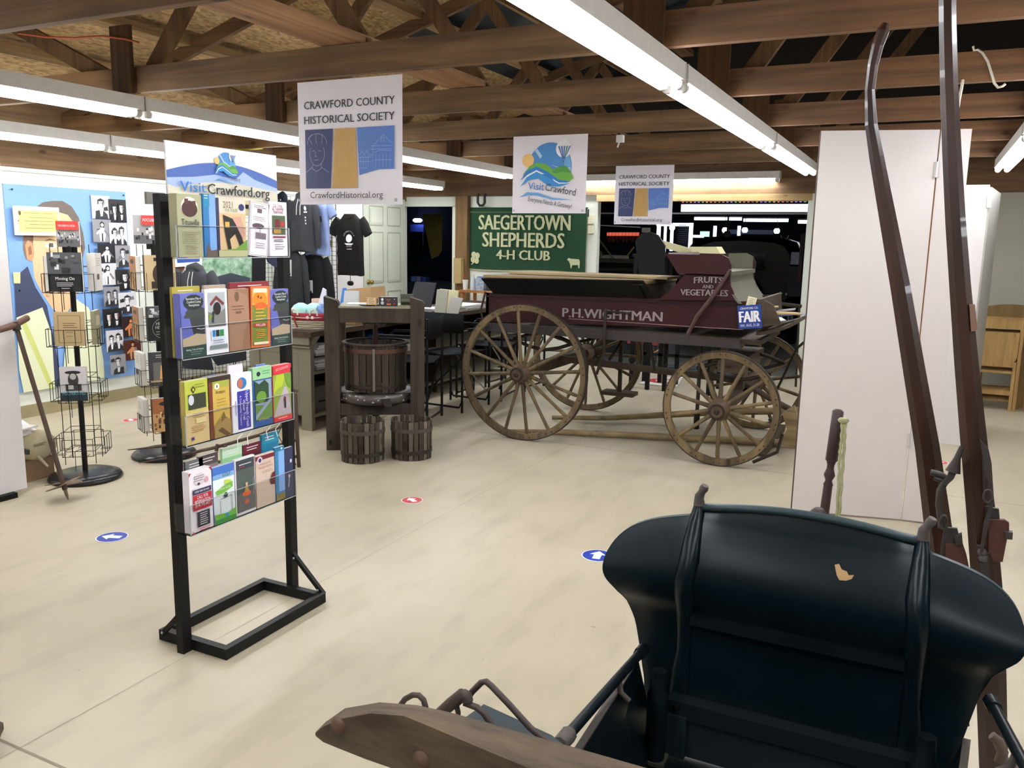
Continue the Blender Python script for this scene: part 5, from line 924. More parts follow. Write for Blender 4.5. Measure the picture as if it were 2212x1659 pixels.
R(2, 3, g_green, '86b48a', 'green topped brochures with a wooded road, third row', .02, .225); R(2, 4, g_bike, 'd84048', 'red edged brochures with a cyclist on a lane, third row right end', .022, .22)
R(3, 0, g_call, 'e6dee4', 'white brochures with a red block reading CALL FOR RESERVATION, bottom row', .03, .22); R(3, 1, g_golf, '4a78cc', 'blue and green golf brochures, bottom row second from left', .015, .21); R(3, 2, g_kayak, 'd8d4da', 'grey brochures with an orange kayak, bottom row middle', .012, .215)
R(3, 3, g_cream, 'c9b0a0', 'cream brochures with a maroon half disc, bottom row', .012, .205); bro(3, 2.417, 2.468, 0, .215, .01, '3f86b8', g_teal, 'teal and sky blue brochures, bottom row beside the navy ones'); bro(3, 2.470, 2.518, 0, .20, .01, '343a5c', g_navy, 'navy brochures with white figures, bottom row right end')
# second layer standing behind
XB = -2.245
for row, y0, y1, h, c1, c2, lb in ((3, 2.02, 2.10, .245, '3a3a3a', '6a6a6a', 'dark brochure behind the white reservation ones, bottom row'), (3, 2.08, 2.17, .25, '8a7a78', '5a4a4a', 'grey brown brochure behind the golf ones, bottom row'), (3, 2.19, 2.29, .255, '9ccf98', 'c4e0c0', 'pale green topped brochure behind the kayak ones, bottom row'), (3, 2.295, 2.39, .245, '5a1f2a', '6a2432', 'maroon brochure behind the cream ones, bottom row'), (3, 2.395, 2.49, .265, '1f7a98', '2a8aa8', 'tall teal brochure behind the others, bottom row'),
    (2, 2.02, 2.06, .21, '4a2a30', '6a3a40', 'dark maroon brochure behind the yellow green ones, third row'), (2, 2.24, 2.31, .24, 'f0e8ee', 'e8dce4', 'white brochure standing behind the blue title ones, third row'), (2, 2.38, 2.43, .225, '3f6cc0', '4a78cc', 'blue brochure behind the green topped ones, third row'),
    (1, 2.00, 2.12, .235, 'a8983c', 'b0a040', 'olive yellow sheet behind the recreation maps, second row'), (1, 2.14, 2.24, .235, 'c0a89c', 'b09888', 'pinkish sheet behind the covered bridge ones, second row'), (1, 2.26, 2.46, .24, '8a2a30', '8a2a30', 'dark red folder behind the pumpkin ones, second row')):
    bro(row, y0, y1, 0, h, .008, c1, g_plain(c1, c2), lb, x=XB)
for dx, lb in ((0, 'leftmost'), (.05, 'second from left'), (.15, 'third from left'), (.2, 'rightmost')):
    solo('cable_tie', MB().tube([(-2.19, 2.24+dx, .785), (-2.20, 2.225+dx, .765), (-2.195, 2.22+dx*1.05, .735)], .0015, WHT, 5), lb + ' white cable tie dangling under the third brochure row', 'cable tie', 'cable ties under the third row')
# wooden grain cradle leaning low behind the stand
gc = thing('grain_cradle', 'old wooden grain cradle with four long curved fingers behind brochure stand', 'farm tool', (-3.7, 4.0, 0))
PN = (.433, -.885, .0)
def cr(x, y, off=0): return onp(x, y, (-3.62+off*.433, 4.16-off*.885, 0), PN)
put('upright', MB().tube([cr(646, 1010), cr(641, 930), cr(637, 850)], [.012, .014, .015], OW, 8).tube([cr(628, 858), cr(636, 840), cr(644, 846)], .012, OW, 6), gc)
for pts in (((276, 972), (340, 965), (420, 950), (520, 925), (600, 900), (637, 885)), ((300, 1000), (380, 986), (460, 968), (560, 940), (637, 910)), ((315, 1021), (372, 1019), (450, 1004), (560, 975), (640, 950)), ((334, 1042), (372, 1044), (450, 1035), (560, 1010), (643, 985))):
    put('finger', MB().tube([cr(*p) for p in pts], [.003, .009, .011, .011, .011, .011][:len(pts)], OW, 6), gc)
put('brace_wire', MB().tube([cr(636, 855), cr(600, 940), cr(640, 1005)], .003, IRON, 5), gc)
put('brace', MB().tube([cr(470, 960, .02), cr(464, 990, .02)], .012, OW, 6).tube([cr(487, 962, .02), cr(484, 978, .02)], .014, OW, 6), gc)
# floor direction stickers
def sticker(x, y, r, ang_, col, lb):
    t = MB(); t.lathe([(r, 0), (r, .0012)], WHT, (x, y, .0012), seg=40, smooth=False); t.lathe([(r*.93, 0), (r*.93, .0004)], C(col, .4), (x, y, .0026), seg=40, smooth=False)
    a = [(0, .72), (-.52, .1), (-.24, .1), (-.24, -.62), (.24, -.62), (.24, .1), (.52, .1)]; c, s = math.cos(ang_), math.sin(ang_)
    t.poly([V(x + r*(px*c - py*s), y + r*(px*s + py*c), .0036) for px, py in a], WHT); solo('floor_sticker', t, lb, 'sticker', 'arrow stickers on the floor')
sticker(-3.53, 2.698, .075, math.radians(112), '2f46a8', 'blue round arrow sticker on the floor left of the brochure stand')
sticker(-2.555, 3.935, .062, math.radians(60), 'cf3f46', 'red round arrow sticker in the middle of the open floor')
sticker(-1.30, 3.64, .078, math.radians(10), '2f46a8', 'blue round arrow sticker partly behind the green seat')
sticker(-5.70, 4.60, .062, math.radians(60), 'cf3f46', 'red round arrow sticker between the two book spinners')
sticker(.20, 6.50, .07, math.radians(-80), 'cf3f46', 'red round arrow sticker seen between the tall curved shafts')
# ================================================================ HANGING BANNERS
VIN = mat('e6e0e8', .45, 0, .02, 4)
def banner(x0, Y, ztop, w_, h_, label, fn):
    m = MB(); n = 24; k = 8; rows = []
    def off(u, v): return -.006 - .004*math.sin(u*9)*(1-v) - .012*(1-v)*(1-v)*math.sin(u*3.1)
    vs = [V(x0 + w_*i/n, Y + off(i/n, j/k), ztop - h_*(1-j/k)) for j in range(k+1) for i in range(n+1)]
    m.add(vs, [(j*(n+1)+i, j*(n+1)+i+1, (j+1)*(n+1)+i+1, (j+1)*(n+1)+i) for j in range(k) for i in range(n)], VIN, True)
    vb = [p + V(0, .0015, 0) for p in vs]; m.add(vb, [(j*(n+1)+i, (j+1)*(n+1)+i, (j+1)*(n+1)+i+1, j*(n+1)+i+1) for j in range(k) for i in range(n)], VIN, True)
    f = Face(m, (x0, Y, ztop-h_), (1, 0, 0), (0, 0, 1), 1, 1, lambda x, y: .001 - off(x/w_, y/h_))
    fn(f, w_, h_)
    for cx in (.02, w_-.02): f.ell(cx, .02, .008, .008, C('8a8790')); f.ell(cx, .02, .004, .004, C('d8d4da'))
    solo('hanging_banner', m, label, 'banner', 'white banners hanging from the roof chords')
DKT = C('3c3a44')
def grid_poly(f, pts, m_, n=6):
    # split a quad (bl, br, tr, tl) into strips so that it follows the cloth
    bl, br, tr_, tl = pts
    for i in range(n):
        for j in range(n):
            q = []
            for a, b in ((i, j), (i+1, j), (i+1, j+1), (i, j+1)):
                u, v = a/n, b/n; xb = bl[0]+(br[0]-bl[0])*u; yb = bl[1]+(br[1]-bl[1])*u; xt = tl[0]+(tr_[0]-tl[0])*u; yt = tl[1]+(tr_[1]-tl[1])*u
                q.append((xb+(xt-xb)*v, yb+(yt-yb)*v))
            f.mb.poly([f.P(*p) for p in q], m_)
    f.k += 1
def b_soc(f, w_, h_):
    s = w_/.61
    f.text('CRAWFORD COUNTY', w_/2, h_-.128*s, .036*s, DKT, .53*s, bold=.0009); f.text('HISTORICAL SOCIETY', w_/2, h_-.198*s, .036*s, DKT, .53*s, bold=.0009)
    x0 = .045*s; y1 = h_-.225*s; y0 = h_-.505*s; wt = C('e6e2ee')
    grid_poly(f, [(x0, y0), (x0+.155*s, y0), (x0+.17*s, y1), (x0, y1)], C('39416e')); grid_poly(f, [(x0+.165*s, y0), (x0+.315*s, y0), (x0+.30*s, y1), (x0+.18*s, y1)], C('c69d5c'))
    grid_poly(f, [(x0+.325*s, y0+.06*s), (x0+.44*s, y0+.085*s), (x0+.525*s, y1), (x0+.31*s, y1)], C('5c7fc6')); grid_poly(f, [(x0+.38*s, y0+.085*s), (x0+.525*s, y0+.085*s), (x0+.525*s, y1), (x0+.42*s, y1)], C('5c7fc6'))
    lw = .0016*s; li = C('b9bdd6')
    def L(pts, c=li): f.line([(x0+a*s, y0+b*s) for a, b in pts], lw, c)
    hx, hy = .075, .165
    L([(hx+.045*math.cos(t), hy+.058*math.sin(t)) for t in [math.radians(a) for a in range(150, 395, 15)]])
    L([(hx+.058*math.cos(t), hy+.05+.045*math.sin(t)) for t in [math.radians(a) for a in range(-10, 200, 15)]])
    for q in (-.03, 0, .03): L([(hx+q, hy+.045), (hx+q*1.4-.008, hy+.075), (hx+q, hy+.092)])
    L([(hx-.03, hy+.012), (hx-.012, hy+.014)]); L([(hx+.008, hy+.014), (hx+.028, hy+.012)]); L([(hx-.004, hy+.01), (hx-.01, hy-.012), (hx+.002, hy-.014)]); L([(hx-.014, hy-.03), (hx+.012, hy-.03)])
    L([(hx-.022, hy-.048), (hx-.028, hy-.07), (hx, hy-.085), (hx+.03, hy-.07), (hx+.028, hy-.045)]); L([(hx-.028, hy-.065), (.005, hy-.09)]); L([(hx+.03, hy-.065), (.15, hy-.09)])
    g_ = C('d8b880')
    for i in range(5): L([(.21+.012*i, .10), (.215+.01*i, .15+.01*(i % 2)), (.205+.012*i, .19), (.225+.006*i, .22)], g_)
    b_ = C('a3bbe6')
    L([(.33, .15), (.35, .17), (.36, .15), (.375, .17), (.39, .15), (.41, .15)], b_); L([(.41, .10), (.41, .19), (.47, .24), (.52, .20)], b_); L([(.40, .19), (.52, .19)], b_); L([(.40, .175), (.52, .175)], b_); L([(.415, .16), (.46, .17), (.52, .165)], b_)
    for q in (.43, .45, .47, .49, .51): L([(q, .095), (q, .155)], b_)
    L([(.42, .125), (.52, .125)], b_); L([(.335, .14), (.405, .14)], b_); L([(.335, .12), (.405, .12)], b_)
    for q in (.345, .36, .375, .39): L([(q, .10), (q, .14)], b_)
    L([(.34, .09), (.38, .09)], b_); L([(.465, .205), (.465, .225), (.48, .225), (.48, .205)], b_)
    f.text('CrawfordHistorical.org', w_/2, h_-.553*s if h_ > .56*s else .022, .030*s, DKT, .43*s)
def b_vis(f, w_, h_): logo(f, w_*.51, h_*.60, .178, True)
xa = ony(644, 180, 3.46).x
def b_soc2(f, w_, h_):
    b_soc(f, w_, h_ )
banner(xa, 3.46, 2.262, .628, .60, 'largest society banner of the two, white with navy, gold and blue blocks, hanging left', b_soc2)
banner(ony(1110, 300, 5.94).x, 5.94, 2.283, .61, .575, 'white banner with green hills, balloon and sun, hanging in the middle', b_vis)
banner(ony(1331, 361, 8.42).x, 8.42, 2.275, .615, .59, 'smaller looking far society banner in front of the wide doorway', b_soc)

# ================================================================ GREEN CLUB BANNER ON THE BACK WALL
GRN = mat('22482f', .9, 0, .06, 6); FELT = mat('c9caa0', .9, 0, .05, 30)
m = MB(); n = 24; x0, x1, zt, zb = ony(1014, 450, 9.77).x, ony(1268, 450, 9.77).x, ony(1014, 450, 9.77).z, ony(1015, 580, 9.77).z
vs = []
for j in range(2):
    for i in range(n+1): u = i/n; vs.append(V(x0 + (x1-x0)*u, 9.79 - .012*abs(math.sin(u*8)) - .004, (zb - .008*math.sin(u*7) - .0*u) if j == 0 else zt))
m.add(vs, [(i, i+1, n+2+i, n+1+i) for i in range(n)], GRN, True)
m.add([v + V(0, 0, 0) for v in vs[:n+1]] + [v + V(0, -.001, -.018) for v in vs[:n+1]], [(i, n+1+i, n+2+i, i+1) for i in range(n)], mat('a9a48a', .9), True)
f = Face(m, (x0, 9.765, zb), (1, 0, 0), (0, 0, 1), 1, 1); W_ = x1-x0; H_ = zt-zb
f.rect(0, H_-.055, W_, H_-.045, C('6b7a58', .9)); f.text('SAEGERTOWN', W_*.48, H_-.27, .185, FELT, W_*.78, bold=.007); f.text('SHEPHERDS', W_*.475, H_-.49, .185, FELT, W_*.70, bold=.007); f.text('4-H CLUB', W_*.48, .135, .12, FELT, W_*.46, bold=.006)
for a in (.6, 2.2, 3.7, 5.3): f.ell(.10+.038*math.cos(a), .145+.048*math.sin(a), .036, .040, FELT)
f.poly([(.10, .14), (.075, .09), (.04, .06), (.05, .05), (.09, .085), (.115, .14)], FELT)
sx, sy = W_-.17, .09
f.poly([(sx-.07, sy+.06), (sx-.05, sy+.085), (sx-.02, sy+.075), (sx+.09, sy+.07), (sx+.105, sy+.04), (sx+.10, sy-.04), (sx+.085, sy-.04), (sx+.075, sy), (sx+.0, sy-.005), (sx-.005, sy-.04), (sx-.02, sy-.04), (sx-.025, sy+.0), (sx-.045, sy+.045)], FELT)
m.tube([(x0-.01, 9.775, zt+.004), (x1+.01, 9.775, zt+.004)], .008, GRN, 6)
solo('club_banner', m, 'green felt banner with SAEGERTOWN SHEPHERDS 4-H CLUB on the back wall', 'banner')
for i, (y, lb) in enumerate(((474, 'upper cream tag right of the green club banner'), (495, 'lower cream tag right of the green club banner'))):
    a = ony(1270, y+9, 9.78); m = MB().box((a.x, 9.775, a.z), (a.x+.07, 9.798, a.z+.10), C('d8d3b4')); m.box((a.x, 9.772, a.z-.012), (a.x+.07, 9.78, a.z-.004), C('8a8878')); solo('wall_tag', m, lb, 'tag')
m = MB(); a = ony(1271, 452, 9.77); m.tube([a, a + V(0, 0, -.09)], .009, BLK, 6); solo('wall_marker', m, 'small black stub right of the green club banner top corner', 'stub')
m = MB(); a = ony(978, 612, 9.60); m.box((a.x, 9.62, a.z), (a.x+.11, 9.70, a.z+.33), mat('b39a6a', .6, 0, .08, 12)); solo('wood_block', m, 'light bare wood block fixed on the post by narrow doorway', 'block')

# ================================================================ OPEN PANEL DOOR (hinged at the narrow doorway)
DR = mat('c5c9b8', .5, 0, .03, 4)
m = MB(); m.box((-6.44, 8.76, .02), (-6.40, 9.70, 2.015), DR)
f = Face(m, (-6.40, 8.76, .02), (0, 1, 0), (0, 0, 1), 1, 1)
for y0, y1 in ((.12, .42), (.52, .82)):
    for z0, z1 in ((.14, .78), (.90, 1.55), (1.64, 1.88)):
        f.line([(y0, z0), (y0, z1), (y1, z1), (y1, z0), (y0, z0)], .018, C('9a9e8d')); m.box((-6.405, 8.76+y0+.03, .02+z0+.03), (-6.392, 8.76+y1-.03, .02+z1-.03), DR)
d1 = struct('door_1', m)
BR = mat('9a7f3c', .3, .9)
m = MB(); m.lathe([(.03, 0), (.03, .012), (.012, .015), (.012, .04), (.028, .05), (.03, .07), (.015, .08)], BR, (-6.40, 8.84, .94), (1, 0, 0), 16); struct('door_knob', m, d1)
# folding white panels left of the door, with brass hinges
fp_ = thing('exhibit_divider', 'white folding panel with brass hinges carrying the black T-shirt', 'panel', (-6.3, 8.4, 0))
pa = ony(714, 600, 7.9); pb = ony(784, 600, 8.40)
put('leaf', MB().prism([(pa.x, 7.9, .02), (pb.x, 8.40, .02), (pb.x, 8.40, 2.1), (pa.x, 7.9, 2.1)], (-.02, .035, 0), PANL), fp_)
pc = ony(692, 600, 7.92)
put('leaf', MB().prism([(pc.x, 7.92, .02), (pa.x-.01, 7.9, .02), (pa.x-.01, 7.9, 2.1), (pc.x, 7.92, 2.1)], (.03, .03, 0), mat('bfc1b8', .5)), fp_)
for y in (467, 526, 585):
    c = ony(713, y, 7.89); put('hinge', MB().cbox(c, (.05, .01, .075), BR).tube([c + V(0, -.008, -.04), c + V(0, -.008, .04)], .006, BR, 6), fp_)

# ================================================================ CLOTHES
def garment(nm, px0, py0, px1, py1, Y, col, label, cat='shirt', sleeves='short', rz=0.0, hood=False, pr=None, hanger=None, extra=None, slant=0.0):
    a, b = ony(px0, py1, Y), ony(px1, py0, Y); w_ = abs(b.x-a.x); h_ = b.z-a.z; c = V((a.x+b.x)/2, Y, a.z)
    t = thing(nm, label, cat, c, rz); G = mat(col, .9, 0, .10, 12, .12)
    dp_ = .055; tw = w_*(.36 if sleeves == 'short' else .34)
    def hw(z): u = z/h_; return tw*(1.02 - .06*math.sin(u*PI)) if u < .85 else tw*(1.0 - (u-.85)/.15*.62)
    def front(x, z): q = min(1, abs(x)/max(.01, hw(z))); return dp_*math.sqrt(max(0, 1-q**3)) * (1 if z/h_ < .85 else 1-(z/h_-.85)*4) + .008*math.sin(x*38+z*6) + .004*math.sin(z*40+x*9)
    m = MB(); rg = []; N = 28
    for j in range(15):
        z = h_*j/14*.999; r = []
        for i in range(N):
            an = 2*PI*i/N; x = hw(z)*math.cos(an); y = (-front(x, z) if math.sin(an) < 0 else dp_*.5*math.sin(an)); zz = z + (.012*math.sin(an*3) if j == 0 else 0)
            if abs(math.cos(an)) > .985: y = 0
            r.append(V(x, y, zz))
        rg.append(r)
    m.loft(rg, G); put('torso', m, t, local=True)
    for sx in (-1, 1):
        s0 = V(sx*tw*.80, 0, h_*.90)
        if sleeves == 'short': pts = [s0, V(sx*tw*1.05, -.005, h_*.82), V(sx*w_*.49, -.01, h_*.66)]; rs = [w_*.12, w_*.125, w_*.115]
        elif sleeves == 'long': pts = [s0, V(sx*tw*1.06, -.01, h_*.78), V(sx*w_*.44, -.02, h_*.45), V(sx*w_*.45, -.02, h_*.12), V(sx*w_*.44, -.02, h_*.06)]; rs = [w_*.11, w_*.115, w_*.095, w_*.085, w_*.065]
        else: continue
        put('sleeve', MB().tube(pts, rs, G, 12, True, .5), t, local=True)
    if hood:
        put('hood', MB().tube([(-tw*.5, .01, h_*.90), (-tw*.28, .0, h_*1.0), (0, .015, h_*1.03), (tw*.28, 0, h_*1.0), (tw*.5, .01, h_*.90)], [.02, .04, .045, .04, .02], mat(col, .9, 0, .2, 10), 10), t, local=True)
        for sx in (-.02, .02): put('drawstring', MB().tube([(sx, -.045, h_*.95), (sx*1.2, -.068, h_*.80), (sx*1.3, -.072, h_*.66)], .0035, mat('d8d6d2', .8), 5), t, local=True)
    else: put('collar', MB().tube([(-tw*.38, -.01, h_*.985), (-tw*.2, -.035, h_*.94), (0, -.045, h_*.92), (tw*.2, -.035, h_*.94), (tw*.38, -.01, h_*.985)], .008, mat(col, .9), 6), t, local=True)
    if pr:
        m = MB(); f = Face(m, (0, 0, 0), (1, 0, 0), (0, 0, 1), 1, 1, lambda x, y: front(x, y) + .006); pr(f, h_, w_); put('print', m, t, local=True)
    if hanger:
        put('hanger', MB().tube([(0, .0, h_*1.0), (0, 0, h_*1.0+.05), (.012, 0, h_*1.0+.065), (.0, 0, h_*1.0+.08), (-.012, 0, h_*1.0+.07)], .004, mat(hanger, .4), 6).tube([(-tw*.6, 0, h_*.94), (0, 0, h_*1.0), (tw*.6, 0, h_*.94)], .006, mat(hanger, .4), 6), t, local=True)
    return t
def p_hood(f, h, w_): f.ell(.075, h*.78, .018, .024, WHT); f.rect(.055, h*.70, .10, h*.725, WHT); [f.rect(.072, h*(.60-.055*i), .088, h*(.63-.055*i), C('c9c9cc')) for i in range(3)]
def p_blue(f, h, w_):
    f.poly([(-.05, h*.72), (.09, h*.66), (.10, h*.56), (-.035, h*.63)], C('3a342f')); f.text('Titusville', .025, h*.635, .016, C('b5924c'), .10, 'c', -.35)
    f.line([(-.01, h*.58), (-.03, h*.42), (.03, h*.44), (.07, h*.40), (.05, h*.55), (.0, h*.58)], .006, C('39405a')); f.line([(.0, h*.45), (-.02, h*.3)], .006, C('39405a')); f.line([(.05, h*.44), (.07, h*.28), (.0, h*.29)], .005, C('39405a')); f.ell(0, h*.5, .025, .03, C('4a5270'))
def p_port(f, h, w_): f.rect(-.045, h*.45, .045, h*.62, C('c9c8ca')); f.poly([(-.04, h*.45), (-.02, h*.51), (.02, h*.51), (.04, h*.45)], C('2a2a2c')); f.ell(0, h*.55, .017, .026, C('8a8a8c')); f.ell(0, h*.58, .019, .014, C('2a2a2c'))
def p_port2(f, h, w_): f.rect(-.04, h*.58, .035, h*.84, C('c4c3c5')); f.poly([(-.03, h*.6), (-.015, h*.68), (.01, h*.68), (.025, h*.6)], C('2a2a2c')); f.ell(-.002, h*.73, .009, .02, C('6a6a6c')); f.lines(-.04, h*.55, .04, 2, .012, .004, C('8a8a8c'))
def p_mead(f, h, w_):
    n_ = 'MEADVILLE'
    for i, ch in enumerate(n_): a = math.radians(155 - i*16.5); f.text(ch, .065*math.cos(a)+.025, h*.60+.072*math.sin(a), .016, WHT, None, 'c', a-PI/2)
    f.ell(.025, h*.60, .036, .045, WHT); f.ell(.03, h*.60, .02, .028, C('55504e')); f.poly([(-.03, h*.52), (.085, h*.52), (.06, h*.49), (.0, h*.49)], WHT); f.text('GHOSTS', .028, h*.46, .012, WHT, .06); f.rect(0, h*.42, .06, h*.43, WHT)
garment('hoodie', 618, 424, 692, 541, 7.05, '35363a', 'charcoal grey hoodie with white strings hanging highest at left', 'hoodie', 'long', 0, True, p_hood, '3f9a6a')
garment('tshirt', 652, 425, 722, 549, 7.15, '7f90ba', 'light blue T-shirt with a dark pennant print', 'shirt', 'short', 0, False, p_blue, 'd0d0d0')
garment('sweatshirt', 598, 540, 668, 672, 7.06, '303134', 'dark grey sweatshirt with a small portrait label below the charcoal hoodie', 'sweatshirt', 'long', 0, False, p_port2)
garment('hoodie', 632, 545, 722, 700, 7.15, '0e0e11', 'black sweatshirt with a framed portrait print below the blue T-shirt', 'sweatshirt', 'long', 0, False, p_port)
garment('hoodie', 590, 425, 632, 545, 7.17, '181b28', 'navy hoodie half hidden behind the charcoal one', 'hoodie', 'long', 0, True)
g2 = thing('wire_grid', 'black wire grid behind the hanging hoodies and T-shirts', 'display grid', (-5.8, 7.25, 0)); ga, gb = ony(602, 500, 7.25).x, ony(726, 500, 7.25).x; m = MB()
for i in range(14): m.tube([(ga + (gb-ga)*i/13, 7.25, .02), (ga + (gb-ga)*i/13, 7.25, 1.93)], .0045 if i in (0, 13) else .0022, BLK, 4)
for k in range(40): m.tube([(ga, 7.25, .05 + 1.88*k/39), (gb, 7.25, .05 + 1.88*k/39)], .0022, BLK, 4)
put('wire_panel', m, g2)
for x in (ga, gb): put('foot', MB().box((x-.012, 7.08, 0), (x+.012, 7.42, .02), BLK), g2)
garment('tshirt', 719, 462, 797, 592, 7.86, '181312', 'black T-shirt with a white round emblem hung on the white folding panel', 'shirt', 'short', 0, False, p_mead, 'e0e0e0')
m = MB(); c = ony(757, 612, 7.8); m.sphere(c, .045, BLK, 10, sc=(1, .6, .7)); m.tube([c + V(0, 0, .02), c + V(0, .0, .10)], .004, BLK, 5); solo('cap', m, 'small black cap hanging under the black T-shirt', 'cap')
# ---- grid wall with clothes, seen through the brochure stand
gA, gB = V(-6.36, 5.72, 0), V(-5.70, 6.78, 0); GN = V(.849, -.529, 0); gB = onp(614, 650, gA, GN); gB.z = 0; gd = (gB-gA).normalized(); gL = (gB-gA).length
gw = thing('wire_grid', 'black wire grid display behind the brochure stand', 'display grid', (-6.03, 6.25, 0))
for k in range(2):
    s0 = gL*k/2 + .01; s1 = gL*(k+1)/2 - .01; m = MB()
    for i in range(15): p = gA + gd*(s0 + (s1-s0)*i/14); m.tube([p + V(0, 0, .12), p + V(0, 0, 1.85)], .0045 if i in (0, 14) else .0022, BLK, 4)
    for j in range(40): z = .12 + 1.73*j/39; m.tube([gA + gd*s0 + V(0, 0, z), gA + gd*s1 + V(0, 0, z)], .0022, BLK, 4)
    put('wire_panel', m, gw)
    put('foot', MB().box((gA.x+gd.x*(s0+.1)-.15, gA.y+gd.y*(s0+.1)-.02, 0), (gA.x+gd.x*(s0+.1)+.15, gA.y+gd.y*(s0+.1)+.02, .02), BLK).tube([gA+gd*(s0+.1)+V(0, 0, .02), gA+gd*(s0+.1)+V(0, 0, .13)], .01, BLK, 6), gw)
GN = V(.849, -.529, 0)
def gp(x, y, o=.05): return onp(x, y, gA + GN*o, GN)
def flat(nm, pts, o, th, col, lb, cat, mt=None):
    m = MB().prism([gp(x, y, o) for x, y in pts], GN*-th, mt or mat(col, .85, 0, .2, 10, .15)); return solo(nm, m, lb, cat)
m = MB(); m.prism([gp(*p) for p in ((374, 545), (438, 545), (436, 573), (377, 577))], GN*-.01, C('e8ebe8')); m.prism([gp(x, y, .053) for x, y in ((381, 545), (433, 545), (431, 565), (383, 568))], GN*-.002, C('2f4f98')); m.prism([gp(x, y, .056) for x, y in ((402, 545), (433, 545), (431, 557), (404, 558))], GN*-.002, C('d8a04a')); solo('framed_card', m, 'white edged blue card clipped on the grid, under the top brochure row', 'card')
flat('printed_shirt', ((430, 556), (500, 552), (560, 552), (562, 600), (520, 622), (470, 600), (420, 590)), .035, .02, '4f8a5a', 'green and white patterned shirt on the wire grid', 'shirt', mat('2f6a3c', .8, 0, 0, 14, 0, .3, None, 'b8d0b8'))
flat('brown_cloth', ((375, 575), (400, 575), (384, 610), (375, 612)), .03, .02, '6a4a34', 'brown striped cloth at the left end of the grid', 'cloth')
flat('dark_trousers', ((546, 552), (574, 552), (574, 612), (546, 612)), .08, .03, '101014', 'black garment hanging as a dark column on the grid', 'trousers')
flat('navy_shirt', ((575, 552), (612, 552), (612, 580), (596, 578), (580, 566)), .05, .04, '262c40', 'navy shirt bunched at the right top of the grid', 'shirt')
garment('hoodie', 372, 583, 478, 700, 5.7, '404146', 'grey hoodie hanging on the grid between two brochure rows', 'hoodie', 'long', 0, True)
flat('grey_cloth', ((462, 600), (500, 590), (540, 600), (540, 640), (462, 640)), .10, .04, '3a3f4a', 'dark folded cloth beside the grey hoodie on the grid', 'cloth')
flat('dark_shorts', ((392, 745), (530, 735), (532, 778), (470, 790), (455, 768), (462, 800), (395, 796)), .07, .05, '2c2d31', 'dark shorts and cloths hanging low on the grid', 'shorts')
m = MB(); p = gp(470, 832, .30); m.loft([[V(p.x+.20*s*math.cos(a), p.y+.10*s*math.sin(a), p.z+z) for a in [2*PI*i/18 for i in range(18)]] for z, s in ((-.02, .8), (.0, 1), (.04, .95), (.08, .7), (.10, .3))], mat('22508c', .85, 0, .2, 12, .2)); solo('blue_sweater', m, 'folded blue sweater on the low shelf behind the third brochure row', 'sweater')
m = MB().box((p.x-.25, p.y-.12, 0), (p.x+.22, p.y+.11, p.z-.02), mat('33302c', .8)); solo('low_crate', m, 'dark low crate carrying the blue sweater', 'crate')

# ================================================================ COUNTER
CPW = mat('7a7562', .6, 0, .10, 5, .08); CDK = wood('33271f', '4d3c30', 1, .6)
ct = thing('shop_counter', 'long old counter with cream panelled end and dark top', 'counter', (-4.45, 6.8, 0))
put('counter_top', MB().box((-4.86, 4.98, .745), (-4.14, 8.75, .785), CDK), ct)
m = MB(); m.box((-4.80, 5.03, .12), (-4.19, 5.07, .745), CPW); f = Face(m, (-4.80, 5.03, .12), (1, 0, 0), (0, 0, 1), 1, 1)
for x0_, x1_ in ((.08, .49),): m.box((-4.80+x0_, 5.022, .2), (-4.80+x0_+.02, 5.03, .62), CPW); f.line([(x0_, .06), (x0_, .48), (x1_, .48), (x1_, .06), (x0_, .06)], .012, C('6f6a58'))
m.box((-4.82, 5.005, .68), (-4.18, 5.03, .745), CPW); m.box((-4.82, 5.01, .655), (-4.18, 5.03, .665), CPW); m.box((-4.29, 5.03, 0), (-4.19, 5.07, .12), CPW)
m.prism([(-4.19, 5.035, .745), (-4.13, 5.035, .745), (-4.165, 5.035, .70), (-4.19, 5.035, .66)], (0, .04, 0), CPW)
put('end_panel', m, ct, 'cream painted end panel')
put('back_panel', MB().box((-4.83, 5.07, .05), (-4.80, 8.7, .745), CDK), ct)
for z in (.10, .44): put('shelf', MB().box((-4.80, 5.07, z), (-4.20, 8.7, z+.025), mat('77715c', .6, 0, .1, 8)), ct)
for y in (5.72, 6.9, 8.66): put('divider', MB().box((-4.80, y, .02), (-4.2, y+.03, .745), CDK), ct)
def pile(x, y, z, w_, d_, n_, lb, c='c9c7c2', th=.012, nm='paper_stack'):
    m = MB()
    for i in range(n_): m.cbox((0, 0, 0), (w_, d_, th*.86), mat(random.choice((c, 'aeaca8', 'dedcd8')), .6), T=Matrix.Translation((x+random.uniform(-.012, .012), y+random.uniform(-.012, .012), z+th*(i+.5))) @ Matrix.Rotation(random.uniform(-.12, .12), 4, 'Z'))
    solo(nm, m, lb, 'papers', 'paper stacks on the counter shelves')
pile(-4.34, 5.26, .466, .24, .26, 7, 'bundles of printed papers at the near end of the upper shelf'); pile(-4.34, 5.26, .57, .2, .2, 5, 'plastic wrapped papers on top of the near shelf bundles', 'b5b3ae', .018); pile(-4.36, 5.56, .466, .2, .2, 7, 'white papers at the middle of the counter upper shelf', 'd8d4ce'); pile(-4.34, 5.56, .126, .24, .24, 15, 'tall stack of white papers on the lower shelf behind the press')
m = MB().box((-4.48, 5.12, .126), (-4.24, 5.40, .33), mat('4f4c4b', .6)); m.box((-4.24, 5.18, .20), (-4.236, 5.34, .215), BLK); solo('grey_box', m, 'dark grey storage box on the lower counter shelf', 'box')
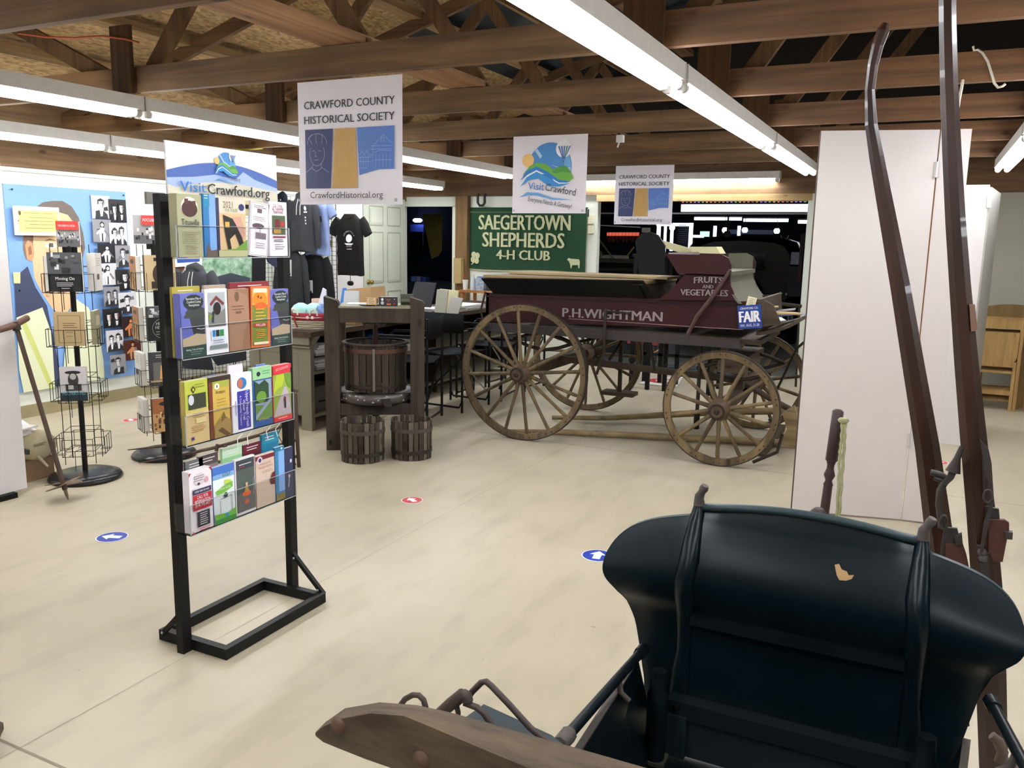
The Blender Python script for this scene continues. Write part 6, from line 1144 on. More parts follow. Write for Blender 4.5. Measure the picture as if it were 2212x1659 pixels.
m = MB().box((-4.5, 5.9, .126), (-4.26, 6.4, .40), mat('8a7a52', .7)); solo('carton', m, 'tan carton on the lower shelf behind the folding chairs', 'box')
m = MB(); m.loft([[V(-4.36+.12*s*math.cos(a), 6.10+.16*s*math.sin(a), z) for a in [2*PI*i/14 for i in range(14)]] for z, s in ((.466, .8), (.50, 1), (.60, .9), (.68, .5))], mat('1d3f7a', .6, 0, .2, 10, .2)); solo('blue_bag', m, 'blue crumpled bag on the counter shelf behind the first chair', 'bag')
pile(-4.34, 6.5, .466, .2, .22, 9, 'cream papers on the shelf behind the first chair', 'cfc9b8')
# wicker basket with red liner
WK = mat('c9bfa6', .7, 0, .12, 40, .3); RED = mat('8a1f30', .8, 0, .12, 8)
bk = thing('wicker_basket', 'white wicker basket with a red liner on the near end of counter', 'basket', (-4.32, 5.20, .785), .3)
rg = []
def sq(w_, d_, z, n_=28): return [V(w_*(abs(math.cos(a))**.5)*(1 if math.cos(a) > 0 else -1), d_*(abs(math.sin(a))**.5)*(1 if math.sin(a) > 0 else -1), z) for a in [2*PI*i/n_ for i in range(n_)]]
m = MB().loft([sq(.15, .105, 0), sq(.165, .115, .05), sq(.175, .125, .11)], WK, True, True, True)
for k in range(6):
    r = [p + V(0, 0, .003*math.sin(i*1.57+k*PI)) for i, p in enumerate(sq(.152+.0045*k, .107+.0045*k, .012+.017*k))]; m.tube(r + [r[0]], .006, WK, 5)
put('basket', m, bk, local=True); put('liner', MB().loft([sq(.178, .128, .075), sq(.184, .134, .085), sq(.182, .13, .125), sq(.16, .11, .13)], RED, False), bk, local=True)
put('handle', MB().tube([(-.08+.03*math.cos(a), -.135, .115+.045*math.sin(a)) for a in [PI*i/8 for i in range(9)]], .007, WK, 6), bk, local=True); put('handle', MB().tube([(.08+.03*math.cos(a), -.135, .115+.045*math.sin(a)) for a in [PI*i/8 for i in range(9)]], .007, WK, 6), bk, local=True)
put('ribbon', MB().tube([(-.08, -.137, .11), (-.07, -.14, .06), (-.05, -.14, .02)], .006, RED, 5).lathe([(.012, 0), (.012, .003)], C('e8d8dc'), (.03, -.136, .10), (0, -1, 0), 12).lathe([(.012, 0), (.012, .003)], C('e8d8dc'), (.07, -.136, .10), (0, -1, 0), 12), bk, local=True)
MINT = mat('a3d3cf', .5, 0, .1, 12)
for i, (dx, dy, s, c, lb) in enumerate(((-.08, 0, .075, 0, 'mint green tissue bundle at left in wicker basket'), (.02, .02, .08, 0, 'mint green tissue bundle in the middle of wicker basket'), (.10, -.02, .05, 1, 'blue and white packets at right in wicker basket'))):
    M_ = RM[bk.name]; m = MB(); mt = MINT if c == 0 else mat('8fb0d8', .5, 0, 0, 30, 0, .3, None, '2f4f98')
    m.loft([[M_ @ V(dx+s*k*math.cos(a)*(1+.25*math.sin(5*a)), dy+s*.8*k*math.sin(a), z) for a in [2*PI*j/20 for j in range(20)]] for z, k in ((.10, .8), (.15, 1), (.18, .7), (.20, .25))], mt); solo('tissue_bundle', m, lb, 'tissue')
def prismpx(Y, pts, d, col, nm, lb, cat, rough=.6):
    ps = [ony(x, y, Y) for x, y in pts]; zm = min(p.z for p in ps); zc = sum(p.z for p in ps)/len(ps)
    for p in ps:
        if p.z < zc - (zc-zm)*.35: p.z = .786
    return solo(nm, MB().prism(ps, (0, d, 0), mat(col, rough)), lb, cat)
prismpx(5.35, ((673, 692), (697, 622), (704, 626), (706, 692)), .01, 'd5d2dc', 'tall_sheet', 'tall white sheet standing behind the wicker basket', 'paper')
prismpx(5.45, ((673, 645), (690, 645), (692, 690), (672, 690)), .05, 'd8b8a8', 'red_white_box', 'small white box with red print in front of the black sweatshirt', 'box')
prismpx(6.0, ((741, 626), (800, 620), (806, 716), (744, 716)), .22, 'ab8a5f', 'open_carton', 'brown cardboard box behind the press top, with a white label', 'box')
prismpx(5.8, ((728, 650), (740, 622), (747, 622), (744, 655)), .01, '3f7fc8', 'blue_folder', 'blue folder edge standing left of the cardboard box', 'folder')
prismpx(5.7, ((737, 655), (744, 628), (776, 628), (772, 655)), .01, 'c6c6c8', 'grey_sheet', 'light grey sheet standing in front of the cardboard box', 'paper')
prismpx(5.62, ((733, 683), (768, 683), (769, 712), (735, 716)), .2, '8a6a3a', 'woven_basket', 'brown woven basket on the counter seen under the press beam', 'basket')
prismpx(5.80, ((770, 684), (810, 682), (811, 706), (772, 709)), .2, '96683f', 'small_carton', 'brown box right of the woven basket, under the press beam', 'box')
m = MB(); c = onz(845, 692, .79); m.lathe([(.10, 0), (.17, .012), (.175, .02), (.16, .02), (.09, .008)], WHT, (c.x+.05, c.y-.0, .787), seg=24); solo('white_plate', m, 'shallow white tray lying on the dark counter top', 'plate')
lp = thing('laptop', 'open dark grey laptop on the counter behind the press', 'laptop', (-4.45, 6.9, .785))
put('screen', MB().prism([ony(x, y, 6.9) for x, y in ((882, 660), (897, 609), (942, 611), (930, 664))], (0, .012, 0), mat('35363a', .5)), lp); put('base', MB().box((-4.62, 6.93, .787), (-4.28, 7.17, .80), mat('2c2d30', .5)), lp)
for i, (pts, Y, c, lb) in enumerate((((( 937, 672), (944, 625), (968, 627), (961, 673)), 6.42, 'a3a392', 'grey green folder leaning right of the press'), (((944, 636), (950, 624), (990, 628), (985, 650), (960, 655)), 6.55, 'd6cfa6', 'cream papers fanned behind the folder right of the press'), (((962, 672), (974, 640), (1000, 645), (985, 668)), 6.40, 'b9b6ae', 'pale booklet at the right of the folder'))):
    prismpx(Y, pts, .012, c, 'leaning_papers', lb, 'papers')
pile(-4.38, 7.75, .785, .3, .4, 5, 'teal and white papers spread at the far part of the counter', '9fc0bc', .008, 'paper_sheets'); pile(-4.38, 7.2, .785, .25, .3, 4, 'white papers on the counter beside the laptop', 'd5d2c8', .008, 'paper_sheets')
m = MB().box((-4.34, 6.30, .786), (-4.16, 6.50, .815), C('d0ccc0')); solo('tray_of_papers', m, 'shallow pale tray under the fanned papers', 'tray')
# side table with drink things
ORW = wood('a06a34', 'c48a4a', 0)
tb = thing('side_table', 'small orange brown table against the back wall, with bottles', 'table', (-5.05, 9.4, 0))
put('table_top', MB().box((-5.30, 9.25, .84), (-4.80, 9.65, .87), ORW), tb)
for x in (-5.28, -4.85):
    for y in (9.27, 9.60): put('leg', MB().box((x, y, 0), (x+.035, y+.035, .84), ORW), tb)
m = MB(); m.lathe([(.028, 0), (.037, .12), (.039, .125), (.034, .12), (.026, .005)], C('e6e2dc'), (-5.24, 9.32, .87), seg=16); m.tube([(-5.24, 9.32, .95), (-5.26, 9.32, 1.08)], .004, C('b8452f'), 6); solo('paper_cup', m, 'white cup with a red straw on the small table', 'cup')
m = MB().lathe([(.036, 0), (.036, .13), (.02, .16), (.016, .19)], mat('b5bcc0', .15), (-5.13, 9.32, .87), seg=16); solo('bottle', m, 'clear grey bottle in the middle of the small table', 'bottle')
m = MB().box((-5.07, 9.29, .87), (-4.96, 9.38, 1.03), mat('b8c0cc', .4, 0, 0, 26, 0, .3, None, '6a7688')); m.box((-5.06, 9.30, 1.03), (-4.97, 9.37, 1.045), C('5a7ab0')); solo('tin_box', m, 'speckled blue white box on the small table by the wagon', 'box')
m = MB().box((-4.93, 9.3, .87), (-4.86, 9.36, 1.02), C('2d2b2b')); solo('dark_bottle', m, 'dark bottle at the right end of the small table', 'bottle')

# ================================================================ DIRECTOR'S CHAIRS
CT = mat('101012', .4, 0, 0, 8, 0, .3); CV_ = mat('0c0d11', .85, 0, .1, 10, 0, .2); SLV = mat('a8a8a6', .3, .8)
def dchair():
    t = thing('director_chair', 'x', 'chair')
    w_, d_ = .21, .23
    for sx in (-1, 1):
        for y in (-d_, d_): put('leg', MB().tube([(sx*w_, y, 0), (sx*w_, y, .70 if y < 0 else .87)], .0115, CT, 8), t, local=True)
        put('armrest', MB().tube([(sx*w_, -d_-.01, .68), (sx*w_, -d_+.03, .715), (sx*w_, d_, .715)], .0105, CT, 8).cbox((sx*w_, -.03, .722), (.045, .34, .02), CV_), t, local=True)
    for y in (-d_, d_): put('foot_rail', MB().tube([(-w_, y, .10), (-w_+.03, y, .045), (w_-.03, y, .045), (w_, y, .10)], .0095, CT, 8), t, local=True)
    put('cross_brace', MB().tube([(-w_, -d_+.02, .12), (w_, -d_+.02, .50)], .008, SLV, 6), t, local=True); put('cross_brace', MB().tube([(w_, d_-.02, .12), (-w_, d_-.02, .50)], .008, CT, 6), t, local=True)
    m = MB(); m.loft([[V(-w_, y, .52), V(0, y, .495), V(w_, y, .52), V(w_, y, .512), V(0, y, .487), V(-w_, y, .512)] for y in (-d_+.01, 0, d_-.01)], CV_); put('seat', m, t, local=True)
    m = MB(); m.loft([[V(x, d_+.012 + .02*(1-(x/w_)**2), z) for z in (.70, .87)] + [V(x, d_+.006 + .02*(1-(x/w_)**2), z) for z in (.87, .70)] for x in (-w_-.015, -.1, 0, .1, w_+.015)], CV_); put('backrest', m, t, local=True)
    return t
c0 = dchair(); c0.location = (-3.73, 6.48, 0); c0.rotation_euler = (0, 0, PI - .05); RM[c0.name] = Matrix.Translation((-3.73, 6.48, 0)) @ Matrix.Rotation(PI-.05, 4, 'Z'); c0['label'] = 'black folding director chair right of the cider press, its back to the viewer'; c0['group'] = 'director chairs at the counter'
dup(c0, (-3.73, 7.08, 0), -PI/2+.1, 'black director chair behind the big wagon wheel, middle of the three', 'director chairs at the counter'); dup(c0, (-3.73, 7.70, 0), -PI/2-.05, 'farthest black director chair, seen through the big wagon wheel', 'director chairs at the counter')
dup(c0, (-3.80, 5.80, 0), -PI/2+.25, 'black folding chair between the cider press and the counter', 'director chairs at the counter')
# ================================================================ GREEN SLEIGH SEAT IN THE FOREGROUND
TEAL = mat('07151b', .30, 0, .2, 3.0, .03, .26); TEALD = mat('081115', .4, 0, .2, 5, .05, .3); TEALW = mat('27373c', .45, 0, .18, 9, .08, .4); WORN = mat('4d4640', .7, 0, .25, 25, .2)
KN = mat('57504e', .6, .2, .2, 40, .2)
XC = -.178
sl = thing('sleigh', 'dark green horse sleigh seat with scrolled wings filling the lower right corner', 'sleigh', (XC, 1.5, 0))
SIL = [(1392, 1470), (1388, 1440), (1384, 1410), (1378, 1370), (1371, 1335), (1360, 1308), (1345, 1286), (1326, 1268), (1311, 1252), (1303, 1236), (1302, 1220), (1308, 1198), (1320, 1176), (1338, 1155), (1362, 1138), (1392, 1126), (1425, 1119), (1460, 1115), (1488, 1113)]
def interp(t, x):
    n = len(t)
    for i in range(n-1):
        (a, b), (c, d) = t[i], t[i+1]
        if x <= c:
            u = (x-a)/(c-a); m0 = (t[i+1][1]-t[max(i-1, 0)][1])/(t[i+1][0]-t[max(i-1, 0)][0])*(c-a); m1 = (t[min(i+2, n-1)][1]-b)/(t[min(i+2, n-1)][0]-a)*(c-a)
            return b*(2*u**3-3*u*u+1) + m0*(u**3-2*u*u+u) + d*(3*u*u-2*u**3) + m1*(u**3-u*u)
    return t[-1][1]
BZ = [(.44, .015), (.60, .02), (.69, .008), (.74, -.015), (.79, -.022), (.85, -.006), (.90, .022), (.925, .042), (.96, .052)]
def SY(x, z):
    a = abs(x); s = 1 + 1.1*max(0, a-.18)/.2; return 1.72 + interp(BZ, z)*s - .10*max(0, a-.24)
WZ = []
for px, py in SIL:
    x_, z_ = .35, .7
    for _ in range(12): p = ony(px, py, SY(x_, z_)); x_, z_ = XC - p.x, min(.95, p.z)
    WZ.append((z_, x_))
WZ = [(.44, WZ[0][1])] + [w for i, w in enumerate(WZ) if i == 0 or w[0] > WZ[i-1][0]]; ZT = WZ[-1][0]; XT = WZ[-1][1]
zs_ = []
for (a, _), (c, _) in zip(WZ, WZ[1:]): zs_ += [a, (a+c)/2]
zs_.append(ZT)
NC = 44; rows = []
for z in zs_:
    h = interp(WZ, z)*(1 if z > .66 else 1); rows.append([(h*(2*i/NC-1), z) for i in range(NC+1)])
rows.append([((XT+.224)/2*(2*i/NC-1), (ZT+.926)/2+.010*(1-(2*i/NC-1)**2)) for i in range(NC+1)])
rows.append([(.224*(2*i/NC-1), .926+.022*(1-(2*i/NC-1)**2)) for i in range(NC+1)])
m = MB()
for off, fl_ in ((0, False), (.012, True)):
    vs = [V(XC+x, SY(x, z)+off, z) for r in rows for x, z in r]; n = NC+1
    fs = []
    for j in range(len(rows)-1):
        for i in range(NC): q = (j*n+i, j*n+i+1, (j+1)*n+i+1, (j+1)*n+i); fs.append(q[::-1] if fl_ else q)
    m.add(vs, fs, TEAL, True)
edge = [(rows[j][0], 0) for j in range(len(rows))] + [(p, 0) for p in rows[-1]] + [(rows[j][-1], 0) for j in range(len(rows)-1, -1, -1)]
ep = [p for p, _ in edge]; a = [V(XC+x, SY(x, z)-.0015, z) for x, z in ep]; b = [V(XC+x, SY(x, z)+.0135, z) for x, z in ep]
m.add(a+b, [(i, i+1, len(a)+i+1, len(a)+i) for i in range(len(a)-1)], TEALW, True)
# chipped paint patch
c = ony(1820, 1248, 1.70); f = Face(m, (c.x, c.y-.004, c.z), (1, 0, 0), (0, 0, 1), 1, 1, lambda x, y: c.y-.004 - SY(c.x+x-XC, c.z+y))
f.poly([(-.018, .016), (-.010, .019), (-.004, .010), (.006, .008), (.010, .002), (.020, .004), (.016, -.004), (.006, -.009), (-.006, -.010), (-.012, -.002)], mat('b08c60', .7))
put('seat_shell', m, sl)
m = MB(); m.tube([V(XC+x, SY(x, .93)-.004, .928+.022*(1-(x/.224)**2)) for x in [-.224+.448*i/20 for i in range(21)]], .009, TEALW, 8); put('top_rail', m, sl)
for s in (-1, 1):
    m = MB(); rg = []; zz = [.944, .93, .90, .87, .83, .79, .75, .70, .65, .60, .55, .50, .46, .42, .38]
    for i, z in enumerate(zz):
        x = s*(.222 + (.006 if z < .8 else 0) + (.010*(.6-z)/.2 if z < .6 else 0)); wd = .010 + .012*min(1, i/4) + (.006 if z < .6 else 0); y = SY(x, min(z, .93)) - .010
        rg.append([V(XC+x-wd, y+.008, z), V(XC+x-wd*.7, y-.003, z), V(XC+x, y-.006, z), V(XC+x+wd*.7, y-.003, z), V(XC+x+wd, y+.008, z)])
    m.loft(rg, TEAL, True, True, True); r = put('rib', m, sl)
    e = V(XC+s*.222, SY(.22, .93)-.012, .94)
    put('knob', MB().tube([e + V(0, .004, -.006), e + V(.0, .004, .014), e + V(.006, 0, .026), e + V(.010, -.002, .034), e + V(.013, -.003, .042)], [.012, .0105, .008, .010, .008], KN, 10), r)
bar = lambda z0, z1, y0, y1, mt, x0=-.212, x1=.212: MB().box((XC+x0, y0, z0), (XC+x1, y1, z1), mt)
put('cross_bar', bar(.682, .702, 1.700, 1.735, TEALD), sl)
put('lower_back', bar(.50, .69, 1.728, 1.745, TEAL), sl)
put('seat_rail', MB().box((XC-.25, 1.690, .462), (XC+.25, 1.735, .502), mat('10191c', .45, 0, .15, 10, 0, .35)), sl)
m = MB(); m.box((XC-.25, 1.70, .37), (XC+.25, 1.725, .462), mat('1d2327', .5, 0, .25, 8, .1)); m.box((XC-.25, 1.685, .37), (XC-.205, 1.71, .47), mat('1d272a', .45, 0, .2, 8)); m.box((XC+.205, 1.685, .37), (XC+.25, 1.71, .47), TEALD); put('seat_riser', m, sl)
for x in (-.228, .232): put('bolt', MB().sphere((XC+x, 1.686, .488), .008, BLK, 8, sc=(1, .6, 1)), sl)
for s in (-1, 1):
    m = MB(); o = [V(XC+s*.325, 1.71, .565), V(XC+s*.272, 1.13, .640), V(XC+s*.245, 1.13, .36), V(XC+s*.27, 1.71, .36)]
    m.prism(o, (s*.012, 0, 0), TEALD); m.prism([o[0]+V(0, 0, .0005), o[1]+V(0, 0, .0005), o[1]+V(s*.0135, 0, .0005), o[0]+V(s*.0135, 0, .0005)], (0, 0, .004), WORN); put('side_board', m, sl)
    put('corner_post', MB().lathe([(.021, 0), (.023, .08), (.023, .16), (.018, .17), (.016, .215)], TEALD, (XC+s*.262, 1.655, .37), seg=16).cbox((XC+s*.262, 1.655, .374), (.05, .05, .008), mat('3a3b30', .7)), sl)
    y0 = 1.70; p0, p1 = (ony(1388, 1405, 1.69), ony(1213, 1604, 1.20)) if s < 0 else (ony(2142, 1518, 1.72), ony(2214, 1655, 1.50) + (ony(2214, 1655, 1.50) - ony(2142, 1518, 1.72))*1.2)
    m = MB().tube([p0, p0.lerp(p1, .5), p1], .0105, TEALD, 10); m.tube([p1.lerp(p0, -.02), p1.lerp(p0, .07)], [.014, .015], WORN, 8); m.tube([p0.lerp(p1, -.02), p0.lerp(p1, .05)], .014, TEALD, 8); h = put('hand_rail', m, sl)
    mid = p0.lerp(p1, .36); put('rail_bracket', MB().tube([mid, mid + V(-s*.006, 0, -.03), mid + V(-s*.025, .0, -.045)], .007, WORN, 6), h)
put('body_floor', MB().box((XC-.27, 1.12, .345), (XC+.27, 1.75, .36), TEALD), sl)
# dash: rail and curled panel toward the viewer
m = MB(); t0, t1 = V(-.485, 1.150, .684), V(.12, 1.150, .684)
m.box((t0.x, 1.120, .672), (t1.x, 1.150, .690), TEALW); m.box((t0.x+.03, 1.125, .36), (t1.x, 1.14, .672), TEALD); put('dash_rail', m, sl)
m = MB(); q = [onz(1045, 1521, .668), onz(1192, 1588, .682), onz(1215, 1606, .684), onz(1120, 1690, .70), onz(960, 1640, .69), onz(986, 1563, .675)]
m.prism(q, (0, 0, -.010), mat('17272d', .42, 0, .15, 9, .05, .3)); put('dash_wing', m, sl)
RI = mat('4a3f3a', .6, .4, .2, 30, .2)
m = MB(); m.tube([onp(x, y, (0, 1.16, 0), (0, 1, 0)) for x, y in ((1004, 1516), (1020, 1494), (1040, 1474), (1050, 1472), (1062, 1482), (1100, 1522), (1145, 1572), (1195, 1612))], .0055, RI, 8)
put('iron_loop', m, sl)
m = MB(); m.tube([ony(x, y, 1.14) for x, y in ((925, 1570), (945, 1546), (975, 1520), (1000, 1500))], [.010, .010, .011, .011], RI, 10); m.tube([ony(x, y, 1.14) for x, y in ((1000, 1500), (1008, 1503), (1010, 1515))], .010, RI, 8); m.tube([ony(x, y, 1.14) for x, y in ((985, 1520), (990, 1540), (988, 1560))], .005, RI, 6); m.tube([ony(x, y, 1.14) for x, y in ((1003, 1518), (1030, 1528), (1045, 1540), (1065, 1570), (1080, 1600))], .006, RI, 6)
put('rein_roller', m, sl)
put('iron_hook', MB().tube([ony(x, y, 1.05) for x, y in ((860, 1530), (875, 1510), (892, 1501), (905, 1502), (915, 1512), (920, 1530), (922, 1550))], .0048, RI, 8).tube([ony(922, 1550, 1.05), ony(1000, 1640, 1.08), V(-.45, 1.13, .66)], .0048, RI, 8), sl)
for s in (-1, 1):
    x = XC + s*.30; put('runner', MB().tube([(x, .70, .22), (x, .72, .10), (x, .85, .03), (x, 1.1, .016), (x, 2.0, .016)], .016, TEALD, 6), sl)
    for y in (1.2, 1.65): put('knee', MB().tube([(x, y, .03), (XC+s*.26, y, .35)], .015, TEALD, 6), sl)
put('bench', MB().box((XC-.33, 1.17, .30), (XC+.33, 1.23, .345), TEALD).box((XC-.33, 1.62, .30), (XC+.33, 1.68, .345), TEALD), sl)

# ================================================================ WEATHERED BEAM AT THE BOTTOM EDGE
GW = mat('352b22', .8, 0, 0, 6, .3, .3, (1, 5, 5), '62523f')
bm = thing('wooden_beam', 'weathered grey wooden beam with rounded end and bolt heads at the bottom edge', 'beam', (-.1, .85, 0))
SEC = [((681, 1584), (683, 1580), (682, 1590)), ((698, 1570), (703, 1560), (698, 1603)), ((735, 1553), (745, 1530), (732, 1617)), ((800, 1541), (820, 1517), (790, 1640)), ((870, 1546), (900, 1523), (860, 1664)), ((930, 1570), (965, 1537), (930, 1700)), ((1000, 1600), (1040, 1557), (1000, 1740)), ((1120, 1650), (1190, 1600), (1120, 1800)), ((1300, 1725), (1400, 1660), (1300, 1880)), ((1500, 1800), (1640, 1740), (1500, 1960))]
rg = [[ony(*a, .84), ony(*b, .90), V(ony(*b, .90).x, .90, min(ony(*b, .90).z-.001, ony(*c, .90).z)), ony(*c, .84)] for a, b, c in SEC]
put('beam', MB().loft(rg, GW, True, True, False), bm)
for x, y in ((733, 1567), (912, 1640)): put('bolt', MB().lathe([(.0135, 0), (.0125, .003), (.009, .006), (.002, .008)], mat('5c4438', .7, .2, .15, 40), ony(x, y, .842), (0, -1, 0), 16), bm)
c = ony(1050, 1596, .88); put('plaster_chip', MB().cbox((c.x, c.y, c.z+.002), (.018, .008, .004), mat('cfcac2', .8)), bm)
put('support', MB().box((-.16, .845, 0), (-.08, .895, .70), GW), bm)
m = MB(); p = onz(0, 1600); m.bevbox((-2.62, 1.315, .045), (.62, .14, .09), .035, mat('4a3a30', .6, 0, .2, 12, .1)); solo('timber_foot', m, 'brown rounded timber end at the lower left edge', 'timber')

# ================================================================ TALL CURVED SHAFTS
MAH = mat('1c100c', .30, 0, 0, 3, .1, .5, (4, 4, .6), '40241a', .2); IRN = mat('443e3c', .55, .4, .15, 30, .1); RST = mat('55342b', .65, .2, .2, 25, .15)
def shaft(pts, wds, Y, label):
    t = thing('sleigh_shaft', label, 'shaft', (ony(*pts[-1], Y).x, Y, 0), 0, 'tall curved shafts')
    P3 = [ony(x, y, Y) for x, y in pts]; rg = []
    for i, p in enumerate(P3):
        d = (P3[min(i+1, len(P3)-1)] - P3[max(i-1, 0)]).normalized(); s = V(d.z, 0, -d.x).normalized(); s = s if s.x > 0 else -s; w_ = wds[i]*Y*1.1/1800/2; e = w_*.85
        rg.append([p + s*a*w_ + V(0, b*e, 0) for a, b in ((-1, -.4), (-.45, -1), (.45, -1), (1, -.4), (1, .4), (.45, 1), (-.45, 1), (-1, .4))])
    put('shaft', MB().loft(rg, MAH, True, True, False), t); return t
A_ = shaft([(1914, 50), (1908, 66), (1896, 98), (1886, 140), (1879, 195), (1882, 270), (1894, 340), (1914, 450), (1945, 620), (1975, 800), (2003, 965), (2032, 1180), (2050, 1330), (2062, 1560)], [10, 20, 19, 17, 16, 20, 24, 27, 32, 36, 40, 46, 48, 48], 2.50, 'left one of the two tall dark wooden shafts, its whole curved tip showing')
B_ = shaft([(2046, -60), (2047, 60), (2050, 180), (2056, 330), (2064, 480), (2074, 620), (2087, 780), (2101, 930), (2118, 1100), (2131, 1260), (2140, 1450), (2146, 1660)], [26, 26, 27, 29, 31, 33, 37, 41, 45, 48, 48, 46], 2.36, 'right one of the two tall wooden shafts, running out of the top of the picture')
def plate(par, nm, pts, Y, d, mt): return put(nm, MB().prism([ony(x, y, Y) for x, y in pts], (0, d, 0), mt), par)
plate(B_, 'wooden_block', ((2094, 658), (2106, 658), (2112, 714), (2098, 716)), 2.33, .02, mat('7a5a4a', .6))
plate(B_, 'bracket', ((2117, 950), (2124, 958), (2136, 972), (2142, 1000), (2146, 1060), (2148, 1092), (2142, 1090), (2136, 1040), (2126, 1030), (2124, 990)), 2.30, .012, IRN)
plate(B_, 'bracket', ((2122, 975), (2127, 1000), (2133, 1060), (2130, 1078), (2124, 1060)), 2.31, .02, IRN)
put('ring', MB().tube([ony(2134+9*math.cos(a), 1072-14*math.sin(a), 2.29) for a in [2*PI*i/12 for i in range(13)]], .003, IRN, 6), B_)
plate(B_, 'strap', ((2143, 1075), (2148, 1080), (2128, 1170), (2122, 1200), (2117, 1195), (2126, 1130)), 2.29, .012, IRN)
plate(B_, 'hinge_plate', ((2128, 1094), (2158, 1100), (2160, 1125), (2136, 1125), (2130, 1110)), 2.31, .01, IRN)
plate(B_, 'rusty_plate', ((2136, 1123), (2170, 1124), (2180, 1130), (2180, 1150), (2172, 1152), (2176, 1162), (2166, 1214), (2146, 1214), (2140, 1198), (2136, 1196)), 2.30, .012, RST)
plate(B_, 'latch', ((2171, 1149), (2188, 1151), (2187, 1166), (2172, 1165)), 2.29, .018, IRN)
plate(B_, 'bolt_plate', ((2110, 1180), (2120, 1182), (2136, 1200), (2140, 1260), (2150, 1300), (2118, 1240)), 2.30, .02, IRN)
for x, y in ((2121, 1192), (2124, 1206)): put('bolt', MB().sphere(ony(x, y, 2.30), .011, KN, 8), B_)
m = MB().tube([ony(x, y, 2.33) for x, y in ((2078, 965), (2068, 990), (2058, 1020))], [.006, .008, .018], IRN, 6, True, .5); m.prism([ony(x, y, 2.33) for x, y in ((2052, 1012), (2068, 1002), (2071, 1012), (2060, 1035), (2044, 1050), (2034, 1046), (2046, 1030))], (0, .012, 0), IRN)
m.tube([ony(x, y, 2.36) for x, y in ((2046, 1034), (2034, 1026), (2020, 1022), (2010, 1020))], .008, IRN, 6); m.tube([ony(x, y, 2.36) for x, y in ((2044, 1040), (2030, 1036), (2018, 1032))], .007, IRN, 6)
m.tube([ony(x, y, 2.34) for x, y in ((2040, 1044), (2030, 1060), (2028, 1090), (2032, 1120), (2034, 1140))], .0085, IRN, 6); put('folded_iron', m, A_)
put('ring', MB().tube([ony(2039+8*math.cos(a), 1128-15*math.sin(a), 2.33) for a in [2*PI*i/12 for i in range(13)]], .003, IRN, 6), A_)
plate(A_, 'strap', ((2040, 1140), (2045, 1142), (2040, 1190), (2034, 1215), (2030, 1215), (2034, 1170)), 2.36, .01, IRN)
plate(A_, 'hinge_plate', ((2044, 1140), (2068, 1142), (2072, 1160), (2070, 1180), (2044, 1176)), 2.36, .01, IRN)
plate(A_, 'rusty_plate', ((2042, 1176), (2080, 1176), (2088, 1200), (2100, 1260), (2044, 1240)), 2.35, .012, RST)
plate(A_, 'latch', ((2062, 1160), (2078, 1154), (2080, 1176), (2066, 1178)), 2.345, .018, IRN)
m = MB().tube([ony(x, y, 2.0) for x, y in ((2142, 1588), (2156, 1600), (2166, 1625), (2160, 1640), (2180, 1650), (2190, 1680))], [.010, .012, .012, .014, .016, .014], mat('6a5a50', .7, .2, .2, 20), 8); put('curved_iron', m, B_)
# ---- turned post with rope
DM = mat('3c2a2c', .5, 0, .12, 8)
tp = thing('turned_post', 'dark maroon turned post standing before the white panel, rope hung from it', 'post', (-.26, 2.5, 0))
d0, d1_ = ony(1811, 884, 2.53), ony(1779, 1120, 2.50); ax_ = (d0-d1_).normalized(); L_ = (d0-d1_).length
def al(s): return d0 - ax_*s
put('post', MB().tube([al(.0), al(.006), al(.15), al(.155)], [.008, .0155, .017, .012], DM, 8).lathe([(.011, 0), (.014, .008), (.009, .02), (.016, .036), (.010, .055), (.010, .066), (.013, .075)], DM, al(.230), ax_, 14).tube([al(.228), al(L_), al(L_+.68)], [.0125, .0135, .016], DM, 8), tp)
RP = mat('a9a77c', .9, 0, .2, 60, .5)
m = MB(); 
for k, (xs_) in enumerate((((1822, 905), (1826, 915), (1824, 960), (1818, 1040), (1812, 1125), (1808, 1240)), ((1820, 908), (1818, 950), (1814, 980), (1811, 1040), (1807, 1125), (1803, 1240)))):
    base = [ony(x, y, 2.49) for x, y in xs_]; pts = []
    for i in range(len(base)-1):
        for j in range(10): t = j/10; p = base[i].lerp(base[i+1], t); a = (i*10+j)*1.2; pts.append(p + V(.0012*math.cos(a), .0012*math.sin(a), 0))
    m.tube(pts, .0042, RP, 6)
m.sphere(ony(1822, 908, 2.49), .012, RP, 8, sc=(1.3, 1, .8)); put('rope', m, tp)
sp_ = thing('short_post', 'squat dark octagonal post top just behind the sleigh seat', 'post', (-.24, 2.3, 0))
a = ony(1768, 1112, 2.3); put('post', MB().tube([V(a.x, a.y, 0), a, a + V(0, 0, .008), a + V(0, 0, .018)], [.024, .024, .022, .012], DM, 8, up=(1, 0, 0)), sp_)

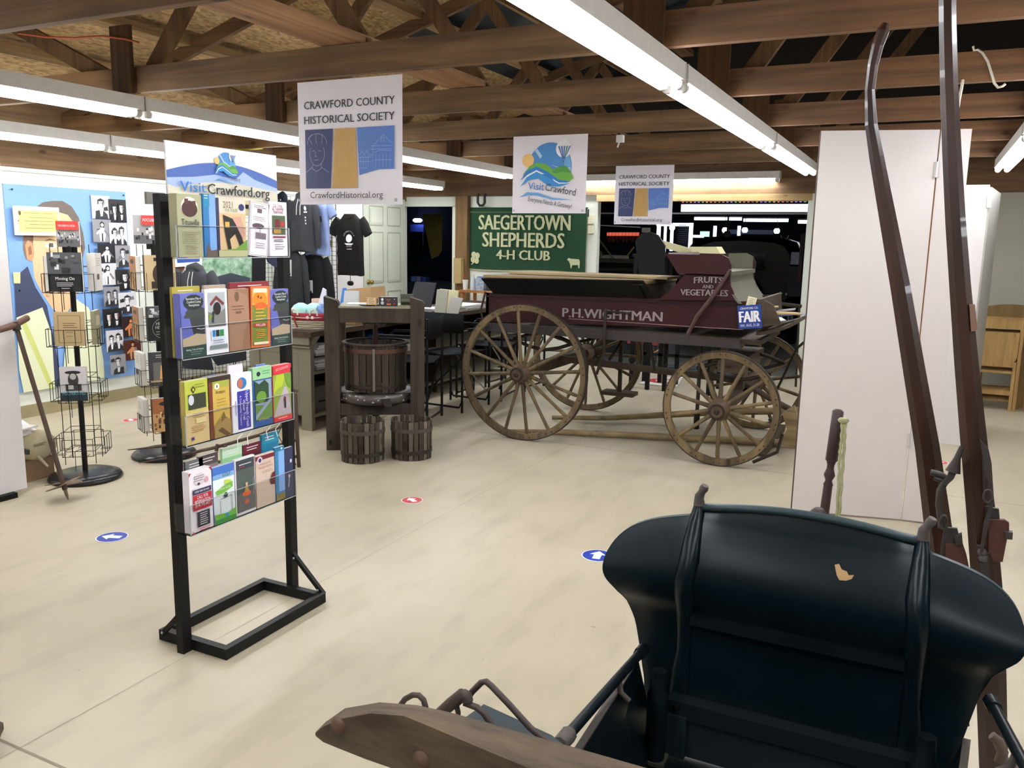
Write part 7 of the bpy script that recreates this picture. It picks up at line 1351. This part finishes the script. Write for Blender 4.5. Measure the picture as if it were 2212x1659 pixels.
# ================================================================ RIGHT DISPLAY PANELS AND CHAIRS
rp = thing('exhibit_divider', 'tall white hinged display panel on the right, behind the curved shafts', 'panel', (-.25, 4.88, 0))
PW_ = mat('d3cac7', .5, 0, .02, 2)
L0, L1, L2 = V(-.56, 4.815, .0), V(.005, 4.95, 0), V(.148, 4.965, 0)
put('leaf', MB().prism([L0+V(0, 0, .01), L1+V(-.003, 0, .01), L1+V(-.003, 0, 2.1), L0+V(0, 0, 2.1)], (-.004, .035, 0), PW_), rp)
put('leaf', MB().prism([L1+V(.004, 0, .01), L2+V(0, 0, .01), L2+V(0, 0, 2.1), L1+V(.004, 0, 2.1)], (-.002, .035, 0), PW_), rp)
put('edge_strip', MB().prism([L1+V(-.003, .012, .75), L1+V(.004, .012, .75), L1+V(.004, .012, 1.85), L1+V(-.003, .012, 1.85)], (0, .01, 0), mat('c98a60', .6)), rp)
put('dark_edge', MB().prism([L0+V(-.008, .004, .01), L0+V(0, .0, .01), L0+V(0, .0, 2.1), L0+V(-.008, .004, 2.1)], (0, .03, 0), mat('4a3a34', .7)), rp)
for z in (1.86, .42): put('hinge', MB().box((L1.x-.012, L1.y-.008, z), (L1.x+.014, L1.y, z+.08), mat('cfcac8', .4, .3)).tube([(L1.x, L1.y-.01, z), (L1.x, L1.y-.01, z+.08)], .005, mat('cfcac8', .4, .3), 6), rp)
c = ony(1813, 317, 4.86); put('push_pin', MB().tube([c, c + V(0, -.015, 0)], .004, BLK, 6), rp)
rp2 = thing('exhibit_divider', 'farther white display panel, right edge seen between shaft and folding chairs', 'panel', (.1, 7.2, 0))
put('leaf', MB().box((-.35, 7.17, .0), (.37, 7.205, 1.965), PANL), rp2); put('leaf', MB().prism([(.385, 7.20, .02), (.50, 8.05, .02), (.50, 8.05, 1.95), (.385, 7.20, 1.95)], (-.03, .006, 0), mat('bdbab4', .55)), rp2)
put('hinge', MB().box((.36, 7.16, 1.80), (.39, 7.17, 1.88), mat('cfcac8', .4, .3)), rp2)
FW_ = mat('8a6a3a', .5, 0, 0, 3, .08, .4, (6, 6, .6), 'b8935a'); FWD = mat('6f5833', .6, 0, 0, 3, .08, .3, (6, 6, .6), '8f7345')
def fchair():
    t = thing('folding_chair', 'x', 'chair'); T_ = Matrix.Rotation(-.06, 4, 'X')
    for s in (-1, 1):
        put('side_rail', MB().box((s*.205-.014, -.012, 0), (s*.205+.014, .012, .86), FW_, T_), t, local=True); put('leg', MB().box((s*.172-.013, -.018, .0), (s*.172+.013, .006, .46), FW_, T_), t, local=True)
    put('back_slat', MB().box((-.19, -.010, .765), (.19, .004, .855), FW_, T_), t, local=True)
    m = MB(); m.prism([(-.165, -.026, .41), (.165, -.026, .41), (.165, -.026, .46), (.185, -.026, .50), (.185, -.026, .735), (-.185, -.026, .735), (-.185, -.026, .50), (-.165, -.026, .46)], (0, .012, 0), FW_, T_)
    for x in (-.15, 0, .15):
        for z in (.43, .715): m.cbox((x, -.027, z), (.008, .004, .008), mat('6a5030'), T_)
    put('seat', m, t, local=True)
    for z, h in ((.35, .022), (.145, .04), (.085, .018)): put('rung', MB().box((-.17, -.014, z), (.17, .0, z+h), FW_ if h > .02 else FWD, T_), t, local=True)
    return t
f0 = fchair(); f0.location = (.655, 8.98, 0); RM[f0.name] = Matrix.Translation((.655, 8.98, 0)); f0['label'] = 'folded pale wooden chair, frontmost of the stack leaning at the right wall'; f0['group'] = 'folded wooden chairs'
for i, lb in enumerate(('second folded wooden chair from the front of the right hand stack', 'third folded wooden chair of the right hand stack', 'fourth folded wooden chair of the right hand stack', 'fifth folded wooden chair of the right hand stack, rearmost but the curved one')): dup(f0, (.665+.03*i, 9.06+.085*i, 0), 0, lb, 'folded wooden chairs')
dup(f0, (1.16, 9.0, 0), 0, 'folded wooden chair cut by the right edge of the picture', 'folded wooden chairs')
cc = thing('curved_chair', 'wooden folding chair with a curved top rail behind the stack', 'chair', (.8, 9.55, 0))
m = MB(); n = 12; m.prism([V(.50+.60*i/n, 9.50, .92+.05*math.sin(PI*i/n)) for i in range(n+1)] + [V(1.10-.60*i/n, 9.50, .84) for i in range(n+1)], (0, .02, 0), FWD); put('top_rail', m, cc)
for x in (.52, 1.05): put('leg', MB().box((x, 9.50, 0), (x+.03, 9.53, .86), FWD), cc)
